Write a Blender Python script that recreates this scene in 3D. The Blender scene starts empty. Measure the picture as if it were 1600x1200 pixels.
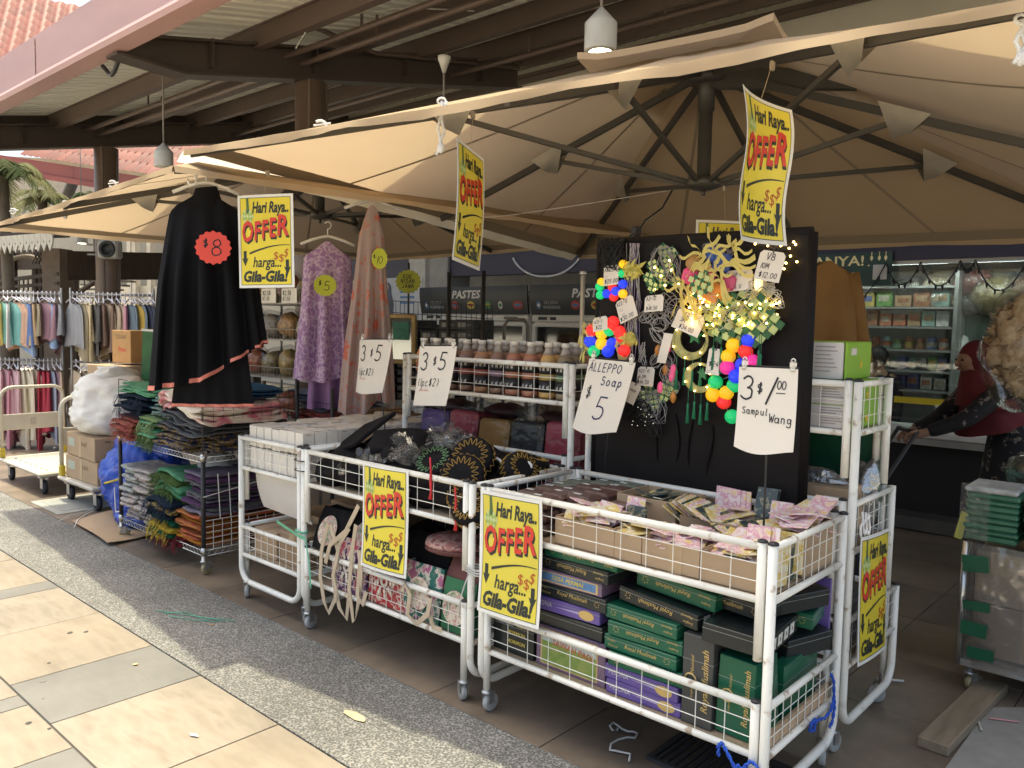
import bpy, random
from math import *
from mathutils import Vector, Matrix, noise
S = bpy.context.scene
COL = S.collection
RND = random.Random(11)
# ------------------------------------------------------------------ camera
YAW, PIT, ROL, FPX, CAMH = radians(-48.105), radians(4.246), radians(1.144), 1263.1, 1.55
_f = Vector((-sin(YAW) * cos(PIT), cos(YAW) * cos(PIT), -sin(PIT)))
_r = Vector((cos(YAW), sin(YAW), 0))
_u = _r.cross(_f)
CR = cos(ROL) * _r + sin(ROL) * _u
CU = -sin(ROL) * _r + cos(ROL) * _u
CP = Vector((0, 0, CAMH))
cam = bpy.data.cameras.new('camera')
cam.sensor_width = 36
cam.lens = FPX / 1600 * 36
cam.clip_start, cam.clip_end = .05, 500
camo = bpy.data.objects.new('camera', cam)
COL.objects.link(camo)
camo.matrix_world = Matrix(((CR.x, CU.x, -_f.x, CP.x), (CR.y, CU.y, -_f.y, CP.y), (CR.z, CU.z, -_f.z, CP.z), (0, 0, 0, 1)))
S.camera = camo
def at(px, py, x=None, y=None, z=None, d=None):
 """point of the place seen at a photo pixel on a known plane (or at a known depth)"""
 r = _f + CR * ((px - 800) / FPX) - CU * ((py - 600) / FPX)
 if d is not None: return CP + r * d
 if x is not None: return CP + r * ((x - CP.x) / r.x)
 if y is not None: return CP + r * ((y - CP.y) / r.y)
 return CP + r * ((z - CP.z) / r.z)
# ------------------------------------------------------------------ light
SUN_DIR = Vector((.045, .23, 1.0)).normalized()          # towards the sun
W = bpy.data.worlds.new('World')
S.world = W
W.use_nodes = True
nt = W.node_tree
bg = nt.nodes['Background']
sky = nt.nodes.new('ShaderNodeTexSky')
sky.sky_type = 'NISHITA'
sky.sun_disc = False
sky.sun_elevation = asin(SUN_DIR.z)
sky.sun_rotation = atan2(SUN_DIR.x, SUN_DIR.y)
sky.dust_density = 6.0
sky.air_density = .7
sky.ozone_density = .2
nt.links.new(sky.outputs[0], bg.inputs[0])
bg.inputs[1].default_value = .15
sl = bpy.data.lights.new('sun', 'SUN')
sl.energy = 2.0
sl.angle = radians(.6)
sl.color = (1, .91, .71)
so = bpy.data.objects.new('sun', sl)
COL.objects.link(so)
so.location = (0, 0, 20)
so.rotation_euler = SUN_DIR.to_track_quat('Z', 'Y').to_euler()
S.view_settings.view_transform = 'Standard'
S.view_settings.look = 'None'
S.view_settings.exposure = 1.5
S.view_settings.gamma = 1
S.view_settings.use_curve_mapping = False
S.view_settings.use_white_balance = True
S.view_settings.white_balance_temperature = 6750
S.view_settings.white_balance_tint = 1
# ------------------------------------------------------------------ materials
MC = {}
def mat(name, col=(.5, .5, .5), rough=.6, metal=0, var=.12, vs=9, bump=0, bs=60, emit=0, spec=.4, aniso=None, alpha=1, trans=0):
 if name in MC: return MC[name]
 m = bpy.data.materials.new(name)
 m.use_nodes = True
 n = m.node_tree.nodes
 L = m.node_tree.links
 p = n['Principled BSDF']
 p.inputs['Roughness'].default_value = rough
 p.inputs['Metallic'].default_value = metal
 p.inputs['Specular IOR Level'].default_value = spec
 c = (*col, 1)
 p.inputs['Base Color'].default_value = c
 tc = n.new('ShaderNodeTexCoord')
 if var:
  nz = n.new('ShaderNodeTexNoise')
  nz.inputs['Scale'].default_value = vs
  nz.inputs['Detail'].default_value = 4
  mp = n.new('ShaderNodeMapping')
  if aniso: mp.inputs['Scale'].default_value = aniso
  L.new(tc.outputs['Object'], mp.inputs[0])
  L.new(mp.outputs[0], nz.inputs[0])
  mr = n.new('ShaderNodeMapRange')
  mr.inputs[1].default_value, mr.inputs[2].default_value = .25, .75
  mr.inputs[3].default_value, mr.inputs[4].default_value = 1 - var, 1 + var
  L.new(nz.outputs[0], mr.inputs[0])
  mx = n.new('ShaderNodeMix')
  mx.data_type = 'RGBA'
  mx.blend_type = 'MULTIPLY'
  mx.inputs[0].default_value = 1
  mx.inputs[6].default_value = c
  L.new(mr.outputs[0], mx.inputs[7])
  L.new(mx.outputs[2], p.inputs['Base Color'])
 if bump:
  nb = n.new('ShaderNodeTexNoise')
  nb.inputs['Scale'].default_value = bs
  nb.inputs['Detail'].default_value = 3
  L.new(tc.outputs['Object'], nb.inputs[0])
  bp = n.new('ShaderNodeBump')
  bp.inputs['Strength'].default_value = bump
  bp.inputs['Distance'].default_value = .01
  L.new(nb.outputs[0], bp.inputs['Height'])
  L.new(bp.outputs[0], p.inputs['Normal'])
 if emit:
  p.inputs['Emission Color'].default_value = c
  p.inputs['Emission Strength'].default_value = emit
 if alpha < 1: p.inputs['Alpha'].default_value = alpha
 if trans: p.inputs['Transmission Weight'].default_value = trans
 MC[name] = m
 return m
def film(name, tint=(.9, .9, .9), gloss=.12, rough=.12, bump=.5, bs=25, milky=0, fres=.6):
 """clear plastic film or window glass: see-through with a sheen"""
 if name in MC: return MC[name]
 m = bpy.data.materials.new(name)
 m.use_nodes = True
 n, L = m.node_tree.nodes, m.node_tree.links
 n.remove(n['Principled BSDF'])
 t = n.new('ShaderNodeBsdfTransparent')
 t.inputs[0].default_value = (*tint, 1)
 g = n.new('ShaderNodeBsdfGlossy')
 g.inputs['Roughness'].default_value = rough
 lw = n.new('ShaderNodeLayerWeight')
 lw.inputs[0].default_value = .35
 mt = n.new('ShaderNodeMath')
 mt.operation = 'MULTIPLY_ADD'
 L.new(lw.outputs['Fresnel'], mt.inputs[0])
 mt.inputs[1].default_value = fres
 mt.inputs[2].default_value = gloss * .5
 mx = n.new('ShaderNodeMixShader')
 L.new(mt.outputs[0], mx.inputs[0])
 L.new(t.outputs[0], mx.inputs[1])
 L.new(g.outputs[0], mx.inputs[2])
 out = mx
 if milky:
  d = n.new('ShaderNodeBsdfDiffuse')
  d.inputs[0].default_value = (.75, .75, .74, 1)
  m2 = n.new('ShaderNodeMixShader')
  m2.inputs[0].default_value = milky
  L.new(mx.outputs[0], m2.inputs[1])
  L.new(d.outputs[0], m2.inputs[2])
  out = m2
 L.new(out.outputs[0], n['Material Output'].inputs[0])
 if bump:
  tc = n.new('ShaderNodeTexCoord')
  nb = n.new('ShaderNodeTexNoise')
  nb.inputs['Scale'].default_value = bs
  nb.inputs['Detail'].default_value = 2
  L.new(tc.outputs['Object'], nb.inputs[0])
  bp = n.new('ShaderNodeBump')
  bp.inputs['Strength'].default_value = bump
  bp.inputs['Distance'].default_value = .02
  L.new(nb.outputs[0], bp.inputs['Height'])
  L.new(bp.outputs[0], g.inputs['Normal'])
 MC[name] = m
 return m
def cloth(name, col, trans=.35, var=.08, vs=5):
 """woven fabric that lets some light through"""
 if name in MC: return MC[name]
 m = bpy.data.materials.new(name)
 m.use_nodes = True
 n, L = m.node_tree.nodes, m.node_tree.links
 n.remove(n['Principled BSDF'])
 tc = n.new('ShaderNodeTexCoord')
 nz = n.new('ShaderNodeTexNoise')
 nz.inputs['Scale'].default_value = vs
 nz.inputs['Detail'].default_value = 5
 L.new(tc.outputs['Object'], nz.inputs[0])
 cr = n.new('ShaderNodeMix')
 cr.data_type = 'RGBA'
 cr.inputs[6].default_value = (*[c * (1 - var) for c in col], 1)
 cr.inputs[7].default_value = (*[min(1, c * (1 + var)) for c in col], 1)
 L.new(nz.outputs[0], cr.inputs[0])
 d = n.new('ShaderNodeBsdfDiffuse')
 t = n.new('ShaderNodeBsdfTranslucent')
 L.new(cr.outputs[2], d.inputs[0])
 L.new(cr.outputs[2], t.inputs[0])
 mx = n.new('ShaderNodeMixShader')
 mx.inputs[0].default_value = trans
 L.new(d.outputs[0], mx.inputs[1])
 L.new(t.outputs[0], mx.inputs[2])
 L.new(mx.outputs[0], n['Material Output'].inputs[0])
 MC[name] = m
 return m
def speck(name, base, stops, scale=60, rough=.8, kind='noise', bump=.2, detail=3, stretch=None, stain=0, ss=1.3):
 """two- or three-tone patterned surface: stops = [(pos, colour), ...]"""
 if name in MC: return MC[name]
 m = bpy.data.materials.new(name)
 m.use_nodes = True
 n, L = m.node_tree.nodes, m.node_tree.links
 p = n['Principled BSDF']
 p.inputs['Roughness'].default_value = rough
 tc = n.new('ShaderNodeTexCoord')
 mp = n.new('ShaderNodeMapping')
 if stretch: mp.inputs['Scale'].default_value = stretch
 L.new(tc.outputs['Object'], mp.inputs[0])
 if kind == 'noise':
  t = n.new('ShaderNodeTexNoise')
  t.inputs['Detail'].default_value = detail
 else:
  t = n.new('ShaderNodeTexVoronoi')
 t.inputs['Scale'].default_value = scale
 L.new(mp.outputs[0], t.inputs['Vector'])
 r = n.new('ShaderNodeValToRGB')
 r.color_ramp.elements[0].position = 0
 r.color_ramp.elements[0].color = (*base, 1)
 r.color_ramp.elements[1].position = stops[0][0]
 r.color_ramp.elements[1].color = (*stops[0][1], 1)
 for ps, c in stops[1:]:
  e = r.color_ramp.elements.new(ps)
  e.color = (*c, 1)
 L.new(t.outputs[0], r.inputs[0])
 if stain:
  t2 = n.new('ShaderNodeTexNoise')
  t2.inputs['Scale'].default_value = ss
  t2.inputs['Detail'].default_value = 7
  t2.inputs['Roughness'].default_value = .65
  gm = n.new('ShaderNodeNewGeometry')
  L.new(gm.outputs['Position'], t2.inputs['Vector'])
  q = n.new('ShaderNodeMapRange')
  q.inputs[1].default_value, q.inputs[2].default_value = .36, .62
  q.inputs[3].default_value, q.inputs[4].default_value = 1 - stain, 1.04
  L.new(t2.outputs[0], q.inputs[0])
  x = n.new('ShaderNodeMix')
  x.data_type, x.blend_type = 'RGBA', 'MULTIPLY'
  x.inputs[0].default_value = 1
  L.new(r.outputs[0], x.inputs[6])
  L.new(q.outputs[0], x.inputs[7])
  L.new(x.outputs[2], p.inputs['Base Color'])
 else: L.new(r.outputs[0], p.inputs['Base Color'])
 if bump:
  bp = n.new('ShaderNodeBump')
  bp.inputs['Strength'].default_value = bump
  bp.inputs['Distance'].default_value = .005
  L.new(t.outputs[0], bp.inputs['Height'])
  L.new(bp.outputs[0], p.inputs['Normal'])
 MC[name] = m
 return m
# ------------------------------------------------------------------ mesh builder
TEXTC = {}
def textmesh(s, bold=0, shear=0, spacing=1.0):
 k = (s, bold, shear, spacing)
 if k in TEXTC: return TEXTC[k]
 cu = bpy.data.curves.new('t', 'FONT')
 cu.body = s
 cu.resolution_u = 2
 cu.offset = bold
 cu.shear = shear
 cu.space_character = spacing
 ob = bpy.data.objects.new('t', cu)
 me = bpy.data.meshes.new_from_object(ob)
 vs = [(v.co.x, v.co.y) for v in me.vertices]
 fs = [tuple(p.vertices) for p in me.polygons]
 bpy.data.objects.remove(ob)
 bpy.data.curves.remove(cu)
 bpy.data.meshes.remove(me)
 x0, x1 = min(v[0] for v in vs), max(v[0] for v in vs)
 y0, y1 = min(v[1] for v in vs), max(v[1] for v in vs)
 vs = [((a - x0) / (x1 - x0), (b - y0) / (y1 - y0)) for a, b in vs]
 TEXTC[k] = (vs, fs, (x1 - x0) / (y1 - y0))
 return TEXTC[k]
def arcp(cx, cy, rx, ry, a0, a1, n=8):
 return [(cx + rx * cos(radians(a0 + (a1 - a0) * i / n)), cy + ry * sin(radians(a0 + (a1 - a0) * i / n))) for i in range(n + 1)]
G = {
 '3': [arcp(.25, .75, .25, .25, 150, -80) + arcp(.25, .26, .29, .26, 85, -150)],
 '5': [[(.55, 1), (.15, 1), (.1, .58)] + arcp(.24, .32, .3, .3, 115, -140)],
 '$': [arcp(.28, .66, .2, .17, 40, 270) + arcp(.28, .32, .22, .17, 90, -140), [(.3, .98), (.24, 0)], [(.38, .98), (.32, 0)]],
 '1': [[(.3, 1), (.22, 0)]], '/': [[(.5, 1.1), (.05, -.15)]],
 '2': [arcp(.28, .75, .24, .24, 160, -30) + [(.05, 0), (.55, .02)]],
 '4': [[(.4, 1), (.02, .35), (.55, .38)], [(.42, .6), (.38, 0)]],
 '8': [arcp(.3, .75, .21, .22, 80, 440, 12), arcp(.29, .26, .27, .26, 80, 440, 12)],
 '0': [arcp(.28, .5, .24, .48, 80, 440, 12)], '7': [[(.05, 1), (.55, 1), (.2, 0)]],
 '(': [arcp(.5, .5, .35, .6, 130, 230)], ')': [arcp(0, .5, .35, .6, 50, -50)],
 'A': [[(0, 0), (.28, 1), (.58, 0)], [(.1, .38), (.5, .38)]], 'L': [[(.1, 1), (.08, 0), (.5, .03)]],
 'E': [[(.5, 1), (.08, 1), (.06, 0), (.52, 0)], [(.06, .5), (.42, .52)]],
 'P': [[(.08, 0), (.1, 1)], [(.1, 1)] + arcp(.22, .76, .28, .24, 80, -90) + [(.08, .5)]],
 'O': [arcp(.3, .5, .28, .48, 90, 450, 12)], 'V': [[(0, 1), (.26, 0), (.55, 1)]], 'R': [[(.08, 0), (.1, 1)], [(.1, 1)] + arcp(.22, .76, .28, .24, 80, -90) + [(.1, .5), (.55, 0)]],
 'S': [arcp(.28, .75, .22, .22, 40, 270) + arcp(.28, .27, .24, .26, 90, -150)],
 'W': [[(0, 1), (.14, 0), (.3, .7), (.46, 0), (.64, 1)]], 'M': [[(0, 0), (.08, 1), (.3, .3), (.5, 1), (.58, 0)]],
 'o': [arcp(.26, .3, .22, .3, 90, 450, 10)], 'a': [arcp(.24, .3, .22, .3, 60, 400, 10) + [(.46, .6), (.48, .05), (.56, 0)]],
 'p': [[(.08, .6), (.04, -.45)], arcp(.26, .3, .2, .3, 160, -160, 10)], 'c': [arcp(.28, .3, .24, .3, 50, 310)],
 'm': [[(.04, 0), (.06, .6)] + arcp(.18, .42, .12, .18, 160, 0, 4) + [(.3, 0), (.3, .42)] + arcp(.42, .42, .12, .18, 160, 0, 4) + [(.55, 0)]],
 'u': [[(.06, .6)] + arcp(.26, .2, .2, .2, 180, 360, 6) + [(.46, .6), (.48, 0)]], 'l': [[(.15, 1), (.12, .1), (.25, 0)]],
 'n': [[(.06, 0), (.08, .6)] + arcp(.26, .38, .19, .22, 160, 0, 5) + [(.46, 0)]],
 'g': [arcp(.26, .32, .2, .28, 60, 400, 10), [(.46, .6), (.48, -.2)] + arcp(.26, -.22, .22, .2, 0, -170, 6)],
 'N': [[(.04, 0), (.06, 1), (.5, 0), (.52, 1)]], 'I': [[(.2, 1), (.2, 0)]], 'J': [[(.45, 1), (.42, .2)] + arcp(.24, .2, .18, .2, 0, -170, 5)],
 'K': [[(.08, 1), (.06, 0)], [(.5, 1), (.08, .5), (.52, 0)]], 'D': [[(.06, 0), (.08, 1)] + arcp(.1, .5, .45, .5, 90, -90, 7)], 'U': [[(.06, 1)] + arcp(.28, .3, .23, .3, 180, 360, 6) + [(.52, 1)]], 'Y': [[(0, 1), (.27, .5), (.55, 1)], [(.27, .5), (.22, 0)]], 'T': [[(0, 1), (.58, 1)], [(.28, 1), (.26, 0)]],
 '.': [[(.12, .02), (.2, .04)]], '-': [[(.08, .45), (.45, .47)]], ':': [[(.2, .6), (.22, .64)], [(.2, .15), (.22, .19)]], '_': [[(0, -.1), (.6, -.08)]], ' ': [],
}
class B:
 def __init__(s):
  s.v, s.f, s.mi, s.sm, s.mats = [], [], [], [], []
  s.T = None
 def add(s, vs, fs, m, smooth=False):
  if m not in s.mats: s.mats.append(m)
  i, o = s.mats.index(m), len(s.v)
  if s.T is not None: vs = [tuple(s.T @ Vector(p)) for p in vs]
  s.v += [tuple(p) for p in vs]
  s.f += [tuple(o + k for k in q) for q in fs]
  s.mi += [i] * len(fs)
  s.sm += [smooth] * len(fs)
  return s
 def box(s, c, sz, m, rz=0, bev=0, rx=0, ry=0):
  hx, hy, hz = sz[0] / 2, sz[1] / 2, sz[2] / 2
  Rm = Matrix.Rotation(rz, 3, 'Z') @ Matrix.Rotation(ry, 3, 'Y') @ Matrix.Rotation(rx, 3, 'X')
  c = Vector(c)
  if not bev:
   P = [(x, y, z) for z in (-hz, hz) for y in (-hy, hy) for x in (-hx, hx)]
   F = [(0, 2, 3, 1), (4, 5, 7, 6), (0, 1, 5, 4), (2, 6, 7, 3), (0, 4, 6, 2), (1, 3, 7, 5)]
   return s.add([c + Rm @ Vector(p) for p in P], F, m)
  b = min(bev, hx * .9, hy * .9, hz * .9)
  P = []
  ix = {}
  for sx in (-1, 1):
   for sy in (-1, 1):
    for sz_ in (-1, 1):
     ix[sx, sy, sz_] = len(P)
     P += [(sx * hx, sy * (hy - b), sz_ * (hz - b)), (sx * (hx - b), sy * hy, sz_ * (hz - b)), (sx * (hx - b), sy * (hy - b), sz_ * hz)]
  F = []
  for a in (-1, 1):
   q = [(-1, -1), (1, -1), (1, 1), (-1, 1)]
   F.append(tuple(ix[a, y, z] for y, z in (q if a > 0 else q[::-1])))
   F.append(tuple(ix[x, a, z] + 1 for z, x in (q if a > 0 else q[::-1])))
   F.append(tuple(ix[x, y, a] + 2 for x, y in (q if a > 0 else q[::-1])))
  for a in (-1, 1):
   for d in (-1, 1):
    t = a * d > 0
    e = [ix[a, d, -1], ix[a, d, 1], ix[a, d, 1] + 1, ix[a, d, -1] + 1]
    F.append(tuple(e[::-1] if t else e))
    e = [ix[-1, a, d] + 1, ix[1, a, d] + 1, ix[1, a, d] + 2, ix[-1, a, d] + 2]
    F.append(tuple(e[::-1] if t else e))
    e = [ix[a, -1, d] + 2, ix[a, 1, d] + 2, ix[a, 1, d], ix[a, -1, d]]
    F.append(tuple(e[::-1] if t else e))
  for k, i in ix.items():
   t = k[0] * k[1] * k[2] > 0
   F.append((i, i + 1, i + 2) if t else (i + 2, i + 1, i))
  return s.add([c + Rm @ Vector(p) for p in P], F, m)
 def tube(s, pts, r, m, n=8, closed=False, cap=True):
  pts = [Vector(p) for p in pts]
  N = len(pts)
  rr = r if isinstance(r, (list, tuple)) else [r] * N
  V, F = [], []
  prev = None
  for i, p in enumerate(pts):
   a = pts[i - 1] if (i or closed) else p
   b = pts[(i + 1) % N] if (i < N - 1 or closed) else p
   t = (b - a)
   if t.length < 1e-9: t = Vector((0, 0, 1))
   t.normalize()
   if prev is None:
    w = Vector((0, 0, 1)) if abs(t.z) < .9 else Vector((1, 0, 0))
    nn = t.cross(w).normalized()
   else:
    nn = prev - t * prev.dot(t)
    nn = nn.normalized() if nn.length > 1e-6 else t.orthogonal().normalized()
   prev = nn
   bb = t.cross(nn)
   for k in range(n):
    an = 2 * pi * k / n
    V.append(p + (nn * cos(an) + bb * sin(an)) * rr[i])
  for i in range(N if closed else N - 1):
   j = (i + 1) % N
   for k in range(n):
    l = (k + 1) % n
    F.append((i * n + k, i * n + l, j * n + l, j * n + k))
  if cap and not closed:
   F.append(tuple(range(n))[::-1])
   F.append(tuple((N - 1) * n + k for k in range(n)))
  return s.add(V, F, m, True)
 def wire(s, a, b, r, m):
  """thin four-sided rod"""
  return s.tube([a, b], r, m, 4, cap=False)
 def sheet(s, fn, nu, nv, m, thick=0, closed=False, smooth=True, back=None):
  V = [Vector(fn(i / nu, j / nv)) for j in range(nv + 1) for i in range(nu + 1)]
  w = nu + 1
  F = [(j * w + i, j * w + i + 1, (j + 1) * w + i + 1, (j + 1) * w + i) for j in range(nv) for i in range(nu)]
  s.add(V, F, m, smooth)
  if thick:
   Nn = [Vector((0, 0, 0)) for _ in V]
   for q in F:
    n_ = (V[q[1]] - V[q[0]]).cross(V[q[3]] - V[q[0]])
    for k in q: Nn[k] = Nn[k] + n_
   V2 = [p - (n_.normalized() if n_.length > 0 else n_) * thick for p, n_ in zip(V, Nn)]
   s.add(V2, [q[::-1] for q in F], back or m, smooth)
   rim = [i for i in range(w)] + [j * w + nu for j in range(1, nv + 1)] + [nv * w + i for i in range(nu - 1, -1, -1)] + [j * w for j in range(nv - 1, 0, -1)]
   K = len(rim)
   s.add([V[k] for k in rim] + [V2[k] for k in rim], [(i, K + i, K + (i + 1) % K, (i + 1) % K) for i in range(K)], back or m, False)
  return s
 def lathe(s, prof, m, n=14, c=(0, 0, 0), smooth=True):
  c = Vector(c)
  V = [c + Vector((r * cos(2 * pi * k / n), r * sin(2 * pi * k / n), z)) for r, z in prof for k in range(n)]
  F = [(i * n + k, i * n + (k + 1) % n, (i + 1) * n + (k + 1) % n, (i + 1) * n + k) for i in range(len(prof) - 1) for k in range(n)]
  if prof[0][0] > 1e-5: F.append(tuple(range(n))[::-1])
  if prof[-1][0] > 1e-5: F.append(tuple((len(prof) - 1) * n + k for k in range(n)))
  return s.add(V, F, m, smooth)
 def ball(s, c, r, m, n=10, sq=(1, 1, 1), lump=0, seed=0):
  c = Vector(c)
  V, F = [], []
  k = n // 2
  for i in range(k + 1):
   for j in range(n):
    a, b = pi * i / k, 2 * pi * j / n
    d = Vector((sin(a) * cos(b), sin(a) * sin(b), cos(a)))
    q = 1 + (lump * noise.noise(d * 1.7 + Vector((seed * 3.1, seed, 0))) if lump else 0)
    V.append(c + Vector((d.x * sq[0], d.y * sq[1], d.z * sq[2])) * r * q)
  for i in range(k):
   for j in range(n):
    F.append((i * n + j, (i + 1) * n + j, (i + 1) * n + (j + 1) % n, i * n + (j + 1) % n))
  return s.add(V, F, m, True)
 def prism(s, out, fn, d0, d1, m):
  """outline [(u,v)] pushed from depth d0 to d1 through fn(u,v,d)"""
  K = len(out)
  V = [fn(u, v, d0) for u, v in out] + [fn(u, v, d1) for u, v in out]
  return s.add(V, [tuple(range(K))[::-1], tuple(range(K, 2 * K))] + [(i, (i + 1) % K, K + (i + 1) % K, K + i) for i in range(K)], m)
 def flat(s, out, fn, d, m):
  return s.add([fn(u, v, d) for u, v in out], [tuple(range(len(out)))], m)
 def text(s, t, box, fn, m, d=.0015, bold=0, shear=0, rot=0, fit=True, spacing=1.0):
  vs, fs, asp = textmesh(t, bold, shear, spacing)
  x0, y0, x1, y1 = box
  w, h = x1 - x0, y1 - y0
  if not fit:
   if w / h > asp: w = h * asp
   else: h = w / asp
  P = []
  for a, b in vs:
   u, v = x0 + a * w, y0 + b * h
   v += rot * (u - x0)
   P.append(fn(u, v, d))
  return s.add(P, fs, m)
 def pen(s, t, x, y, h, fn, m, w=.1, d=.0015, adv=.72, slant=.08, jit=.02, rot=0):
  """hand lettering with a marker: ribbons along the strokes"""
  r = random.Random(t)
  for ch in t:
   for st in G.get(ch, []):
    P = []
    for a, b in st:
     a2, b2 = a + b * slant + r.uniform(-jit, jit), b + r.uniform(-jit, jit)
     u, v = x + a2 * h, y + b2 * h
     P.append((u, v + rot * (u - x)))
    for i in range(len(P) - 1):
     (ax, ay), (bx, by) = P[i], P[i + 1]
     l = hypot(bx - ax, by - ay) or 1e-6
     nx, ny = -(by - ay) / l * w * h / 2, (bx - ax) / l * w * h / 2
     ex, ey = (bx - ax) / l * w * h * .3, (by - ay) / l * w * h * .3
     s.add([fn(ax + nx - ex, ay + ny - ey, d), fn(ax - nx - ex, ay - ny - ey, d), fn(bx - nx + ex, by - ny + ey, d), fn(bx + nx + ex, by + ny + ey, d)], [(0, 1, 2, 3)], m)
   x += adv * h * (.6 if ch in '1(). :lI' else 1)
  return x
 def obj(s, name, parent=None, loc=None, rz=0, label=None, cat=None, group=None, kind=None, world=False):
  if world:
   o_ = parent.location if parent is not None else Vector(loc)
   s.v = [(p[0] - o_.x, p[1] - o_.y, p[2] - o_.z) for p in s.v]
  if name in ('led_points', 'bulbs', 'points', 'strands', 'rivet_seam', 'lattice', 'woven_diamonds', 'fine_print', 'ribbons', 'net_band'): kind = 'stuff'
  me = bpy.data.meshes.new(name)
  me.from_pydata(s.v, [], s.f)
  for m in s.mats: me.materials.append(m)
  me.polygons.foreach_set('material_index', s.mi)
  me.polygons.foreach_set('use_smooth', s.sm)
  me.update()
  o = bpy.data.objects.new(name, me)
  COL.objects.link(o)
  if parent is not None: o.parent = parent
  if loc is not None: o.location = loc
  if rz: o.rotation_euler = (0, 0, rz)
  tag(o, label, cat, group, kind)
  return o
def tag(o, label=None, cat=None, group=None, kind=None):
 if label: o['label'] = label
 if cat: o['category'] = cat
 if group: o['group'] = group
 if kind: o['kind'] = kind
 return o
def thing(name, label, cat, loc=(0, 0, 0), rz=0, group=None):
 o = bpy.data.objects.new(name, None)
 o.empty_display_size = .05
 COL.objects.link(o)
 o.location = loc
 o.rotation_euler = (0, 0, rz)
 return tag(o, label, cat, group)
KIDS = {}
def kids(o):
 return [c for c in COL.objects if c.parent == o]
def dup(root, loc, rz=0, label=None, group=None, scale=None):
 r = root.copy()
 COL.objects.link(r)
 r.location = loc
 r.rotation_euler = (0, 0, rz)
 if scale: r.scale = scale
 if label: r['label'] = label
 if group: r['group'] = group
 for ch in root.children:
  c = ch.copy()
  COL.objects.link(c)
  c.parent = r
  for g in ch.children:
   d = g.copy()
   COL.objects.link(d)
   d.parent = c
 return r
def xy(o=(0, 0, 0), ux=(1, 0, 0), uy=(0, 0, 1), un=None):
 """plane map (u, v, d) -> point"""
 o, ux, uy = Vector(o), Vector(ux).normalized(), Vector(uy).normalized()
 un = Vector(un) if un else ux.cross(uy)
 return lambda u, v, d=0: o + ux * u + uy * v + un * d
def ordinal(i):
 return ['first', 'second', 'third', 'fourth', 'fifth', 'sixth', 'seventh', 'eighth', 'ninth', 'tenth', 'eleventh', 'twelfth', 'thirteenth', 'fourteenth', 'fifteenth', 'sixteenth', 'seventeenth', 'eighteenth', 'nineteenth', 'twentieth', 'twenty-first', 'twenty-second', 'twenty-third', 'twenty-fourth', 'twenty-fifth', 'twenty-sixth', 'twenty-seventh', 'twenty-eighth', 'twenty-ninth', 'thirtieth'][i]
# ------------------------------------------------------------------ ground
stone = speck('cream_stone', (.15, .121, .090), [(.38, (.225, .184, .140)), (.50, (.272, .229, .180)), (.62, (.24, .20, .153)), (1, (.18, .147, .110))], 5, .65, detail=10, bump=.06, stretch=(2.6, .7, 1), stain=.25)
stone2 = speck('cream_stone_warm', (.15, .119, .088), [(.40, (.232, .187, .139)), (.53, (.262, .217, .165)), (1, (.18, .145, .107))], 4, .65, detail=10, bump=.06, stretch=(3, .6, 1), stain=.25)
slate = speck('grey_stone', (.125, .118, .108), [(.5, (.165, .156, .142)), (1, (.14, .134, .124))], 6, .7, detail=10, bump=.08, stretch=(3, .8, 1), stain=.25)
granite = speck('pebble_wash', (.075, .073, .069), [(.38, (.115, .111, .103)), (.56, (.19, .182, .167)), (.78, (.30, .288, .265))], 120, .85, 'voronoi', .7, stain=.3)
granite_d = speck('pebble_wash_dark', (.075, .074, .071), [(.4, (.115, .112, .106)), (.58, (.20, .194, .18)), (.8, (.31, .30, .278))], 125, .85, 'voronoi', .7, stain=.3)
brown = [speck('brown_tile_%s' % n, c, [(.5, tuple(k * 1.25 for k in c)), (1, tuple(k * .9 for k in c))], 7, .45, detail=9, bump=.06, stain=.35, ss=2.2) for n, c in (('a', (.155, .12, .09)), ('b', (.175, .135, .10)), ('c', (.14, .11, .084)))]
bright = speck('brown_tile_light', (.19, .15, .11), [(.5, (.225, .18, .13)), (1, (.17, .135, .098))], 7, .45, detail=9, bump=.06, stain=.35, ss=2.2)
grout = mat('dark_grout', (.075, .068, .06), .9)
g = B()
g.box((10, 10, -.06), (160, 160, .08), mat('far_paving', (.58, .52, .43), .8, var=.1, vs=.5))
g.obj('ground', loc=(0, 0, 0), kind='structure')
plaza = thing('plaza', None, None, (0, 0, 0))
tag(plaza, kind='structure')
iron0 = mat('gum_dark', (.06, .055, .05), .9)
pb = B()
pb.box((.2, 4, -.012), (2.9, 24, .012), grout)
pb.obj('bedding', plaza)
TM = {}
def tile(parent, name, x0, x1, y0, y1, z, m, gap=.006, h=.012):
 k = (round(x1 - x0, 3), round(y1 - y0, 3), m.name)
 dz = RND.uniform(-.0006, .0006)
 if k in TM:
  o = bpy.data.objects.new(name, TM[k])
  COL.objects.link(o)
  o.parent = parent
  o.location = ((x0 + x1) / 2, (y0 + y1) / 2, z + dz)
 else:
  b = B()
  b.box((0, 0, -h / 2), (x1 - x0 - gap, y1 - y0 - gap, h), m, bev=.0015)
  o = b.obj(name, parent, ((x0 + x1) / 2, (y0 + y1) / 2, z + dz))
  TM[k] = o.data
 return o
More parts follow.
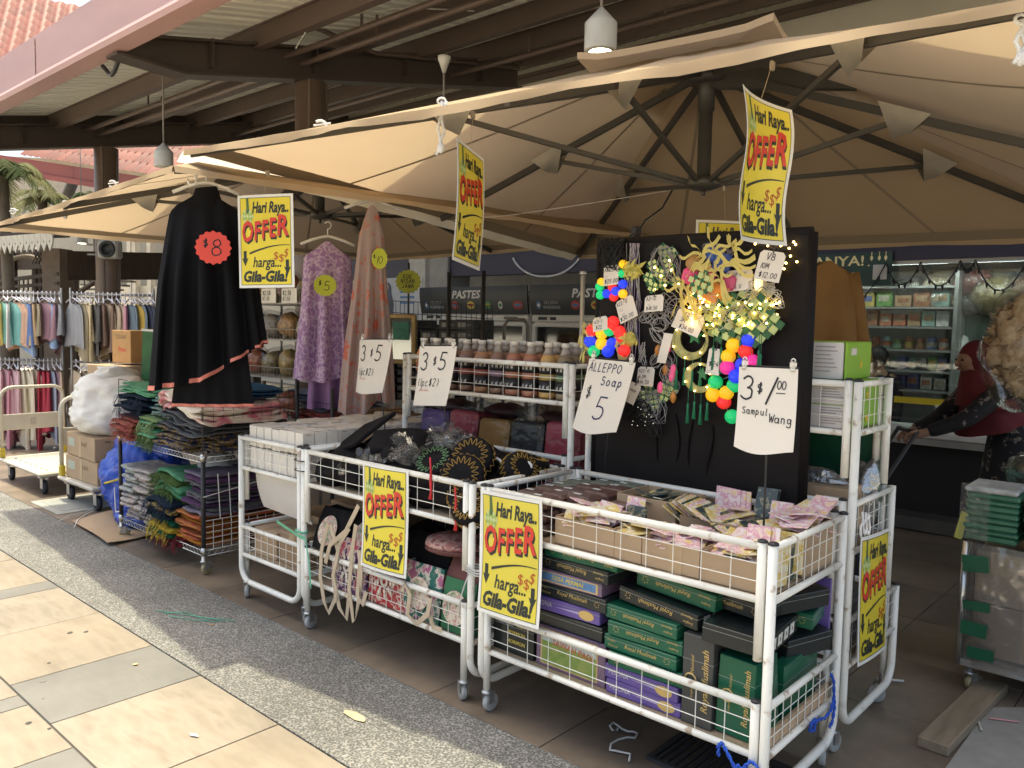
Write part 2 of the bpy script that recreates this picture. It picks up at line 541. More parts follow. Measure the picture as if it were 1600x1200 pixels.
SEQ = {0: [(-1.0, 'L'), (-.4, 'L'), (.2, 'G'), (.67, 'L'), (1.27, 'L'), (1.87, 'G'), (2.03, 'L'), (2.65, 'L'), (3.267, 'G'), (3.734, 'L'), (4.35, 'L'), (4.923, 'G'), (5.087, 'L'), (5.69, 'L'), (6.29, 'G'), (6.76, 'L'), (7.36, 'L'), (7.96, 'G'), (8.12, 'L'), (8.72, 'L'), (9.3, 'G'), (9.8, 'L'), (10.4, 'L'), (11, 'L'), (11.6, 'L')],
       1: [(-1.2, 'L'), (-.6, 'L'), (0, 'G'), (.16, 'L'), (.76, 'L'), (1.36, 'L'), (1.96, 'L'), (2.56, 'G'), (3.027, 'L'), (3.495, 'G'), (3.612, 'L'), (4.2, 'L'), (4.8, 'G'), (5.27, 'L'), (5.87, 'L'), (6.47, 'L'), (7.07, 'L'), (7.67, 'L')],
       2: [(-1, 'L'), (-.4, 'L'), (.2, 'L'), (.8, 'L'), (1.4, 'G'), (1.87, 'L'), (2.47, 'L'), (3.07, 'G'), (3.23, 'L'), (3.83, 'L'), (4.43, 'L'), (5.03, 'L')]}
for c, sq in SEQ.items():
 x1 = 1.652 - .602 * c
 for i, (y0, k) in enumerate(sq[:-1]):
  tile(plaza, 'paving_slab', x1 - .6, x1, y0, sq[i + 1][0], 0, slate if k == 'G' else (stone if (i + c) % 3 else stone2))
gs = B()
for i in range(60):
 x, y, r_ = RND.uniform(-.2, 1.6), RND.uniform(1.2, 7.5), RND.uniform(.004, .016)
 gs.prism([(x + r_ * cos(k) * RND.uniform(.7, 1.2), y + r_ * sin(k) * RND.uniform(.7, 1.2)) for k in range(6)], lambda u, v, d: (u, v, d), .0005, .0018, slate if i % 2 else iron0)
tag(gs.obj('gum_spots', plaza), kind='stuff')
strip = thing('drain_border', None, None, (0, 0, 0))
tag(strip, kind='structure')
sb = B()
sb.box((1.935, 8, -.012), (.56, 26, .01), grout)
sb.obj('bedding', strip)
for c, (x0, x1) in enumerate(((1.655, 1.925), (1.925, 2.214))):
 y = -3.0 + .4 * c
 while y < 14:
  tile(strip, 'pebble_slab', x0, x1, y, y + .9, .001, granite_d if c else granite, gap=.0015)
  y += .9
floor = thing('shop_floor', None, None, (0, 0, 0))
tag(floor, kind='structure')
fb = B()
fb.box((7.2, 8, -.013), (9.9, 26, .01), grout)
fb.obj('bedding', floor)
y = .602 - .609 * 4
r = 0
while y < 11:
 for i in range(9):
  x0 = 2.217 + .609 * i - (.0 if i else 0)
  tile(floor, 'floor_tile', x0, x0 + .609, y, y + .609, 0, (bright if i % 2 else brown[2]) if i > 2 else brown[(r * 7 + i * 5 + (r * i) % 3) % 3], gap=.004)
 y += .609
 r += 1
cv = B()
cv.box((0, 0, .002), (.52, .62, .006), mat('cover_stone', (.30, .30, .28), .7, var=.1), bev=.002)
cv.box((0, .02, .0056), (.40, .48, .002), mat('cover_stone_in', (.26, .265, .25), .7, var=.1))
cv.obj('access_cover', floor, (2.52, 7.05, 0))
gr = B()
iron = mat('cast_iron', (.06, .06, .062), .55, .6)
gr.box((0, .46, .006), (.30, .02, .012), iron)
gr.box((0, -.46, .006), (.30, .02, .012), iron)
for s in (-1, 1): gr.box((s * .14, 0, .006), (.02, .9, .012), iron)
for i in range(30): gr.box((0, -.435 + .03 * i, .004), (.262, .012, .01), iron)
go = gr.obj('drain_grating', floor, (2.57, 1.02, .002))
# ------------------------------------------------------------------ market hall
HALL = thing('market_hall', 'open-sided market hall roof on dark brown columns with red fascia beam', 'building', (5.7, 8.42, 0))
steel = mat('brown_steel', (.115, .082, .066), .5, var=.2, vs=1.4, aniso=(1, .25, 1))
steel2 = mat('brown_steel_column', (.17, .12, .09), .45, var=.2, vs=3, aniso=(2, 2, .2))
raft = mat('dark_rafter', (.062, .046, .038), .5, var=.2, vs=1.4)
redp = mat('faded_red_paint', (.40, .245, .235), .5, var=.12, vs=1.2, aniso=(1, .4, 2))
deckm = mat('zinc_deck', (.86, .85, .76), .5, var=.12, vs=2, aniso=(.3, 3, 1))
wallm = mat('grey_render', (.50, .46, .38), .8, var=.06, vs=1.5)
def zd(x): return 4.565 + .2 * (x - 3.78)
b = B()                                                     # fascia channel
prof = [(3.36, 4.25), (3.36, 4.68), (3.44, 4.72), (3.52, 4.72), (3.52, 4.15), (3.50, 4.11), (3.30, 4.11), (3.285, 4.16)]
b.prism(prof, lambda u, v, d: (u, d, v + .03), -3, 15, redp)
fo = b.obj('fascia_beam', HALL, world=True)
b = B()
for yj in (-.5, 3.0, 6.72, 10.4, 14.1):
 for k in range(6): b.ball((3.355, yj, 4.28 + .075 * k), .011, redp, 6)
 b.box((3.356, yj, 4.465), (.006, .008, .42), mat('dark_joint', (.14, .07, .065), .7))  # dark line along the beam joint
b.obj('rivet_seam', HALL, world=True)
for yr in (8.42, 14.4):
 b = B()
 out = [(3.42, 4.10), (3.42, 4.26), (3.80, 4.352), (9.35, 5.46), (9.35, 5.13), (4.10, 4.085)]
 b.prism(out, lambda u, v, d: (u, yr + d, v), -.02, .02, steel)
 b.prism([(3.80, 4.352), (9.35, 5.462), (9.35, 5.49), (3.80, 4.38)], lambda u, v, d: (u, yr + d, v), -.13, .13, steel)
 b.prism([(4.10, 4.06), (9.35, 5.105), (9.35, 5.132), (4.10, 4.087)], lambda u, v, d: (u, yr + d, v), -.13, .13, steel)
 b.prism([(3.40, 4.095), (4.10, 4.06), (4.10, 4.087), (3.40, 4.12)], lambda u, v, d: (u, yr + d, v), -.13, .13, steel)
 if yr > 9: b.prism([(3.5, 4.3), (3.5, zd(3.5)), (10.9, zd(10.9)), (10.9, 5.5)], lambda u, v, d: (u, yr + d, v), .3, .34, steel)
 for xs in (4.4, 5.7, 7.1, 8.5): b.box((xs, yr - .07, 4.3 + .2 * (xs - 4.1)), (.02, .1, .3), steel)
 b.mats = [raft if m is steel else m for m in b.mats]
 b.obj('rafter', HALL, world=True)
 b = B()
 n = 22
 b.lathe([(.19, 0), (.19, 4.36)], steel2, n, (5.7, yr, 0))
 b.lathe([(.215, 0), (.215, .06)], steel2, n, (5.7, yr, 0))
 for a in (-2.3, -1.0): b.box((5.7 + .19 * cos(a), yr + .19 * sin(a), 2.2), (.03, .03, 4.3), steel, rz=a)
 b.obj('column', HALL, world=True)
for i, xp in enumerate((4.93, 6.12, 7.25, 8.38, 9.5)):
 b = B()
 z = zd(xp)
 b.box((xp, 6, z - .125), (.02, 18, .20), steel)
 b.box((xp + .03, 6, z - .236), (.10, 18, .022), steel)
 b.box((xp + .04, 6, z - .012), (.13, 18, .02), steel)
 b.obj('purlin', HALL, world=True)
b = B()                                                     # ribbed metal deck, ribs running up the slope
P = []
y = -3.0
while y < 15:
 for dy, dz in ((0, 0), (.09, 0), (.11, .04), (.16, .04), (.18, 0)): P.append((y + dy, dz))
 y += .2
nP = len(P)
V = [(x, yy, zd(x) + dz + .002) for x in (3.45, 10.95) for yy, dz in P] + [(x, yy, zd(x) + dz + .05) for x in (3.45, 10.95) for yy, dz in P]
b.add(V, [(i, i + 1, nP + i + 1, nP + i) for i in range(nP - 1)] + [(2 * nP + i, 3 * nP + i, 3 * nP + i + 1, 2 * nP + i + 1) for i in range(nP - 1)], deckm)
b.obj('roof_deck', HALL, world=True)
b = B()
b.box((10.98, 10.5, 3.1), (.12, 27, 6.2), wallm)
b.obj('back_wall', HALL, world=True)
b = B()
b.box((10.85, 6, 5.86), (.10, 18, .06), steel)
b.box((10.7, 6, 5.72), (.07, 18, .07), steel)
b.obj('gutter_rail', HALL, world=True)
pipe = mat('brown_pipe', (.11, .075, .06), .45)
for px_, dz in ((5.55, -.38), (5.35, -.30), (8.0, -.42)):    # service pipes slung under the deck
 b = B()
 z = zd(px_) + dz
 b.tube([(px_, -2, z), (px_, 8.15, z), (px_, 14.9, z)], .035, pipe, 8)
 for yy in (1, 3, 5, 7, 9.5, 12, 15): b.box((px_, yy, z + .12), (.015, .03, .24), pipe)
 b.obj('service_pipe', HALL, world=True)
b = B()
b.tube([(5.62, 8.24, 4.95), (6.5, 8.24, 4.88), (9.2, 8.24, 5.35)], .03, pipe, 8)
b.obj('cross_pipe', HALL, world=True)
cable = mat('grey_cable', (.45, .44, .40), .6)
b = B()
b.tube([(4.95, 7.6, 4.4), (5.0, 7.4, 4.62), (5.2, 7.1, 4.7), (5.5, 6.5, 4.72), (5.9, 5.9, 4.66)], .008, cable, 5)
b.obj('loose_cable', HALL, world=True)
b = B()
b.tube([(3.5, 8.9, 4.12)] + [(3.5 + .02, 8.9 - .35 * t, 4.12 - .12 * sin(pi * t)) for t in (.15, .3, .5, .7, .85, 1)], .022, mat('black_hose', (.02, .02, .02), .4), 7)
b.obj('drain_hose', HALL, world=True)
lampw = mat('lamp_shell', (.50, .49, .45), .45)
glow = mat('lamp_glow', (1, .87, .62), .5, var=0, emit=5.5)
fitm = mat('lamp_rim', (.22, .20, .18), .4)
def pendant(x, y, z, lit, label, zt=None):
 t = thing('pendant_lamp', label, 'lamp', (x, y, z), group='pendant lamps under the market roof')
 b = B()
 b.lathe([(.098, 0), (.1, .005), (.1, .165), (.096, .17), (.012, .262), (.0, .264)], lampw, 28)
 b.obj('shade', t)
 b = B()
 b.lathe([(.083, -.004), (.083, .004)], fitm, 26)
 b.obj('rim', t)
 b = B()
 b.lathe([(.0, -.007), (.07, -.006), (.072, .0)], glow if lit else mat('lamp_off', (.6, .58, .5), .3), 24)
 b.obj('diffuser', t)
 b = B()
 zt = zt or zd(x) - z
 b.tube([(0, 0, .26), (0, 0, zt)], .009, fitm, 8)
 b.lathe([(.012, zt - .14), (.055, zt - .02), (.055, zt)], lampw, 14)
 b.obj('hanger_rod', t)
 return t
p1 = at(938, 80, d=5.0)
pendant(p1.x, p1.y, p1.z, True, 'lit cone-topped pendant lamp hanging just above the near umbrella')
p2 = at(256, 261, d=9.0)
pendant(p2.x, p2.y, p2.z, False, 'unlit grey pendant lamp at the left between column and red roof')
p3 = at(692, 250, d=7.0)
pendant(p3.x, p3.y, p3.z - .1, False, 'pendant lamp whose rod drops behind the near umbrella edge', at(692, 92, d=7).z - p3.z + .1)
p4 = at(128, 380, d=15)
pendant(p4.x, p4.y, p4.z, True, 'far pendant lamp seen under the left umbrella edge')
t = thing('wall_speaker', 'round black-centred grey speaker box on the far column under the left umbrella', 'speaker', tuple(at(172, 390, d=13.3)), rz=-.85)
b = B()
b.box((0, 0, 0), (.34, .2, .30), mat('speaker_case', (.36, .35, .32), .5), bev=.03)
b.obj('case', t)
b = B()
b.T = Matrix.Rotation(pi / 2, 4, 'X')
b.lathe([(.0, .1), (.09, .1), (.125, .125), (.14, .105)], mat('black_rubber', (.02, .02, .02), .5), 20)
b.obj('cone', t)
b = B()
b.box((-.25, .05, -.08), (.3, .03, .03), fitm)
b.box((-.25, .05, .08), (.3, .03, .03), fitm)
b.obj('bracket', t)
# ------------------------------------------------------------------ red-roofed neighbours
tilem = [mat('roof_tile_%d' % i, c, .6, var=.15, vs=2.5) for i, c in enumerate(((.17, .030, .020), (.20, .040, .026), (.14, .026, .018)))]
redb = mat('red_painted_beam', (.22, .055, .045), .55, var=.15, vs=1)
def tile_mesh(w, l):
 b = B()
 b.sheet(lambda u, v: ((u - .5) * w, v * l - .10 * w * sin(pi * u) * (1 - v), .028 * w / .28 * (1 - cos(2 * pi * u)) + (.035 if v < .01 else .03 * (1 - v)) - (.03 * w / .28 if v < .001 else 0)), 6, 2, None, smooth=True)
 return b
def tiled_roof(parent, o, a, s, na, nb, w, l, skip=None):
 a, s = Vector(a).normalized(), Vector(s).normalized()
 nrm = a.cross(s)
 if nrm.z < 0: nrm = -nrm
 M = Matrix((a, s, nrm)).transposed().to_4x4()
 meshes = []
 for m in tilem:
  b = tile_mesh(w * 1.06, l * 1.12)
  b.mats = [m]
  me = bpy.data.meshes.new('roof_tile')
  me.from_pydata(b.v, [], b.f)
  me.materials.append(m)
  me.polygons.foreach_set('use_smooth', [True] * len(b.f))
  meshes.append(me)
 for j in range(nb):
  for i in range(na):
   if skip and skip(i, j): continue
   t = bpy.data.objects.new('roof_tile', RND.choice(meshes))
   COL.objects.link(t)
   t.parent = parent
   p = Vector(o) + a * (w * (i + .5)) + s * (l * j)
   M.translation = p - parent.location
   t.matrix_local = M @ Matrix.Rotation(RND.uniform(-.012, .012), 4, 'Z')
 return M, nrm
o1 = at(-70, 190, d=27)
RH = thing('red_roof_house', 'tall house with red pantile roof behind the market fascia at upper left', 'house', tuple(o1))
a1 = CR - CU * .10 + _f * .25
s1 = CU * 1.0 - CR * .30 + _f * .75
M1, n1 = tiled_roof(RH, o1, a1, s1, 18, 17, .44, .52)
b = B()
an, sn = a1.normalized(), s1.normalized()
q = [o1 - an * .5 - sn * .5 - n1 * .06, o1 + an * 16 - sn * .5 - n1 * .06, o1 + an * 16 + sn * 9 - n1 * .06, o1 - an * .5 + sn * 9 - n1 * .06]
q2 = [p - n1 * .2 for p in q]
b.add(q + q2, [(0, 1, 2, 3), (7, 6, 5, 4), (0, 4, 5, 1), (1, 5, 6, 2), (2, 6, 7, 3), (3, 7, 4, 0)], redb)
b.obj('roof_deck', RH, world=True)
b = B()
hp = o1 + an * (.44 * 8.6) - n1 * -.05
b.tube([hp - sn * .4, hp + sn * 6], .16, redb, 6)
b.tube([hp - sn * .4 + an * .35, hp + sn * 6 + an * .35], .13, tilem[2], 6)
b.obj('hip_ridge', RH, world=True)
b = B()
c = o1 + an * 3 + _f * 4
b.box((c.x, c.y, c.z / 2 - .3), (8, 6, c.z), mat('house_render', (.5, .45, .38), .8), rz=atan2(an.y, an.x))
b.obj('wall', RH, world=True)
e0, e1 = at(-60, 233, d=21), at(330, 292, d=17)
RL = thing('low_red_roof', 'low building with red eave beam and pantiles seen behind the brown column', 'house', (e0.x, e0.y, 0))
ea = (e1 - e0)
L_ = ea.length
ea.normalize()
up = Vector((0, 0, 1))
b = B()
h = .40
back = Vector((ea.y, -ea.x, 0)).normalized()
if back.dot(_f) < 0: back = -back
V = [e0, e1, e1 - up * h, e0 - up * h, e0 + back * .2, e1 + back * .2, e1 - up * h + back * .2, e0 - up * h + back * .2]
b.add(V, [(0, 1, 2, 3), (4, 7, 6, 5), (0, 4, 5, 1), (3, 2, 6, 7), (0, 3, 7, 4), (1, 5, 6, 2)], redb)
V = [p + back * -.05 - up * .0 for p in (e0 - up * .30, e1 - up * .30, e1 - up * .42, e0 - up * .42)]
b.add(V, [(0, 1, 2, 3)], redb)
b.obj('eave_beam', RL, world=True)
b = B()
for t_ in (.18, .34, .5, .66, .82):
 for k in range(5): b.ball(e0 + ea * (L_ * t_) - up * (.06 + .07 * k) - back * .004, .012, redb, 5)
b.obj('rivet_seam', RL, world=True)
tiled_roof(RL, e0 + ea * (L_ * .28) + up * .06 - back * .05, ea, back * .8 + up * .75, int(L_ * .74 / .24), 4, .24, .34)
b = B()
w0, w1 = at(-90, 300, d=25), at(330, 320, d=23)
wd = (w1 - w0).normalized()
mid = (w0 + w1) / 2
b.box((mid.x, mid.y, 2.2), ((w1 - w0).length + 2, .3, 4.4), mat('grey_concrete', (.30, .285, .25), .85, var=.15, vs=.8), rz=atan2(wd.y, wd.x))  # plain grey concrete
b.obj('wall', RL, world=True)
b = B()
pale = mat('cream_pilaster', (.62, .58, .50), .7)
for px_ in (62, 78, 205, 212, 236):
 p = at(px_, 420, d=22.3)
 b.box((p.x, p.y, 1.9), (.12, .2, 3.8), pale, rz=atan2(wd.y, wd.x))
b.obj('pilaster', RL, world=True)
b = B()
p = at(190, 460, d=22.6)
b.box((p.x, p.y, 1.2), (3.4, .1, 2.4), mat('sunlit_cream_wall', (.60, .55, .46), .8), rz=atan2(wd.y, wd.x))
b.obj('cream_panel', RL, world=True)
b = B()
p, p2_ = at(122, 262, d=21), at(96, 330, d=21)
b.tube([p, p2_], .14, mat('grey_strut', (.09, .085, .08), .7), 6)
b.obj('roof_strut', RL, world=True)
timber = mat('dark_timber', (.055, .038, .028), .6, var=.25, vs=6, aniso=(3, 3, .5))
pv0 = at(0, 460, d=14.5)
PV = thing('timber_pavilion', 'dark timber pavilion with white pointed pelmet boards left of the columns', 'pavilion', (pv0.x, pv0.y, 0))
whitew = mat('pelmet_white', (.55, .52, .45), .6, var=.15)
def teeth(pa, pb, n, h, tip, m, parent, name):
 for i in range(n):
  p, q = pa.lerp(pb, i / n), pa.lerp(pb, (i + 1) / n)
  dirv = (q - p)
  w = dirv.length
  b = B()
  fn = xy((0, 0, 0), dirv, (0, 0, 1))
  b.prism([(.004, -h), (w * .5, -h - tip), (w - .004, -h), (w - .004, 0), (.004, 0)], fn, -.012, .012, m)
  b.prism([(w * .5 + .012 * cos(k * pi / 3), -h + .02 + .018 * sin(k * pi / 3)) for k in range(6)], fn, .0122, .014, timber)
  b.obj(name, parent, p - parent.location)
teeth(at(-30, 372, d=14), at(83, 363, d=13), 13, .16, .14, whitew, PV, 'pelmet_board')
b = B()
for pa, pb, hh in ((at(-40, 366, d=14.1), at(105, 360, d=13.1), .10), (at(-40, 440, d=15), at(90, 425, d=14), .06), (at(-40, 450, d=15), at(90, 440, d=14), .05), (at(105, 392, d=14), at(300, 396, d=16), .5), (at(-30, 395, d=15.5), at(80, 388, d=14.5), .35)):
 dv = pb - pa
 V = [pa, pb, pb - up * hh, pa - up * hh]
 bk = _f * .08
 b.add(V + [v + bk for v in V], [(0, 3, 2, 1), (4, 5, 6, 7), (0, 1, 5, 4), (3, 7, 6, 2), (0, 4, 7, 3), (1, 2, 6, 5)], timber)
b.obj('beam', PV, world=True)
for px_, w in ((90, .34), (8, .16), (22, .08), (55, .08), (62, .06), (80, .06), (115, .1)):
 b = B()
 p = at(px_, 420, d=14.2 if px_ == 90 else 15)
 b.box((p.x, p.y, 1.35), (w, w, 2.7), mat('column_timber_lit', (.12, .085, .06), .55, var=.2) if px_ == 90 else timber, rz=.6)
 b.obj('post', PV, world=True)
b = B()                                                     # arch brace, lattice and railing
ar = [at(12 + 64 * i / 12, 405 - 4 + 18 * (2 * i / 12 - 1) ** 2 * (1 if i > 6 else .4), d=14.6) for i in range(13)]
b.tube(ar, .05, mat('brace_timber', (.20, .16, .12), .6), 5)
for k in range(6):
 b.wire(at(50 + 5 * k, 390, d=14.4), at(62 + 5 * k, 412, d=14.4), .012, timber)
 b.wire(at(50 + 5 * k, 412, d=14.4), at(62 + 5 * k, 390, d=14.4), .012, timber)
for k in range(12):
 px_ = 2 + 7 * k
 b.wire(at(px_, 436, d=15.1), at(px_, 470, d=15.1), .014, timber)
b.obj('lattice', PV, world=True)
teeth(at(186, 412, d=17.5), at(262, 416, d=17.5), 7, .04, .14, timber, PV, 'dark_pelmet_board')
ST = thing('outdoor_stair', 'outdoor stair with railing rising behind the clothes racks', 'stair', (at(150, 450, d=18).x, at(150, 450, d=18).y, 0))
b = B()
s0, s1_ = at(112, 465, d=18), at(182, 418, d=18)
b.tube([s0, s1_], .06, timber, 5)
b.tube([s0 + up * .45, s1_ + up * .45], .03, timber, 5)
for k in range(8):
 p = s0.lerp(s1_, (k + .3) / 8)
 b.wire(p, p + up * .45, .014, timber)
b.obj('railing', ST, world=True)
b = B()
for k in range(7):
 p = s0.lerp(s1_, (k + .5) / 7) + _f * .5
 b.box((p.x, p.y, p.z), (.3, 1.0, .04), mat('stair_tread', (.2, .18, .15), .7), rz=.7)
b.obj('treads', ST, world=True)
leafm = [cloth('palm_leaf_%d' % i, c, .3, .2, 3) for i, c in enumerate(((.20, .20, .11), (.11, .13, .07), (.07, .095, .05)))]
def palm(px_, py_, d, n, ln, label, seed, spread=(0, 360)):
 r = random.Random(seed)
 c = at(px_, py_, d=d)
 t = thing('palm_tree', label, 'tree', (c.x, c.y, 0), group='palms behind the stalls')
 b = B()
 b.tube([(0, 0, 0), (.05, 0, c.z * .5), (0, 0, c.z)], [.13, .1, .09], mat('palm_trunk', (.16, .13, .10), .9, bump=.6), 8)
 b.obj('trunk', t)
 for k in range(n):
  az = radians(spread[0] + (spread[1] - spread[0]) * k / n + r.uniform(-12, 12))
  el = r.uniform(.1, 1.1)
  b = B()
  m = leafm[r.choice((0, 0, 1, 2))]
  out = Vector((cos(az), sin(az), 0))
  P = [Vector((0, 0, 0)) + out * (ln * s * cos(el) * (1 - .1 * s)) + up * (ln * (s * sin(el) - .75 * s * s)) for s in [i / 11 for i in range(12)]]
  b.tube(P, [.018 - .0013 * i for i in range(12)], m, 4, cap=False)
  side = out.cross(up).normalized()
  for i in range(1, 12):
   tv = (P[i] - P[i - 1]).normalized()
   for sg in (-1, 1):
    for q in (0, .5):
     ll = ln * .38 * (1 - .5 * abs(i / 11 - .4)) * r.uniform(.8, 1.1)
     base = P[i - 1].lerp(P[i], q)
     tipp = base + side * sg * ll * .62 + tv * ll * .5 - up * ll * r.uniform(.25, .6)
     md = base.lerp(tipp, .5) + up * ll * .08
     wv = tv * .018
     b.add([base - wv, base + wv, md + wv * 1.2, tipp, md - wv * 1.2], [(0, 1, 2, 4), (4, 2, 3)], m)
  b.obj('frond', t, (0, 0, c.z))
palm(4, 275, 14, 13, 1.15, 'palm with drooping pale fronds at the left edge', 3)
palm(66, 312, 16, 11, .85, 'palm behind, its fronds reaching toward the brown column', 5)
palm(150, 318, 17, 9, .9, 'small palm just left of the brown column', 8)
# ------------------------------------------------------------------ shop at the back
XS = 7.0
SHOP = thing('provision_shop', 'dark provision shop with glass front and freezers behind the stalls', 'shop', (XS, 2, 0))
navy = mat('navy_sign', (.030, .026, .052), .45, var=.05)
alu = mat('aluminium', (.42, .43, .43), .35, .7, var=.05)
dark = mat('dark_base', (.018, .018, .02), .5)
b = B()
b.box((XS + .02, 4.5, 2.62), (.16, 13, 1.0), navy)
b.obj('sign_band', SHOP, world=True)
b = B()
b.tube(arcp(0, 0, .55, .30, 205, 335, 18) and [(XS - .07, 5.75 + .52 * cos(a), 2.42 + .34 * sin(a)) for a in [radians(200 + 140 * i / 18) for i in range(19)]], .012, mat('sign_white', (.7, .7, .72), .5), 5)
b.obj('logo_ring', SHOP, world=True)
b = B()
b.box((XS + 2.6, 4.5, 1.5), (.1, 13, 3.1), mat('shop_wall', (.33, .33, .31), .8))
b.box((XS + 1.3, 4.5, 3.1), (2.7, 13, .08), mat('shop_ceiling', (.5, .5, .48), .8))
b.obj('interior', SHOP, world=True)
b = B()
b.box((XS + .1, .5, .36), (.24, 5.2, .72), dark)
b.obj('counter_base', SHOP, world=True)
b = B()
b.box((XS + .0, .5, .76), (.5, 5.2, .06), mat('counter_white', (.62, .62, .60), .3), bev=.01)
b.box((XS - .2, .5, .70), (.06, 5.2, .05), alu)
b.obj('counter_top', SHOP, world=True)
b = B()
b.box((XS - .12, .5, .06), (.3, 5.2, .1), mat('plinth_steel', (.16, .16, .16), .35, .5))
b.obj('plinth', SHOP, world=True)
for y0, y1 in ((2.2, 3.0), (1.62, 2.195), (.9, 1.615), (-.4, .895)):
 b = B()
 b.box((XS, (y0 + y1) / 2, 1.44), (.008, y1 - y0, 1.30), film('shop_glass', (.86, .90, .89), .1, .03, 0))
 b.obj('glass_pane', SHOP, world=True)
b = B()
for z in (2.105,): b.box((XS, 1.3, z), (.05, 3.6, .03), alu)
b.box((XS + .02, 1.3, 2.06), (.03, 3.6, .05), mat('pelmet_grey', (.2, .2, .19), .5))
b.obj('glass_rail', SHOP, world=True)
led = mat('led_tube', (.95, 1, .98), .5, var=0, emit=14.0)
for y0, y1 in ((1.80, 2.24), (1.15, 1.62), (-.2, .9), (2.6, 3.6)):
 b = B()
 b.box((XS + .25, (y0 + y1) / 2, 2.075), (.03, y1 - y0, .02), led)
 b.obj('led_tube', SHOP, world=True)
b = B()
b.box((XS - .012, 1.86, 1.0), (.004, .42, .05), mat('yellow_tape', (.60, .48, .03), .5))
b.obj('yellow_tape', SHOP, world=True)
gb = mat('banner_green', (.025, .06, .052), .5)
cream = mat('banner_cream', (.75, .66, .36), .5, var=.1)
b = B()
b.box((0, 0, 0), (.006, .80, .27), gb)
bo = thing('green_banner', 'dark green festive banner with cream capitals on the shop glass', 'banner', (XS - .085, 2.52, 2.06))
b.obj('sheet', bo)
fn = xy((-.004, .40, -.135), (0, -1, 0), (0, 0, 1), (-1, 0, 0))
b = B()
b.text('ANYA!', (.16, .16, .58, .245), fn, cream, .002, .02)
b.text('irakan', (.30, .075, .52, .125), fn, mat('banner_white', (.65, .66, .62), .5), .002, 0, .3)
for x, y in ((.62, .16), (.50, .04), (.68, .05)):
 b.flat([(x + (.014 if k % 2 == 0 else .004) * cos(k * pi / 4), y + (.014 if k % 2 == 0 else .004) * sin(k * pi / 4)) for k in range(8)], fn, .002, cream)
for x in (.64, .70, .75):
 b.flat([(x - .003, .27), (x + .003, .27), (x + .003, .235), (x - .003, .235)], fn, .002, cream)
 b.flat([(x - .012, .215), (x, .195), (x + .012, .215), (x + .009, .235), (x - .009, .235)], fn, .002, cream)
b.obj('lettering', bo)
b = B()
b.flat([(.655, .045), (.765, .045), (.765, .165), (.655, .165)], fn, .0025, mat('blank_card', (.5, .5, .48), .5))
b.obj('blank_card', bo)
blk = mat('black_plastic', (.012, .012, .013), .4)
fx = thing('bulb_festoon', 'black bulb string looped in swags across the shop glass', 'lights', (XS - .1, 1.6, 2.1))
b = B()
bb = B()
nodes = [2.75, 2.16, 1.90, 1.62, 1.52, 1.18, .7]
for i in range(len(nodes) - 1):
 a, c = nodes[i], nodes[i + 1]
 sag = .34 * min(1, (a - c) / .5)
 P = [(XS - .11, a + (c - a) * k / 12, 2.1 - sag * (1 - (2 * k / 12 - 1) ** 2)) for k in range(13)]
 b.tube(P, .006, blk, 5)
 for k in range(1, 12, 2): bb.lathe([(.004, -.035), (.01, -.012), (.01, .0), (.0, .006)], blk, 6, P[k])
b.obj('cord', fx, world=True)
bb.obj('bulbs', fx, world=True)
SH = thing('shop_shelving', 'tall grey shelving full of goods behind the shop glass', 'shelf', (XS + .75, 2.55, 0))
b = B()
shelf_z = [.86, 1.05, 1.22, 1.40, 1.60, 1.77, 1.95]
for i, z in enumerate(shelf_z[1:]):
 b = B()
 b.box((0, 0, z - 1e-3 - .01), (.4, 1.5, .018), alu)
 b.obj('shelf_board', SH)
for y in (-.76, .76):
 b = B()
 b.box((0, y, 1.1), (.42, .03, 2.2), mat('shelf_post', (.32, .33, .33), .4, .4))
 b.obj('upright', SH)
goods = [mat('goods_%d' % i, c, .4, var=.35, vs=22) for i, c in enumerate(((.45, .42, .34), (.16, .33, .10), (.45, .16, .09), (.10, .13, .30), (.50, .40, .12), (.55, .55, .52), (.30, .13, .07), (.26, .38, .34), (.36, .24, .14)))]
def goods_row(x, ya, yb, z, hmax, n, kind, words, seed):
 r = random.Random(seed)
 for i in range(n):
  y = ya + (yb - ya) * (i + .5) / n
  w = abs(yb - ya) / n
  m = r.choice(goods)
  b = B()
  k = kind if kind != 'mix' else r.choice(('box', 'jar', 'bag'))
  h = hmax * r.uniform(.7, 1)
  if k == 'box':
   b.box((0, 0, h / 2), (.07, w * .86, h), m, bev=.003)
   b.box((-.0362, 0, h * .55), (.001, w * .6, h * .4), r.choice(goods))
  elif k == 'jar':
   rr = w * .42
   b.lathe([(rr * .95, 0), (rr, .01), (rr, h * .75), (rr * .8, h * .85), (rr * .85, h), (0, h)], m, 10)
   b.lathe([(rr * 1.02, h * .2), (rr * 1.02, h * .6)], r.choice(goods), 10)
  else:
   b.ball((0, 0, h * .48), h * .5, m, 8, (.5, w / h * .9, .96), .25, i)
  b.obj('shelf_product', loc=(x, y, z), rz=r.uniform(-.15, .15), label='packaged ' + words + ', %s from the left' % ordinal(i), cat='product', group='packaged ' + words)
gx = XS + .68
goods_row(gx, 3.25, 1.85, 1.772, .14, 9, 'box', 'goods on the top shelf behind glass', 1)
goods_row(gx, 3.25, 1.85, 1.602, .14, 12, 'box', 'goods on the second shelf behind glass', 2)
goods_row(gx, 3.25, 1.85, 1.402, .11, 15, 'jar', 'jars on the middle shelf behind glass', 3)
goods_row(gx, 3.25, 1.85, 1.222, .13, 17, 'mix', 'goods on the fourth shelf behind glass', 4)
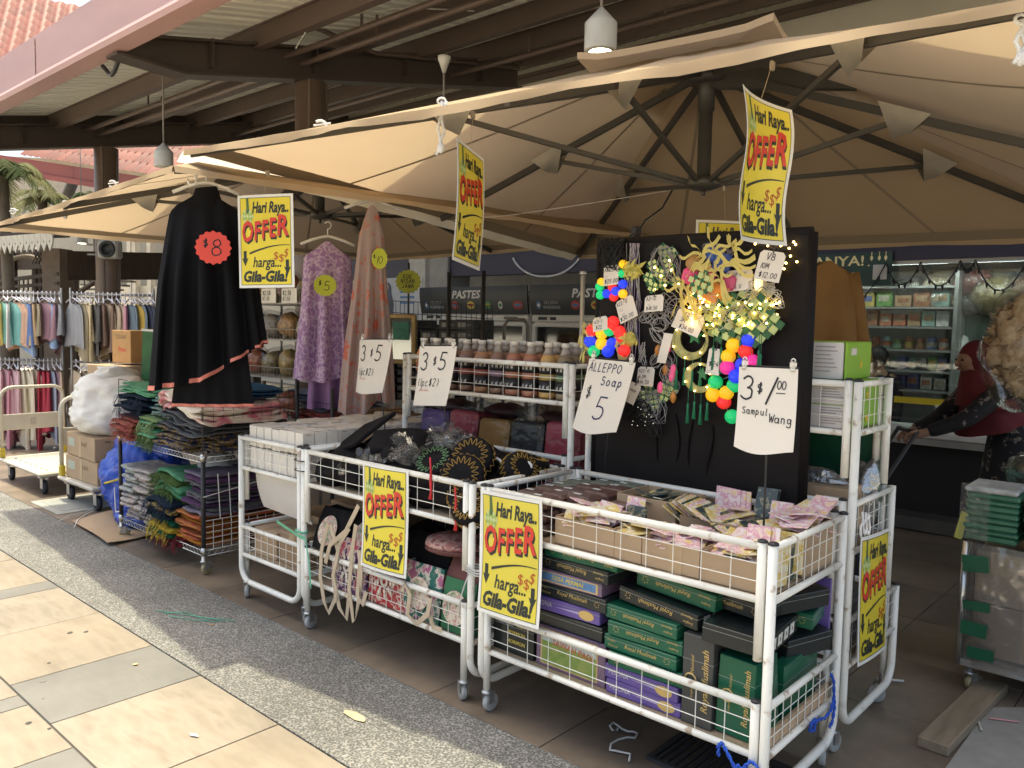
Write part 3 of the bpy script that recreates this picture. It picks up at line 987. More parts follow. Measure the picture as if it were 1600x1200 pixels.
goods_row(gx, 3.25, 1.85, 1.052, .13, 13, 'box', 'goods on the lowest shelf behind glass', 5)
FR = thing('display_fridge', 'glass-door display fridge with grey frame behind the shop glass', 'fridge', (XS + .85, 1.2, 0))
fgrey = mat('fridge_grey', (.36, .38, .39), .3, .2)
b = B()
b.box((.3, 0, .95), (.6, 1.5, 1.75), mat('fridge_inside', (.40, .44, .42), .5))
b.obj('cabinet', FR)
b = B()
b.tube([(-.05, .76, 1.80), (-.05, -.76, 1.80)], .05, fgrey, 10)
for y in (.75, .06, -.75): b.box((-.02, y, .95), (.06, .06, 1.7), fgrey)
b.obj('frame', FR)
for y in (.405, -.345):
 b = B()
 b.box((-.02, y, .95), (.008, .62, 1.6), film('fridge_glass', (.8, .86, .84), .14, .04, 0))
 b.obj('glass_door', FR)
goods_row(XS + .80, 1.88, .55, .95, .3, 9, 'mix', 'goods in the fridge on the low shelf', 6)
goods_row(XS + .80, 1.88, .55, 1.30, .26, 8, 'bag', 'bags in the fridge on the high shelf', 7)
for i, (px_, py_, rr, m) in enumerate(((1422, 452, .12, (.30, .29, .26)), (1470, 447, .15, (.52, .43, .30)), (1470, 468, .16, (.48, .40, .28)), (1520, 443, .16, (.36, .15, .13)), (1555, 460, .20, (.42, .36, .22)), (1515, 474, .13, (.33, .31, .27)), (1592, 455, .14, (.36, .22, .16)))):
 p = at(px_, py_, x=XS + .75)
 b = B()
 b.ball((0, 0, 0), rr, mat('bag_fill_%d' % i, m, .7, var=.45, vs=22, bump=.7, bs=30), 16, (.6, 1.1, .8), .35, i)
 t = thing('snack_bag', ['small grey', 'upper tan crumb-filled', 'lower tan crumb-filled', 'reddish', 'large yellowish leaf-filled', 'plain grey', 'brown edge'][i] + ' plastic bag heaped on top of the display fridge', 'bag', tuple(p), group='bags on the fridge')
 b.obj('contents', t)
 b = B()
 b.ball((0, 0, .01), rr * 1.1, film('bag_film', (.92, .92, .9), .18, .12, .6, 30), 12, (.65, 1.1, .85), .3, i)
 b.obj('film', t)
panel = mat('freezer_panel', (.030, .036, .045), .35, var=.03)
wht = mat('freezer_white', (.74, .75, .73), .35, var=.04)
lettw = mat('letter_white', (.72, .72, .70), .5, var=0)
cols = [mat('logo_%d' % i, c, .5, var=0) for i, c in enumerate(((.10, .22, .42), (.45, .06, .05), (.62, .52, .10), (.05, .25, .12), (.7, .7, .66)))]
def freezer(y0, w, label):
 t = thing('upright_freezer', label, 'freezer', (6.62, y0, 0), group='branded freezers at the shop back')
 b = B()
 b.box((.36, -w / 2, .98), (.7, w, 1.9), wht, bev=.02)
 b.obj('body', t)
 fn0 = lambda u, v, d=0: Vector((-.01 - d - .05 * sin(v / .30 * pi * .5 + .2), -u, 1.655 + v))
 b = B()
 b.sheet(lambda u, v: fn0(u * w, v * .31), 10, 6, panel, thick=.02)
 b.obj('header_panel', t)
 b = B()
 s = w / 1.7
 b.text('PASTES', (.56 * s, .175, 1.02 * s, .268), fn0, lettw, .003, .03, .2)
 b.text('SELERA', (.19 * s, .11, .38 * s, .145), fn0, mat('letter_dim', (.38, .42, .44), .5, var=0), .003)
 b.text('WARISAN', (.17 * s, .06, .40 * s, .095), fn0, mat('letter_dim', (.38, .42, .44), .5, var=0), .003, .02)
 b.obj('lettering', t)
 b = B()
 for i, (x, ww, m) in enumerate(((.09, .055, 0), (.55, .10, 1), (.80, .11, 2), (1.08, .09, 3), (1.28, .06, 4), (1.50, .13, 1))):
  b.flat([((x + ww * .5 + ww * .55 * cos(k * pi / 8)) * s, .10 + .045 * sin(k * pi / 8)) for k in range(16)], fn0, .003, cols[m])
  b.flat([((x + ww * .5 + ww * .40 * cos(k * pi / 8)) * s, .10 + .018 * sin(k * pi / 8)) for k in range(16)], fn0, .0045, cols[(m + 4) % 5])
 b.obj('logos', t)
 b = B()
 b.box((.0, -w / 2, 1.615), (.05, w * .99, .07), wht, bev=.01)
 b.box((-.028, -.3 * s, 1.615), (.004, .08, .03), dark)
 b.box((-.028, -.16 * s, 1.615), (.004, .12, .03), dark)
 b.box((-.028, -1.45 * s, 1.615), (.004, .2, .03), mat('freezer_badge', (.14, .14, .14), .4))
 b.obj('control_strip', t)
 for k in range(2):
  yc = -w * (.255 + .49 * k)
  b = B()
  for dy in (-.46, .46): b.box((-.01, yc + dy * w * .49, .85), (.06, .05, 1.42), wht, bev=.008)
  for z in (.15, 1.55): b.box((-.01, yc, z), (.06, w * .45, .05), wht, bev=.008)
  dr = b.obj('door', t)
  b = B()
  b.box((-.005, yc, .85), (.01, w * .42, 1.36), film('freezer_glass', (.30, .33, .34), .2, .05, 0))
  b.obj('door_glass', dr)
 return t
freezer(7.42, 1.72, 'left freezer of the pair with dark curved header, behind the bottles')
freezer(5.66, 1.72, 'right freezer of the pair with dark curved header, beside the black board')
for i, (px_, py_, w, h, c) in enumerate(((664, 445, .42, .55, (.50, .48, .43)), (690, 440, .42, .62, (.30, .29, .27)))):
 p = at(px_, py_, x=7.0)
 b = B()
 b.box((0, 0, p.z / 2 + h / 2), (.4, w, p.z + h), mat('cupboard_%d' % i, c, .6), bev=.01)
 b.obj('store_cupboard', loc=(p.x + .1, p.y, 0), label=['pale tall cupboard left of the freezers', 'grey tall cupboard beside the pale cupboard'][i], cat='cupboard')
b = B()
pp = at(620, 467, x=6.9)
b.box((0, 0, 0), (.02, 1.0, .55), mat('poster_pale', (.52, .54, .56), .5), bev=.002)
t = thing('wall_poster', 'pale poster of a dark-clad figure left of the freezers', 'poster', tuple(pp))
b.obj('sheet', t)
b = B()
fn = xy((-.011, .5, -.275), (0, -1, 0), (0, 0, 1), (-1, 0, 0))
fig = mat('poster_figure', (.06, .07, .12), .5)
b.flat([(.24, .02), (.44, .02), (.46, .2), (.41, .34), (.40, .44), (.34, .50), (.28, .44), (.27, .34), (.2, .2)], fn, .002, fig)
b.flat([(.31 + .04 * cos(k * pi / 5), .43 + .05 * sin(k * pi / 5)) for k in range(10)], fn, .003, mat('poster_skin', (.42, .28, .2), .5))
for k in range(4): b.flat([(.58, .42 - .07 * k), (.86, .42 - .07 * k), (.86, .45 - .07 * k), (.58, .45 - .07 * k)], fn, .002, cols[0])
b.obj('print', t)
# ------------------------------------------------------------------ umbrellas
canopy = cloth('beige_canvas', (.51, .385, .255), .35, .16, 1.1)
hemm = cloth('beige_canvas_hem_shade', (.30, .24, .17), .0, .04, 1.2)  # hem webbing, its dark colour also standing in for valance shade
sunlit_trim = cloth('sunlit_valance', (.85, .81, .72), .40, .04, 2)  # canvas whitened so that one valance looks sunlit
ribm = mat('umbrella_frame', (.075, .070, .062), .42, .3, var=.08)
patchm = cloth('pocket_canvas', (.50, .46, .39), .3, .16, 14)
boltm = mat('zinc_bolt', (.5, .5, .48), .35, .8, var=0)
TH = radians(7.0)
def umbrella(label, cx, cy, half, ze, tilt, zring, zlow, arm, seed, th):
 t = thing('cantilever_umbrella', label, 'umbrella', (cx, cy, 0), th, 'square cantilever umbrellas over the stalls')
 r0 = .12
 H = half
 def surf(k, s, q, dz=0):
  rad = 1 - q * (1 - r0)
  bow = 1 - .012 * (1 - s * s) * rad
  a, b_ = H * rad * bow, H * rad * s
  z = ze + (zring - ze) * q - .022 * sin(pi * min(1, q * 1.05)) * abs(sin(pi * s)) + .008 * noise.noise((s * 3, q * 3, k + seed)) + .005 * noise.noise((s * 13, q * 4, k + seed)) * (1 - q)
  x, y = [(-a, b_), (-b_ * -1, a), (a, -b_), (-b_, -a)][k]
  return Vector((x, y, z - tilt * x / H * (rad) + dz))
 b = B()
 for k in range(4):
  b.sheet(lambda u, v: surf(k, 2 * u - 1, v), 36, 14, canopy)
 b.obj('canopy', t)
 for k in range(4):
  for s in (-.5, .5):
   b = B()
   b.sheet(lambda u, v: surf(k, s + (v - .5) * .012 / (1.02 - .88 * u), u, -.003 - .003 * sin(pi * v)), 16, 2, hemm)
   b.obj('seam', t)
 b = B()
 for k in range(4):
  b.sheet(lambda u, v: surf(k, 2 * u - 1, (.10 if k == 0 else .06) * v, -.005), 36, 2, hemm)  # front band widened to carry the valance's shade on the canopy
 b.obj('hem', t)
 b = B()
 for k in range(4):
  def val(u, v, k=k):
   p = surf(k, 2 * u - 1, 0)
   w = .010 * sin(u * 37 + k) * v + .006 * sin(u * 91) * v
   n_ = [Vector((-1, 0, 0)), Vector((0, 1, 0)), Vector((1, 0, 0)), Vector((0, -1, 0))][k]
   if k == 1 and seed == 1: return p + n_ * (.004 + .05 * v + w) - Vector((0, 0, .05 * v))  # near umbrella's left valance flared outward to catch the sun
   return p + n_ * (.004 + .006 * v + w) - Vector((0, 0, (.034 + .006 * sin(u * 23 + seed)) * v))
  b.sheet(val, 40, 2, sunlit_trim if k == 1 and seed == 1 else canopy)
 b.obj('valance', t)
 b = B()                                             # top vent cap
 zv, hv = zring - .05, .52
 tv = tilt
 for k in range(4):
  def vs_(u, v, k=k):
   rad = 1 - v
   s = 2 * u - 1
   a, b_ = hv * rad, hv * rad * s
   x, y = [(-a, b_), (b_, a), (a, -b_), (-b_, -a)][k]
   return Vector((x, y, zv + .08 * v - .02 * sin(pi * v) - .03 * (abs(s) ** 6) * (1 - v) * -1 - tv * x / H))
  b.sheet(vs_, 8, 4, canopy)
  def vv_(u, v, k=k):
   p = vs_(u, 0)
   return p + Vector((0, 0, -.035 * v))
  b.sheet(vv_, 8, 1, canopy)
 b.obj('vent_cap', t)
 b = B()
 b.lathe([(.05, zlow - .02), (.10, zlow), (.10, zlow + .035), (.05, zlow + .05)], ribm, 16)
 b.lathe([(.014, zlow - .05), (.014, zlow - .02)], ribm, 8)
 b.obj('lower_hub', t)
 b = B()
 zt = zring - .05
 b.lathe([(.038, zlow), (.038, zt - .2), (.046, zt - .2), (.046, zring + .06)], ribm, 14)
 b.lathe([(.08, zring - .03), (.10, zring - .02), (.10, zring + .02), (.05, zring + .03)], ribm, 16)
 b.obj('pole', t)
 b = B()
 b.lathe([(.05, zt - .06), (.11, zt - .05), (.11, zt), (.05, zt + .01)], ribm, 16)
 b.obj('upper_hub', t)
 def bar(b, p, q, w, h, m):
  d = (q - p)
  l = d.length
  d.normalize()
  sd = d.cross(Vector((0, 0, 1))).normalized()
  up_ = sd.cross(d)
  V = []
  for e in (p, q):
   for i, j in ((-1, -1), (1, -1), (1, 1), (-1, 1)): V.append(e + sd * (w / 2 * i) + up_ * (h / 2 * j))
  b.add(V, [(3, 2, 1, 0), (4, 5, 6, 7), (0, 1, 5, 4), (1, 2, 6, 5), (2, 3, 7, 6), (3, 0, 4, 7)], m)
 for k in range(4):
  for s in (0, 1):
   tip = surf(k, s, .012, -.022)
   root = Vector((tip.x, tip.y, 0)).normalized() * .09
   root.z = zt - .025 - tilt * root.x / H
   b = B()
   bar(b, root, tip, .024, .038, ribm)
   rb = b.obj('rib', t)
   f = .50
   mid = root.lerp(tip, f)
   lo = Vector((tip.x, tip.y, 0)).normalized() * .085
   lo.z = zlow + .018
   b = B()
   bar(b, lo, mid - Vector((0, 0, .02)), .020, .026, ribm)
   b.obj('strut', t)
   b = B()
   d = (tip - root).normalized()
   sd = d.cross(Vector((0, 0, 1))).normalized()
   c = mid + d * .02
   tri = [c - d * .12 + sd * .06 + Vector((0, 0, .035)), c + d * .13 + sd * .05 + Vector((0, 0, .03)), c + d * .12 - sd * .055 + Vector((0, 0, .03)), c - d * .13 - sd * .06 + Vector((0, 0, .035)), c - d * .055 - Vector((0, 0, .12)), c + d * .03 - Vector((0, 0, .07))]
   b.add(tri, [(0, 1, 5, 4), (3, 4, 5, 2)], patchm, True)
   b.obj('pocket_flap', t)
 if arm:
  b = B()
  tip = Vector(arm)
  bar(b, Vector((0, 0, zt - .03)), Vector((tip.x, tip.y, zt - .33)), .055, .10, ribm)
  q = Vector((tip.x, tip.y, zt - .33)) * .42 + Vector((0, 0, zt - .03)) * .58
  d = (Vector((tip.x, tip.y, 0))).normalized()
  for w_ in (0, .09): b.ball(q + d * w_ + Vector((0, 0, .02)) + d.cross(Vector((0, 0, 1))) * .03, .010, boltm, 8)
  b.obj('arm', t)
  b = B()
  b.box((tip.x, tip.y, (zt - .2) / 2), (.09, .13, zt - .2), ribm, bev=.01)
  b.obj('mast', t)
  b = B()
  b.box((tip.x, tip.y, .04), (.8, .8, .08), mat('ballast_slab', (.25, .24, .22), .85), bev=.01)
  b.obj('base', t)
 return t, surf
HALF = 1.925
e_, d_ = Vector((sin(TH), -cos(TH), 0)), Vector((cos(TH), sin(TH), 0))
cA = Vector((1.93, 3.94, 0)) + HALF * (e_ + d_)
U1, sfA = umbrella('near beige square umbrella whose lit front edge crosses the whole view', cA.x, cA.y, HALF, 2.275, .10, 2.99, 2.33, (.2, -2.25, 0), 1, TH)
TH2 = radians(-4)
e2, d2 = Vector((sin(TH2), -cos(TH2), 0)), Vector((cos(TH2), sin(TH2), 0))
cB = Vector((2.09, 7.81, 0)) + HALF * (e2 + d2) + e2 * .17
U2, sfB = umbrella('far beige square umbrella at the left, partly behind the near one', cB.x, cB.y, HALF, 2.265, .0, 2.84, 2.38, (.35, 1.85, 0), 2, TH2)
def edgeA(k, s, q=0, dz=0):
 """point on the near umbrella in the place (side k, s along it, q towards the middle)"""
 p = sfA(k, s, q, dz)
 return Vector((cA.x + p.x * cos(TH) - p.y * sin(TH), cA.y + p.x * sin(TH) + p.y * cos(TH), p.z))
# ------------------------------------------------------------------ white basket carts
white = speck('white_paint', (.82, .80, .73), [(.57, (.80, .78, .71)), (.63, (.70, .66, .58)), (.67, (.45, .36, .27)), (1, (.22, .14, .09))], 19, .32, detail=7, bump=0)
white2 = mat('white_wire', (.82, .80, .73), .35, var=.04, vs=4)
capm = mat('black_cap', (.025, .025, .028), .45)
rubber = mat('grey_rubber', (.40, .40, .38), .55)
zinc = mat('zinc', (.45, .45, .44), .35, .8, var=.1)
board_m = mat('hardboard', (.40, .30, .20), .75, var=.12, vs=12)
def castor_mesh(parent, x, y, z0, rz, lock=False, wm=None):
 e = B()
 e.lathe([(.014, z0), (.014, .088), (.022, .086), (.022, .078), (.016, .076)][::-1], zinc, 10)
 for s in (-1, 1):
  e.box((.012, s * .017, .060), (.034, .003, .046), zinc)
 if lock: e.box((.05, 0, .058), (.035, .034, .01), zinc, ry=.5)
 f = e.obj('castor', parent, (x, y, 0), rz)
 w = B()
 w.T = Matrix.Translation((.02, 0, .036)) @ Matrix.Rotation(pi / 2, 4, 'X')
 w.lathe([(.0, -.012), (.012, -.013), (.018, -.010), (.032, -.012), (.036, -.008), (.036, .008), (.032, .012), (.018, .010), (.012, .013), (.0, .012)], wm or rubber, 18)
 w.obj('wheel', f)
def grid(b, fn, w, h, nx, ny, m=None, r=.0019, x0=0):
 m = m or white2
 for i in range(1, nx): b.wire(fn(w * i / nx, 0, 0), fn(w * i / nx, h, 0), r, m)
 for j in range(1, ny): b.wire(fn(0, h * j / ny, .003), fn(w, h * j / ny, .003), r, m)
def cart(label, loc, rz, L, baskets, ubot, group, floors=None):
 """baskets: (ztop, zbottom, depth, gap_below_post) from the top down; front face at local x = 0"""
 t = thing('basket_cart', label, 'cart', loc, rz, group)
 hl = L / 2
 rU, rr = .0155, .0115
 Dmax = max(k[2] for k in baskets)
 for s in (-1, 1):                                    # U-shaped ends
  y = s * hl
  zt_f, zt_b = baskets[0][0], max(k[0] for k in baskets if k[2] == Dmax)
  R_ = .085
  P = [(0, y, zt_f), (0, y, ubot + R_)] + [(R_ - R_ * cos(a), y, ubot + R_ - R_ * sin(a)) for a in [radians(15 * i) for i in range(1, 6)]] + [(R_, y, ubot), (Dmax - R_, y, ubot)]
  P += [(Dmax - R_ + R_ * sin(a), y, ubot + R_ - R_ * cos(a)) for a in [radians(15 * i) for i in range(1, 6)]] + [(Dmax, y, ubot + R_), (Dmax, y, zt_b)]
  b = B()
  b.tube(P, rU, white, 12)
  b.lathe([(rU + .001, 0), (rU + .001, .006), (rU * .5, .010), (0, .010)], capm, 12, (0, y, zt_f - .001))
  b.lathe([(rU + .001, 0), (rU + .001, .006), (rU * .5, .010), (0, .010)], capm, 12, (Dmax, y, zt_b - .001))
  for zt, zb, D, _ in baskets:
   if D < Dmax: b.tube([(D, y, zt), (D, y, zb - .22)], rU, white, 12)
  b.obj('end_frame', t)
  for zt, zb, D, _ in baskets:
   for z in (zt - .012, zb):
    b = B()
    b.tube([(rU * .6, y, z), (D - rU * .6, y, z)], rr, white, 10)
    b.obj('end_rail', t)
   b = B()
   fn = xy((rU, y - .004 * s, zb), (1, 0, 0), (0, 0, 1))
   grid(b, fn, D - 2 * rU, zt - .012 - zb, max(4, round(D / .065)), 3)
   b.obj('wire_panel', t)
 for i, (zt, zb, D, drop) in enumerate(baskets):
  for x in (0, D):
   sx = -1 if x == 0 else 1
   yy = hl - .033
   for s in (-1, 1):
    b = B()
    z1 = zb - drop
    b.tube([(x + sx * .002, s * yy, zt + .002), (x + sx * .002, s * yy, z1)], .0145, white, 12)
    b.lathe([(.0155, 0), (.0155, .005), (.008, .009), (0, .009)], capm, 12, (x + sx * .002, s * yy, zt + .002))
    b.obj('corner_post', t)
   for z in (zt - .012, zb):
    b = B()
    b.tube([(x, -yy + .01, z), (x, yy - .01, z)], rr if z == zb else .0125, white, 10)
    b.obj('long_rail', t)
   b = B()
   fn = xy((x + .004 * (-sx), yy, zb), (0, -1, 0), (0, 0, 1))
   grid(b, fn, 2 * yy, zt - .012 - zb, 11, 3)
   b.obj('wire_panel', t)
  b = B()
  b.box((D / 2, 0, zb + .004), (D - .03, L - .04, .006), floors[i] if floors else board_m)
  b.obj('basket_floor', t)
 zb = baskets[-1][1]
 for x in (0, Dmax):
  for s in (-1, 1):
   castor_mesh(t, x, s * (hl - .033), zb - baskets[-1][3], RND.uniform(-1.2, 1.2) + (pi if x else 0))
 return t
GR = 'white wire-sided basket carts'
FB = [(.912, .735, .57, .185), (.418, .250, .57, .155)]
C1 = cart('nearest white basket cart holding envelope packets over garment boxes', (2.28, 1.585, 0), 0, 1.19, FB, .105, GR)
C2 = cart('white basket cart holding black caps above and cloth tote bags below', (2.28, 2.835, 0), 0, 1.18, FB, .105, GR)
C3 = cart('white basket cart end-on to the walkway, full of small white boxes', (2.885, 3.475, 0), pi / 2, 1.19, FB, .105, GR)
TB = [(1.372, 1.185, .33, .16), (.94, .752, .44, .2), (.512, .330, .56, .2)]
C4 = cart('tall tiered white cart with drink bottles on its top basket', (2.945, 2.855, 0), 0, 1.17, TB, .11, GR)
C5 = cart('tall tiered white cart at right with white and green cartons on top', (2.935, 1.575, 0), 0, 1.17, TB, .11, GR)
# ------------------------------------------------------------------ yellow offer posters
YELS = [mat('poster_yellow_%d' % i, c, r_, var=.10, vs=4, bump=.12, bs=7) for i, (c, r_) in enumerate((((.74, .60, .045), .33), ((.70, .585, .07), .42), ((.76, .63, .06), .36), ((.68, .55, .04), .30)))]
YN = [0]
pwht = mat('poster_white', (.74, .73, .69), .4, var=.03)
ink = mat('poster_ink', (.022, .030, .026), .4, var=0)
redi = mat('poster_red', (.62, .045, .03), .4, var=.05)
drk = mat('poster_dark_green', (.035, .055, .03), .4, var=0)
kgl, kgd, kgw = mat('ketupat_green', (.30, .42, .10), .5), mat('ketupat_dark', (.07, .14, .05), .5), mat('ketupat_pale', (.52, .58, .28), .5)
dolr = mat('dollar_rust', (.45, .09, .02), .4, var=0)
cordm = mat('cord', (.45, .34, .2), .7)
clipm = mat('clear_clip', (.62, .62, .6), .15, var=.05)
def poster(label, o, ux, uy, bend=None, cord=None, w=.315, h=.47, clip=True):
 """o = lower left corner seen from the front"""
 o, ux, uy = Vector(o), Vector(ux).normalized(), Vector(uy).normalized()
 n = ux.cross(uy).normalized()
 bend = bend or (lambda a, b: Vector((0, 0, 0)))
 def F(u, v, d=0):
  b_ = bend(u / w, v / h)
  return o + ux * (u + b_[0]) + uy * (v + b_[1]) + n * (d + b_[2])
 def N(x0, y0, x1, y1): return (x0 * w, y0 * h, x1 * w, y1 * h)
 def Fn(a, b, d=0): return F(a * w, b * h, d)
 YN[0] += 1
 yel = YELS[YN[0] % 4]
 t = thing('offer_poster', label, 'poster', tuple(F(w / 2, 0)), group='yellow price offer posters')
 b = B()
 b.sheet(lambda u, v: F(u * w, v * h), 10, 16, pwht, thick=.0006)
 b.obj('paper', t, world=True)
 b = B()
 mx, my = .045, .03
 b.sheet(lambda u, v: Fn(mx + u * (1 - 2 * mx), my + v * (1 - 2 * my), .0005), 10, 16, yel)
 m2 = .055
 for (x0, y0, x1, y1) in ((mx, my, 1 - mx, my + .006), (mx, 1 - my - .006, 1 - mx, 1 - my), (mx, my, mx + .008, 1 - my), (1 - mx - .008, my, 1 - mx, 1 - my)):
  b.sheet(lambda u, v: Fn(x0 + u * (x1 - x0), y0 + v * (y1 - y0), .0009), 8, 12, drk)
 b.obj('print_field', t, world=True)
 b = B()
 b.text('Hari Raya..', N(.27, .765, .92, .925), F, ink, .0016, .035, .22)
 b.obj('greeting_lettering', t, world=True)
 b = B()
 b.text('harga...', N(.27, .185, .78, .335), F, ink, .0016, .018, .22)
 b.text('Gila-Gila!', N(.09, .06, .90, .19), F, ink, .0016, .045, .22)
 b.obj('price_lettering', t, world=True)
 b = B()
 sw = [(.21 + .72 * i / 12, .372 + .085 * sin(pi * .58 * i / 12), .003 + .009 * (1 - i / 12)) for i in range(13)]
 for (x, y, q), (x2, y2, q2) in zip(sw, sw[1:]): b.add([Fn(x, y - q, .0016), Fn(x2, y2 - q2, .0016), Fn(x2, y2 + q2, .0016), Fn(x, y + q, .0016)], [(0, 1, 2, 3)], ink)
 b.obj('swoosh', t, world=True)
 for cx, y1 in ((.125, .40), (.885, .30)):
  b = B()
  b.flat([(cx - .028, y1), (cx - .028, y1 - .085), (cx - .06, y1 - .075), (cx, y1 - .165), (cx + .06, y1 - .075), (cx + .028, y1 - .085), (cx + .028, y1)], Fn, .0016, ink)
  b.obj('arrow', t, world=True)
 for k, (dx, dy, m, dd) in enumerate(((.016, -.022, ink, .0016), (0, 0, redi, .0032))):
  b = B()
  xs = (.07, .30, .44, .575, .715, .93)
  for i, ch in enumerate('OFFER'):
   hh = (.235, .21, .205, .21, .225)[i]
   y0 = .492 + .016 * i
   b.text(ch, N(xs[i] + dx + .008, y0 + dy, xs[i + 1] + dx - .010, y0 + hh + dy), F, m, dd, .03, .08)
  b.obj(['offer_shadow', 'offer_lettering'][k], t, world=True)
 b = B()
 for x, y, r in ((.645, .29, 0), (.74, .265, 0), (.825, .315, .5)):
  b.text('$', N(x, y, x + .085, y + .095), F, dolr, .0016, .0, .05 + .3 * r, rot=r * .3)
 b.obj('dollar_signs', t, world=True)
 b = B()
 b.flat([(.165, .965), (.205, .965), (.215, .86), (.225, .80), (.15, .80), (.165, .86)], Fn, .0014, kgd)
 for cx, cy, s in ((.135, .775, .06), (.235, .77, .062)):
  for i in range(3):
   for j in range(3):
    x, y = cx + (i - j) * s * .36, cy + (i + j - 2) * s * .42
    q = s * .36
    b.flat([(x, y - q * 1.15), (x + q, y), (x, y + q * 1.15), (x - q, y)], Fn, .0018 + .0002 * ((i + j) % 2), kgl if (i + j) % 2 else kgw)
  b.flat([(cx - .01, cy - .07), (cx + .014, cy - .07), (cx + .03, cy - .15), (cx + .005, cy - .14), (cx - .02, cy - .15)], Fn, .0014, kgd)
 b.obj('ketupat_print', t, world=True)
 if cord:
  b = B()
  a = F(w / 2, h)
  b.tube([a, Vector(cord)], .0012, cordm, 4)
  b.box(Vector(cord) - Vector((0, 0, .01)), (.022, .012, .03), mat('bulldog_clip', (.35, .30, .24), .35, .5), bev=.003)
  b.obj('hang_cord', t, world=True)
 return t
def curl(k, p=0): return lambda a, b: Vector((0, 0, k * (1 - b) ** 2.2 + p * sin(pi * a)))
poster('yellow offer poster tied to the front of the nearest cart', (2.258, 2.155, .430), (.0, -1, .02), (0, .055, 1), curl(.035, .004))
poster('yellow offer poster on the front of the cart full of caps and tote bags', (2.258, 2.912, .442), (0, -1, .02), (0, .03, 1), curl(.02, .012))
poster('narrow-looking yellow offer poster on the end of the tall cart at right', (2.925, .950, .352), (1, 0, -.06), (-.01, 0, 1), curl(.01, .006))
def hang(label, px, py, d, yaw, bend, cord_to, roll=0, **k):
 """poster whose top middle sits at the photo point, turned by yaw about the vertical from facing the camera"""
 p = at(px, py, d=d)
 f = Vector((_f.x, _f.y, 0)).normalized()
 r = Vector((f.y, -f.x, 0))
 ux = r * cos(yaw) + f * sin(yaw)
 uy = Vector((0, 0, 1)) + ux * roll
 uy.normalize()
 ux = (ux - uy * ux.dot(uy)).normalized()
 return poster(label, p - ux * .1575 - uy * .47, ux, uy, bend, cord_to, **k)
c4 = edgeA(1, -.78)
hang('flat yellow offer poster hanging beside the black cape', 414, 304, 4.1, -.25, lambda a, b: Vector((0, 0, .006 * sin(pi * a))), at(418, 268, d=4.1), roll=-.02)
hang('edge-on yellow offer poster hanging from the lit umbrella front edge', 736, 232, 3.25, 1.27, lambda a, b: Vector((0, 0, .01 * sin(pi * b))), at(739, 176, d=3.25), roll=.07)
hang('curled yellow offer poster hanging largest at upper right', 1192, 151, 2.62, .80, lambda a, b: Vector((-.05 * max(0, b - .6) * (1 - a), -.03 * max(0, b - .8) * a * 3, .10 * (a - .5) ** 2 - .012 * sin(2 * pi * b))), at(1207, 98, d=2.62), roll=-.02)
hang('yellow offer poster mostly hidden behind the black board', 1132, 345, 4.3, .15, lambda a, b: Vector((0, 0, .01 * sin(pi * a))), at(1132, 292, d=4.3))
# ------------------------------------------------------------------ hand-lettered price signs on rods
card = mat('price_card', (.72, .66, .58), .45, var=.03, vs=3)
mk, mk2, mkr = mat('marker_black', (.015, .015, .02), .5, var=0), mat('marker_navy', (.02, .02, .09), .5, var=0), mat('marker_red', (.5, .05, .04), .5, var=0)
rodm = mat('black_rod', (.02, .02, .022), .4)
def price_sign(label, base, tl, tr, br, bl, draw, tear=.0, wave=.008):
 base = Vector(base)
 tl, tr, br, bl = map(Vector, (tl, tr, br, bl))
 w, h = (tr - tl).length, (tl - bl).length
 n = (tr - tl).cross(tl - bl).normalized()
 def F(u, v, d=0):
  a, b = u / w, v / h
  p = (bl * (1 - a) + br * a) * (1 - b) + (tl * (1 - a) + tr * a) * b
  return p + n * (d + wave * sin(pi * a) * (1 - .4 * b) + .018 * (1 - b) ** 2)
 t = thing('price_sign', label, 'price sign', tuple(base), group='hand-lettered cards clipped on rods')
 b = B()
 b.sheet(lambda u, v: F(u * w, v * h - (tear * h * sin(u * pi * 1.3) * (1 - v) if tear else 0)), 12, 10, card, thick=.0012)
 b.obj('card', t, world=True)
 b = B()
 draw(b, F, w, h)
 b.obj('lettering', t, world=True)
 b = B()
 top = (tl + tr) / 2 - n * .012
 b.tube([base, Vector((base.x, base.y, base.z + .06)), Vector((top.x, top.y, top.z - h * .5)), top + Vector((0, 0, .004))], .0038, rodm, 7)
 e = (tr - tl).normalized()
 b.tube([tl - n * .004 + Vector((0, 0, .004)), tr - n * .004 + Vector((0, 0, .004))], .004, rodm, 6)
 b.obj('rod', t, world=True)
 for s in (.1, .92):
  b = B()
  c = tl.lerp(tr, s) + Vector((0, 0, .008))
  b.box(c, (.02, .016, .034), film('clip_clear', (.85, .85, .85), .5, .1, 0, milky=.25), rz=atan2(e.y, e.x), bev=.004)
  b.tube([c + Vector((0, 0, .016)) + e * .007 * cos(q) + Vector((0, 0, .009 * sin(q))) for q in [pi * i / 6 for i in range(7)]], .0025, clipm, 5)
  b.obj('clip', t, world=True)
 return t
def d_alleppo(b, F, w, h):
 b.pen('ALLEPPO', .05 * w, .83 * h, .12 * h, F, mk2, .11, adv=.75)
 b.pen('Soap', .40 * w, .65 * h, .12 * h, F, mk2, .13, adv=.86)
 b.pen('$', .10 * w, .44 * h, .19 * h, F, mk, .07)
 b.pen('5', .40 * w, .16 * h, .32 * h, F, mk2, .07)
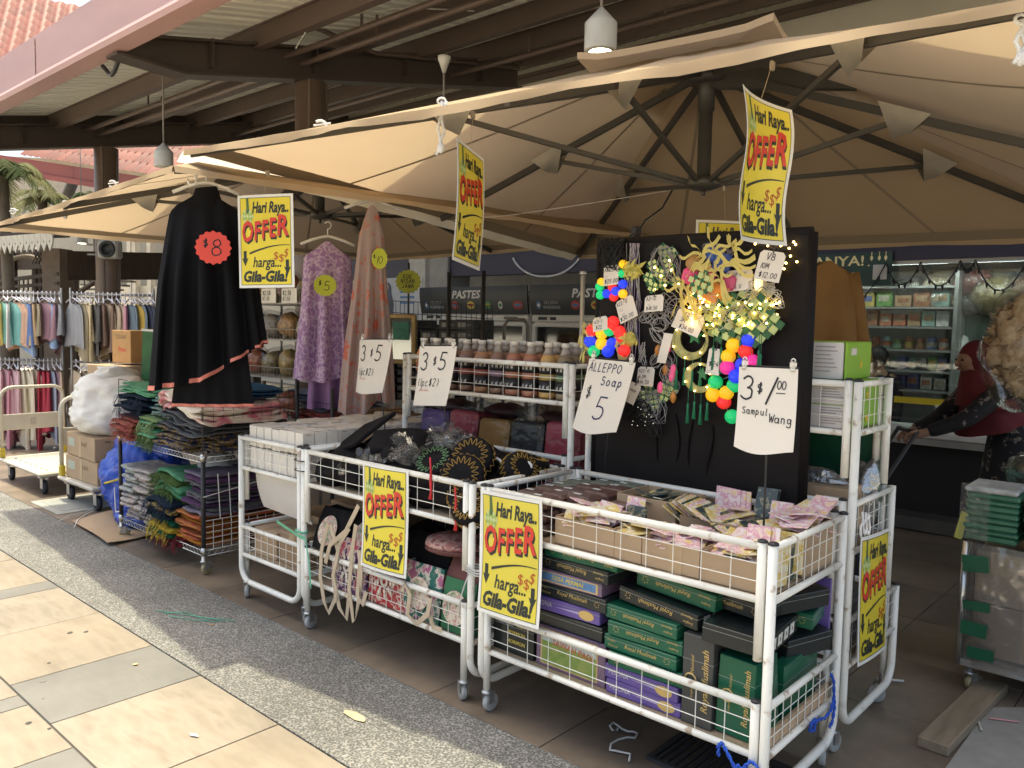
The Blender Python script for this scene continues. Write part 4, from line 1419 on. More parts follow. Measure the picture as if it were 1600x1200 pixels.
def d_31(b, F, w, h):
 b.pen('3', .06 * w, .60 * h, .29 * h, F, mk, .08)
 b.pen('$', .34 * w, .68 * h, .14 * h, F, mk, .11)
 b.pen('/', .50 * w, .60 * h, .26 * h, F, mk, .10)
 b.pen('00', .68 * w, .75 * h, .10 * h, F, mk, .12, adv=.6)
 b.pen('_', .68 * w, .72 * h, .18 * h, F, mk, .06)
 b.pen('Sampul', .10 * w, .43 * h, .082 * h, F, mk, .13, adv=.80, rot=-.16)
 b.pen('Wang', .58 * w, .355 * h, .10 * h, F, mk, .12, adv=.76, rot=-.10)
def d_35(b, F, w, h):
 b.pen('3', .10 * w, .60 * h, .29 * h, F, mk, .10)
 b.pen('$', .44 * w, .68 * h, .15 * h, F, mk, .11)
 b.pen('5', .60 * w, .60 * h, .29 * h, F, mk, .09)
 b.pen('(1pc$2)', .06 * w, .33 * h, .13 * h, F, mk, .10, adv=.80)
 b.pen('unlu lunu', .14 * w, .245 * h, .04 * h, F, mkr, .14, adv=.9)
price_sign('white card lettered ALLEPPO Soap $ 5 in dark marker', (2.80, 1.97, .93), at(921, 560, x=2.74), at(993, 567, x=2.70), at(966, 680, x=2.70), at(899, 668, x=2.72), d_alleppo, tear=.05)
price_sign('white card lettered 3 for $1.00 at the right of the nearest cart', (2.54, 1.14, .86), at(1155, 573, x=2.54), at(1247, 577, x=2.52), at(1243, 712, x=2.50), at(1151, 697, x=2.52), d_31, tear=.05)
price_sign('larger white 3 $5 card in front of the bottle basket', (2.74, 2.86, .90), at(656, 541, x=2.70), at(714, 541, x=2.68), at(701, 634, x=2.68), at(650, 633, x=2.70), d_35)
price_sign('smaller curved white 3 $5 card beside the pink floral dress', (2.77, 3.40, .93), at(562, 531, x=2.82), at(613, 531, x=2.80), at(601, 616, x=2.78), at(560, 612, x=2.80), d_35, tear=.03, wave=.02)
# ------------------------------------------------------------------ hanging clothes
def star_tag(parent, c, ux, uy, n, r, m, draw, asp=1.0, world=True):
 c = Vector(c)
 F = lambda u, v, d=0: c + ux * u + uy * v + n * d
 b = B()
 K = 56
 b.prism([((r + r * .06 * cos(16 * 2 * pi * k / K)) * cos(2 * pi * k / K) * asp, (r + r * .06 * cos(16 * 2 * pi * k / K)) * sin(2 * pi * k / K)) for k in range(K)], F, -.001, .001, m)
 o = b.obj('price_tag', parent, world=True)
 b = B()
 draw(b, F, r)
 c_ = parent.location
 b.v = [(p[0] - c_.x, p[1] - c_.y, p[2] - c_.z) for p in b.v]
 b.obj('tag_lettering', o)
 return o
def garment(name, label, cat, top, ux, prof, length, folds, m, depth=.09, seed=0, hem=None, hemm_=None, group=None, fa=1, hang_=True, extra=0, lean=0):
 """cloth hung from `top`: closed draped tube, prof(v) = half width down the length (v 0..1)"""
 r = random.Random(seed)
 top, ux = Vector(top), Vector(ux).normalized()
 n = ux.cross(Vector((0, 0, 1))).normalized()
 ph = [r.uniform(0, 6.28) for _ in range(4)]
 def fn(u, v):
  a = 2 * pi * u
  w = prof(v)
  amp = min(1, v * 1.6) ** 1.3
  fold = 1 + fa * amp * (.10 * sin(folds * a + ph[0] + v * .8) + .05 * sin((folds * 2 + 1) * a + ph[1] + v * 1.5))
  dp = depth * (.35 + .65 * min(1, v * 2.2)) * (1 + amp * .6 * sin(folds * a * .9 + ph[2]))
  zz = length * v
  if hem: zz *= 1 - hem(cos(a), sin(a)) * v
  x = w * cos(a) * fold
  y = dp * sin(a) * fold + extra * noise.noise((u * 6, v * 4, seed))
  sh = .04 * (1 - v) ** 8
  return top + ux * (x + lean * v * length) + n * y - Vector((0, 0, zz + (abs(cos(a)) ** 2) * .05 * (1 - v) ** 6))
 t = thing(name, label, cat, tuple(top), group=group)
 b = B()
 b.sheet(fn, 96, 34, m)
 b.obj('cloth', t, world=True)
 if hemm_:
  b = B()
  b.sheet(lambda u, v: fn(u, .972 + .022 * v) + (fn(u, .98) - fn((u + .5) % 1, .98)).normalized() * .004, 96, 1, hemm_)
  b.obj('hem_trim', t, world=True)
 hg = B()
 P = [top + ux * (x * .17) + Vector((0, 0, .035 - .055 * abs(x) ** 1.5)) for x in (-1, -.6, -.2, 0, .2, .6, 1)]
 hg.tube(P, .010, mat('hanger_white', (.66, .64, .6), .4), 7)
 hk = [top + Vector((0, 0, .035)), top + Vector((0, 0, .08))] + [top + Vector((0, 0, .105)) + ux * (.022 * sin(q)) - Vector((0, 0, .022 * cos(q))) for q in [radians(30 * i) for i in range(1, 9)]]
 hg.tube(hk, .004, mat('hanger_white', (.66, .64, .6), .4), 6)
 if hang_: hg.obj('hanger', t, world=True)
 return t, fn, n
def lerpf(*pts):
 def f(v):
  for (a, x), (b, y) in zip(pts, pts[1:]):
   if v <= b: return x + (y - x) * max(0, (v - a) / (b - a))
  return pts[-1][1]
 return f
blackc = mat('black_jersey', (.010, .010, .012), .85, var=.2, vs=3, spec=.08)
pinktrim = mat('pink_ribbon', (.62, .20, .15), .6, var=.1)
ux = CR.copy()
ux.z = 0
ux = (ux + _f * .15)
ux.z = 0
ux.normalize()
tp = at(322, 296, d=4.3)
cape, fn, n = garment('black_cape', 'long black cape with pink hem ribbon and red scalloped $8 tag', 'cape', tp, ux, lerpf((0, .05), (.05, .15), (.1, .185), (.5, .25), (1, .30)), 1.02, 13, blackc, .12, 4, fa=.45, hem=lambda c, s: .14 * max(0, c) + .06 * c, hemm_=pinktrim)
b = B()                                                     # longer front panel below the ribbon
hp_ = lerpf((0, .16), (1, .215))
b.sheet(lambda u, v: tp + ux * ((2 * u - 1) * hp_(v) + .03) + n * (-.0 + .05 * cos((2 * u - 1) * 1.4) + .008 * sin(u * 34) * v) - Vector((0, 0, .70 + .46 * v)), 40, 8, blackc, thick=.002)
b.obj('lower_panel', cape, world=True)
b = B()
b.sheet(lambda u, v: tp + ux * ((2 * u - 1) * .215 + .03) + n * (.006 + .05 * cos((2 * u - 1) * 1.4) + .008 * sin(u * 34)) - Vector((0, 0, 1.142 + .016 * v)), 40, 1, pinktrim)
b.obj('lower_trim', cape, world=True)
b = B()
b.sheet(lambda u, v: tp + Vector((0, 0, .02 - .09 * v - .02 * sin(pi * u))) + ux * (cos(2 * pi * u) * (.055 + .03 * v)) + n * (sin(2 * pi * u) * (.045 + .03 * v)), 24, 3, blackc)
b.obj('collar', cape, world=True)
sred = mat('tag_red', (.66, .06, .04), .45, var=.05)
slime = mat('tag_lime', (.48, .52, .03), .45, var=.05)
vz = Vector((0, 0, 1))
def tg(txt, sz=1.0):
 def dr(b, F, r):
  b.pen('$', -.62 * r, .0 * r, .55 * r * sz, F, mk, .12)
  b.pen(txt, -.12 * r - (.25 * r if len(txt) > 1 else 0), -.48 * r, 1.0 * r * sz, F, mk, .08, adv=.62)
 return dr
star_tag(cape, at(333, 387, d=4.3 - .20), ux, vz, n, .082, sred, tg('8'), 1.05)
lilac = speck('lilac_print', (.34, .19, .40), [(.42, (.30, .16, .36)), (.50, (.56, .44, .58)), (.60, (.30, .16, .36)), (1, (.58, .48, .60))], 26, .7, detail=5, bump=0)
lilacp = mat('plain_lilac', (.30, .17, .35), .75, var=.1)
tp = at(512, 378, d=5.2)
top_, fn, n = garment('lilac_tunic', 'lilac patterned tunic on a white hanger with lime $5 tag', 'tunic', tp, ux, lerpf((0, .06), (.05, .13), (.08, .15), (.5, .165), (1, .205)), .90, 9, lilac, .10, 9, fa=.5, hem=lambda c, s: .10 * max(0, c) - .02 * c)
b = B()
b.sheet(lambda u, v: tp + ux * ((2 * u - 1) * (.13 + .02 * v) + .02) + n * (-.02 + .03 * sin(u * 16) * (.4 + v)) - Vector((0, 0, .72 + .36 * v)), 30, 6, lilacp, thick=.002)
b.obj('underskirt', top_, world=True)
star_tag(top_, at(508, 446, d=5.2 - .17), ux, vz, n, .066, slime, tg('5', .85), 1.05)
floral = speck('pink_floral', (.52, .13, .09), [(.38, (.56, .15, .10)), (.43, (.40, .30, .28)), (.60, (.42, .32, .30)), (.64, (.55, .2, .14)), (.68, (.40, .3, .28)), (1, (.44, .34, .32))], 13, .75, detail=6, bump=0)
tp = at(582, 322, d=5.0)
dress, fn, n = garment('floral_dress', 'long faded pink floral dress with lime $10 tag under the umbrella side', 'dress', tp, ux, lerpf((0, .04), (.12, .075), (.4, .10), (.8, .145), (1, .16)), 1.27, 8, floral, .10, 3, hem=lambda c, s: .05 * sin(3 * c), lean=-.02)
star_tag(dress, at(593, 404, d=5.0 - .15), ux, vz, n, .062, slime, tg('10', .7), .75)
ochre = mat('ochre_coat', (.23, .12, .035), .8, var=.12, vs=5)
tp = at(1290, 408, d=4.7)
coat, fn, n = garment('ochre_coat', 'ochre brown long-sleeved coat hanging right of the black board', 'coat', tp, ux, lerpf((0, .07), (.03, .16), (.07, .21), (.5, .22), (1, .24)), .95, 5, ochre, .12, 6, fa=.5, hang_=False)
b = B()
for s in (-1, 1):
 P = [tp + ux * (s * (.15 + .10 * k)) - Vector((0, 0, .07 + .52 * k)) + n * (.05 * k) for k in (0, .2, .5, .8, 1)]
 b.tube(P, [.06, .062, .056, .05, .046], ochre, 10)
b.obj('sleeve', coat, world=True)
ropew = mat('white_rope', (.78, .77, .75), .7, bump=.6, bs=220)
hookw = mat('white_hook', (.75, .74, .72), .35)
def rope_drop(label, p, ln, r=.006):
 t = thing('tie_rope', label, 'rope', tuple(p), group='white tie ropes on the umbrella edge')
 b = B()
 p = Vector(p)
 for dx, l in ((0, 1), (.012, .86)):
  P = [p + CR * (dx - .06 * ln * (k / 6) + .008 * sin(k * 1.7 + dx * 90)) - vz * (ln * l * k / 6) for k in range(7)]
  b.tube(P, r, ropew, 7)
 b.ball(p + CR * (.012 - .06 * ln) - vz * ln * .86, r * 2.4, ropew, 8, (1, 1, 1.6))
 b.tube([p + CR * (.016 * sin(q)) + vz * (.012 * cos(q)) for q in [2 * pi * i / 10 for i in range(10)]], r * .8, ropew, 6, closed=True)
 b.obj('cord', t, world=True)
rope_drop('doubled white rope dangling from the middle of the lit front edge', at(690, 158, d=3.2), .21)
rope_drop('white rope hanging at the top right corner of the view', at(1596, 30, d=2.05), .11)
rope_drop('short white rope on the far umbrella edge at the left', at(101, 316, d=6.6), .13, .007)
for px_, py_, d, l in ((500, 196, 3.8, 'white hook on the near umbrella edge above the poster'), (175, 287, 6.2, 'small white hook on the far umbrella edge'), (20, 330, 7.2, 'white hook at the left end of the far umbrella edge')):
 p = at(px_, py_, d=d)
 b = B()
 b.tube([p + CR * (.03 * cos(q)) + vz * (.022 * sin(q)) for q in [radians(-130 + 26 * i) for i in range(11)]], .0065, hookw, 7)
 b.tube([p - CR * .03, p + CR * .05 + vz * .01], .005, hookw, 6)
 b.obj('edge_hook', loc=tuple(p), world=True, label=l, cat='hook', group='white hooks on the umbrella edges')
p = at(300, 276, d=4.15)
b = B()
b.tube([p + CR * (.022 * cos(q)) + vz * (.018 + .018 * sin(q)) for q in [radians(200 - 25 * i) for i in range(9)]] + [p + CR * (-.022 * cos(q)) + vz * (-.02 + -.02 * sin(q)) for q in [radians(200 - 25 * i) for i in range(10)]], .0055, hookw, 7)
b.obj('s_hook', loc=tuple(p), world=True, label='white S hook at the corner between both umbrellas', cat='hook')
# ------------------------------------------------------------------ black display board and the festive lights on it
XB = 2.872
btl, btr, bbr, bbl = at(937, 380, x=XB), at(1267, 362, x=XB), at(1249, 792, x=XB), at(926, 752, x=XB)
satin = mat('black_satin', (.010, .0085, .009), .62, spec=.15, var=.25, vs=4, bump=.25, bs=9)
BD = thing('display_board', 'tall black cloth-covered board hung with festive lights', 'board', (XB, (btl.y + btr.y) / 2, .86))
b = B()
V = []
for dx in (0, .035):
 for p in (btl, btr, bbr, bbl): V.append((p.x + dx, p.y, p.z))
b.add(V, [(0, 3, 2, 1), (4, 5, 6, 7), (0, 1, 5, 4), (1, 2, 6, 5), (2, 3, 7, 6), (3, 0, 4, 7)], satin)
b.obj('panel', BD, world=True)
b = B()
for p, q in ((btr, bbr), (btl, btr), (btl, bbl)): b.tube([Vector((XB + .017, p.y, p.z)), Vector((XB + .017, q.y, q.z))], .021, satin, 8)
b.obj('rolled_edge', BD, world=True)
b = B()                                                     # cloth creases hanging free at the foot
for px_ in (1030, 1058, 1080, 1110):
 p = at(px_, 640 + px_ % 7 * 6, x=XB - .004)
 b.tube([p + Vector((-.004 * sin(k), .012 * sin(k * .9 + px_), -.05 * k)) for k in range(5)], [.002, .007, .008, .006, .001], satin, 6)
b.obj('crease', BD, world=True)
def bp(px, py, off=.012): return at(px, py, x=XB - off)
UY = Vector((0, -1, 0))
FL_ = 'festive light sets on the black board'
warm = mat('warm_led', (1, .62, .18), .4, var=0, emit=9)
litgreen = mat('lit_green', (.10, .62, .10), .3, var=0, emit=.5)
bulbc = {}
for n_, c in (('blue', (.02, .05, .85)), ('red', (.85, .03, .03)), ('yellow', (.90, .48, .02)), ('green', (.02, .50, .16)), ('magenta', (.75, .03, .30))):
 bulbc[n_] = mat('bulb_' + n_, c, .25, var=.12, vs=40, emit=.16)
 bulbc[n_ + '2'] = mat('clear_bulb_' + n_, c, .12, var=.35, vs=60, emit=.28, bump=.9, bs=130)
strand = mat('clear_strand', (.50, .47, .44), .3, var=.1)
strandg = mat('grey_strand', (.33, .32, .34), .35, var=.1)
lilst = mat('lilac_strand', (.36, .30, .46), .3)
net = mat('yellow_net', (.52, .46, .10), .5, var=.2, vs=30)
ribbon = cloth('yellow_ribbon', (.72, .62, .22), .3, .1, 9)
ckd, ckl, ckc = mat('checker_dark', (.02, .10, .035), .3), mat('checker_light', (.46, .54, .22), .3, var=.15), mat('checker_clear', (.56, .56, .30), .25, var=.2)
tass = mat('green_tassel', (.02, .17, .085), .6, var=.2, vs=40)
def coil(b, c, rx, rz_, turns, m, r=.0012, seed=0, dep=.02):
 rr = random.Random(seed)
 P = []
 k = turns * 9
 f1, f2 = rr.uniform(.8, 1.2), rr.uniform(.7, 1.5)
 for i in range(k):
  a = 2 * pi * i / 9
  q = .45 + .55 * abs(sin(i * .37 * f1 + seed))
  P.append(Vector(c) + Vector((-dep * (.3 + .7 * abs(sin(i * .23))), rx * q * cos(a * f1 + .4 * sin(i * .11)), rz_ * q * sin(a + f2 * i * .03))))
 b.tube(P, r, m, 3, cap=False)
def lights(t, pts, r=.0042):
 b = B()
 for p in pts: b.ball(p, r, warm, 6)
 b.obj('led_points', t, world=True)
def checker(b, c, s, rot, n=4, tilt=0):
 """flat woven diamond of n x n small tiles"""
 c = Vector(c)
 for i in range(n):
  for j in range(n):
   q = s / n
   u, v = (i - (n - 1) / 2) * q, (j - (n - 1) / 2) * q
   a, e = u * cos(rot) - v * sin(rot), u * sin(rot) + v * cos(rot)
   m = ckd if (i + j) % 2 == 0 else (ckl if (i * 3 + j) % 4 else ckc)
   b.box(c + Vector((-.0015 * ((i + j) % 2) - tilt * e, -a, e)), (.003, q * .97, q * .97), m, rx=rot)
def tassel(b, p, ln):
 p = Vector(p)
 b.tube([p, p - vz * ln * .45], .0014, tass, 4)
 b.tube([p - vz * ln * .42, p - vz * ln * .5, p - vz * ln * .56, p - vz * ln], [.003, .0055, .004, .009], tass, 7)
def bow(b, c, s, m, seed):
 r = random.Random(seed)
 for k in range(5):
  a = r.uniform(0, 6.28)
  P = [Vector(c) + Vector((-.012 - .015 * sin(pi * i / 6), s * (i / 6) * cos(a), s * (i / 6) * sin(a) + .012 * sin(pi * i / 3))) for i in range(7)]
  V = []
  for p in P: V += [p + Vector((0, .006 * sin(a), .006)), p - Vector((0, .006 * sin(a), .006))]
  b.add(V, [(2 * i, 2 * i + 1, 2 * i + 3, 2 * i + 2) for i in range(6)], m, True)
def tag_card(label, px, py, w, h, rot, lines):
 c = bp(px, py, .035 + .006 * (px % 5))
 F0 = xy((0, 0, 0), (0, -1, 0), (0, 0, 1), (-1, 0, 0))
 ca, sa = cos(rot), sin(rot)
 F = lambda u, v, d=0: c + UY * (u * ca - v * sa) + vz * (u * sa + v * ca) + Vector((-d - .1 * (.5 - (v / h)) * .12, 0, 0))
 t = thing('price_tag', label, 'price tag', tuple(c), group='white price tags on the black board')
 b = B()
 k = .12 * w
 b.prism([(-w / 2, -h / 2), (w / 2, -h / 2), (w / 2, h / 2 - k), (w / 2 - k, h / 2), (-w / 2 + k, h / 2), (-w / 2, h / 2 - k)], F, -.0006, .0004, card)
 b.obj('card', t, world=True)
 b = B()
 nl = len(lines)
 for i, (s, sz, x) in enumerate(lines):
  if s == '=':
   for q in range(2): b.pen('__', x * w - w / 2, h / 2 - (i + .75 + .3 * q) * h / (nl + .35), h * .10, F, mk, .14, adv=.9)
  else: b.pen(s, x * w - w / 2, h / 2 - (i + 1) * h / (nl + .35), sz * h, F, mk, .12, adv=.72)
 b.obj('lettering', t, world=True)
 b = B()
 b.tube([F(0, h / 2 - .008, .002), F(.004, h / 2 + .012, .004), F(-.002, h / 2 + .03, .002)], .0022, rodm, 5)
 b.obj('tie', t, world=True)
for nm, yt, yb, bands in (('upper', 380, 470, (424,)), ('lower', 470, 562, (531,))):
 t = thing('strand_lights', 'bundle of pale strands with a yellow net band, %s of two' % nm, 'light set', tuple(bp(990, (yt + yb) / 2)), group=FL_)
 b = B()
 rr = random.Random(yt)
 for k in range(22):
  x0, x1 = 990 + rr.uniform(-11, 11), 986 + rr.uniform(-17, 17)
  P = [bp(x0 + (x1 - x0) * q + rr.uniform(-2, 2), yt + (yb - yt) * q, .012 + .02 * rr.random()) for q in (0, .25, .5, .75, 1)]
  b.tube(P, .0011, lilst if k % 3 == 0 else strand, 3, cap=False)
 b.obj('strands', t, world=True)
 b = B()
 for y in bands:
  c = bp(990 - (y - 424) * .07, y, .025)
  for k in range(46):
   a, q = rr.uniform(0, 6.28), rr.uniform(.3, 1)
   p = c + Vector((-.03 * rr.random(), .055 * q * cos(a), .035 * q * sin(a)))
   d = Vector((rr.uniform(-.4, .4), rr.uniform(-1, 1), rr.uniform(-1, 1))) * .022
   b.add([p - d, p + Vector((0, .004, .008)), p + d, p - Vector((0, .004, .008))], [(0, 1, 2, 3)], net)
  b.ball(c, .03, net, 10, (.6, 1.3, 1), .5, y)
 b.obj('net_band', t, world=True)
def balls(label, spec, rad, clear, seed, name='ball_lights'):
 t = thing(name, label, 'light set', tuple(bp(*spec[0][:2])), group=FL_)
 for px_, py_, c in spec:
  b = B()
  o = .03 + .02 * ((px_ * 7 + py_ * 3) % 5) / 5
  b.ball(bp(px_, py_, o), rad, bulbc[c + ('2' if clear else '')], 14, (1, 1, .97))
  b.obj('ball_lamp', t, world=True)
 b = B()
 for (a, e, _), (a2, e2, _) in zip(spec, spec[1:]): b.tube([bp(a, e, .02), bp((a + a2) / 2, (e + e2) / 2 + 4, .015), bp(a2, e2, .02)], .0015, strandg, 4)
 b.obj('wire', t, world=True)
 return t
balls('small clear coloured ball lights under the top-left price tag', [(937, 448, 'green'), (957, 449, 'red'), (973, 444, 'blue'), (962, 455, 'blue'), (938, 461, 'green'), (948, 459, 'blue'), (959, 464, 'red'), (973, 459, 'yellow'), (940, 441, 'yellow'), (974, 413, 'yellow'), (972, 427, 'green')], .020, True, 1)
t2 = balls('larger clear ball lights with yellow ribbons at the board left edge', [(925, 516, 'red'), (958, 503, 'red'), (968, 518, 'red'), (940, 521, 'yellow'), (952, 516, 'green'), (922, 533, 'blue'), (940, 537, 'yellow'), (957, 537, 'blue'), (950, 549, 'blue'), (928, 549, 'green'), (972, 527, 'red'), (955, 512, 'red'), (975, 548, 'red')], .027, True, 2)
b = B()
for i, (x, y) in enumerate(((915, 522), (918, 548), (945, 505), (968, 552), (932, 520))): bow(b, bp(x, y, .035), .05, ribbon, i)
b.obj('ribbons', t2, world=True)
balls('big glowing ball lights in five colours at the board lower right', [(1146, 540, 'yellow'), (1138, 557, 'yellow'), (1170, 532, 'blue'), (1165, 549, 'red'), (1136, 574, 'magenta'), (1160, 570, 'blue'), (1150, 588, 'blue'), (1176, 565, 'magenta'), (1118, 597, 'green'), (1147, 602, 'green'), (1114, 617, 'yellow'), (1135, 614, 'yellow'), (1131, 628, 'red'), (1144, 651, 'green')], .029, False, 3)
for lab, spots, n_, s in (('coiled garland of small green woven diamonds near the board top', [(1036, 391), (1020, 414), (1030, 427), (1043, 403), (1046, 418), (1020, 448), (1036, 442), (1057, 440), (1014, 434), (1050, 396)], 3, .045), ('dark green woven diamonds hanging low at the board left', [(1013, 612), (1022, 628), (1040, 614), (1012, 640), (1003, 622), (1046, 606)], 4, .062)):
 t = thing('woven_garland', lab, 'garland', tuple(bp(*spots[0])), group=FL_)
 b = B()
 for i, (x, y) in enumerate(spots): checker(b, bp(x, y, .022 + .006 * (i % 3)), s, .785 + .3 * sin(i * 2.1), n_)
 b.obj('woven_diamonds', t, world=True)
 b = B()
 for i in range(4): coil(b, bp(spots[0][0] + 4 * i, spots[0][1] + 22, .02), .06, .075, 3, strandg, .0014, i + len(spots))
 b.obj('wire', t, world=True)
 if n_ == 3: lights(t, [bp(x + 3, y + 4, .045) for x, y in spots[1:8]])
t = thing('coiled_lights', 'coil of silvery grey wire lights in the board middle left', 'light set', tuple(bp(1035, 500)), group=FL_)
b = B()
for i, (x, y) in enumerate(((1052, 470), (1040, 485), (1022, 498), (1035, 510), (1050, 496), (1030, 524), (1056, 480), (1014, 492))): coil(b, bp(x, y, .012), .042, .036, 4, strand if i % 2 else strandg, .0016, i * 3 + 1, .03)
b.obj('wire', t, world=True)
t = thing('coiled_lights', 'tangle of pink and grey ornament lights above the dark woven diamonds', 'light set', tuple(bp(1045, 570)), group=FL_)
b = B()
for i, (x, y) in enumerate(((1040, 545), (1050, 560), (1045, 580), (1052, 592), (1030, 560), (1056, 602))): coil(b, bp(x, y, .012), .034, .04, 4, strandg if i % 2 else strand, .0015, i * 5 + 2, .03)
b.obj('wire', t, world=True)
b = B()
pk, ork = mat('ornament_pink', (.62, .08, .20), .3, emit=.15), mat('ornament_orange', (.50, .20, .04), .35, var=.3, vs=40)
for i, (x, y, m) in enumerate(((1044, 542, pk), (1052, 578, pk), (1050, 588, pk), (1032, 606, pk), (1052, 620, ork), (1040, 578, ork), (1028, 548, ork), (1047, 536, mat('ornament_peach', (.62, .38, .30), .4)))):
 b = B()
 b.ball(bp(x, y, .035), .016, m, 9, (.7, .8, 1.5), .3, i)
 b.obj('ornament', t, world=True)
b = B()
b.sheet(lambda u, v: bp(1038 + 14 * u - 12 * v, 520 + 46 * v + 2 * u, .05), 2, 4, card, thick=.001)
b.obj('paper_strip', t, world=True)
t = thing('hook_lights', 'small grey loop of wire hanging beside the lower strand bundle', 'light set', tuple(bp(1006, 548)), group=FL_)
b = B()
for k in range(4): coil(b, bp(1006 + 2 * (k % 2), 545 + 5 * k, .02), .014, .03, 2, strand, .0017, k)
b.obj('wire', t, world=True)
t = thing('gift_lanterns', 'cluster of pink, orange and blue woven lanterns with yellow ribbons', 'lanterns', tuple(bp(1110, 430)), group=FL_)
for i, (x, y, s, c, ro) in enumerate(((1078, 432, .062, (.55, .06, .16), .3), (1108, 428, .05, (.55, .06, .16), -.2), (1113, 457, .085, (.58, .20, .04), .5), (1085, 412, .06, (.30, .16, .05), .9), (1128, 410, .07, (.03, .06, .22), .2), (1115, 398, .055, (.03, .07, .25), .5), (1138, 442, .06, (.30, .04, .10), .1), (1092, 450, .055, (.60, .25, .05), .7))):
 b = B()
 p = bp(x, y, .045)
 b.box(p, (.04, s, s), mat('lantern_%d' % i, c, .3, var=.3, vs=30, emit=.10), rx=ro, bev=.012)
 b.obj('lantern', t, world=True)
b = B()
checker(b, bp(1095, 444, .085), .085, .35, 4)
b.obj('woven_face', t, world=True)
b = B()
for i, (x, y, s) in enumerate(((1100, 400, .10), (1118, 395, .10), (1140, 415, .11), (1075, 452, .10), (1068, 470, .08), (1130, 440, .08), (1090, 470, .07), (1085, 425, .08), (1120, 425, .07), (1150, 395, .07))): bow(b, bp(x, y, .06), s, ribbon, i + 9)
b.obj('ribbons', t, world=True)
b = B()
for k in range(7): coil(b, bp(1110 + 5 * k, 388 + 2 * k, .02), .03, .03, 3, strandg, .0013, k + 40)
b.obj('wire', t, world=True)
t = thing('diamond_lanterns', 'three large lit green checkered diamonds with long green tassels', 'lanterns', tuple(bp(1150, 500)), group=FL_)
for x, y, s, ro in ((1134, 497, .150, .42), (1184, 501, .150, .62), (1112, 500, .12, .25), (1165, 480, .13, .5), (1148, 515, .10, .7)):
 b = B()
 checker(b, bp(x, y, .055 if s > .135 else .03), s, ro, 5 if s > .135 else 4, .15)
 b.obj('woven_diamond', t, world=True)
for x, y, l in ((1116, 512, .13), (1128, 512, .14), (1158, 512, .09), (1190, 524, .13), (1175, 545, .07), (1187, 520, .12)):
 b = B()
 tassel(b, bp(x, y, .05), l * 1.25)
 b.obj('tassel', t, world=True)
rr = random.Random(5)
lights(t, [bp(rr.uniform(1080, 1200), 470 + rr.uniform(0, 40), .065) for _ in range(34)] + [bp(rr.uniform(1075, 1130), rr.uniform(458, 482), .06) for _ in range(26)])
b = B()
for k in range(14): coil(b, bp(1078 + 9 * k, 462 + (k * 13) % 40, .045), .05, .04, 3, net if k % 2 else strand, .0013, k + 60, .03)
b.obj('wire', t, world=True)
for lab, x, y, r_ in (('larger lit hoop holding a gold crescent', 1078, 533, .078), ('smaller lit hoop with crescent and green star below it', 1092, 590, .062)):
 t = thing('crescent_hoop', lab, 'ornament', tuple(bp(x, y)), group=FL_)
 c = bp(x, y, .045)
 b = B()
 gold = mat('clear_gold', (.30, .29, .11), .2, var=.4, vs=40)
 for q in (1, .93): b.tube([c + UY * (r_ * q * cos(a)) + vz * (r_ * q * .92 * sin(a)) for a in [2 * pi * i / 28 for i in range(28)]], .004, gold, 6, closed=True)
 b.obj('hoop', t, world=True)
 b = B()
 out = [(r_ * .86 * cos(a), r_ * .82 * sin(a)) for a in [radians(60 + 15 * i) for i in range(21)]]
 out += [(r_ * .16 + r_ * .70 * cos(a), r_ * .12 + r_ * .68 * sin(a)) for a in [radians(335 - 13 * i) for i in range(20)]]
 b.prism(out, lambda u, v, d: c + UY * u + vz * v + Vector((-d, 0, 0)), -.004, .004, gold)
 b.obj('crescent', t, world=True)
 b = B()
 c2 = c + UY * (r_ * .30) + vz * (r_ * .25)
 b.prism([((r_ * .42 if k % 2 == 0 else r_ * .2) * cos(k * pi / 5 + .3), (r_ * .42 if k % 2 == 0 else r_ * .2) * sin(k * pi / 5 + .3)) for k in range(10)], lambda u, v, d: c2 + UY * u + vz * v + Vector((-d, 0, 0)), -.004, .008, mat('star_green', (.02, .16, .05), .25))
 b.obj('star', t, world=True)
 lights(t, [c + UY * (r_ * .9 * cos(a)) + vz * (r_ * .85 * sin(a)) + Vector((-.012, 0, 0)) for a in [radians(20 + 60 * i) for i in range(6)]], .0032)
 for k in range(4):
  b = B()
  tassel(b, c + UY * (r_ * (-.7 + .45 * k)) - vz * r_ * .7, .14 - .02 * (k % 2))
  b.obj('tassel', t, world=True)
t = thing('coiled_lights', 'warm lit bundle of white wire at the board right', 'light set', tuple(bp(1185, 455)), group=FL_)
b = B()
for i in range(6): coil(b, bp(1188 + 4 * i, 448 + 4 * i, .02), .05, .035, 4, mat('white_wire_light', (.6, .58, .5), .4), .0016, i + 20, .03)
b.tube([bp(1200, 478, .02), bp(1206, 492, .03), bp(1214, 492, .02)], .0016, mat('white_wire_light'), 4)
b.obj('wire', t, world=True)
b = B()
b.ball(bp(1185, 443, .04), .020, mat('warm_tube', (.95, .62, .22), .4, var=0, emit=1.2), 10, (.8, .8, 1.5))
b.obj('lit_core', t, world=True)
lights(t, [bp(1214, 492, .03)] + [bp(1178 + 5 * k, 470 + (k * 7) % 9, .05) for k in range(9)], .0045)
b = B()
b.box(bp(1199, 492, .03), (.02, .045, .075), mat('white_pack', (.62, .63, .60), .4), bev=.004)
b.obj('battery_pack', t, world=True)
t = thing('fairy_lights', 'black-wired warm fairy lights at the board top right', 'light set', tuple(bp(1220, 390)), group=FL_)
b = B()
rr = random.Random(2)
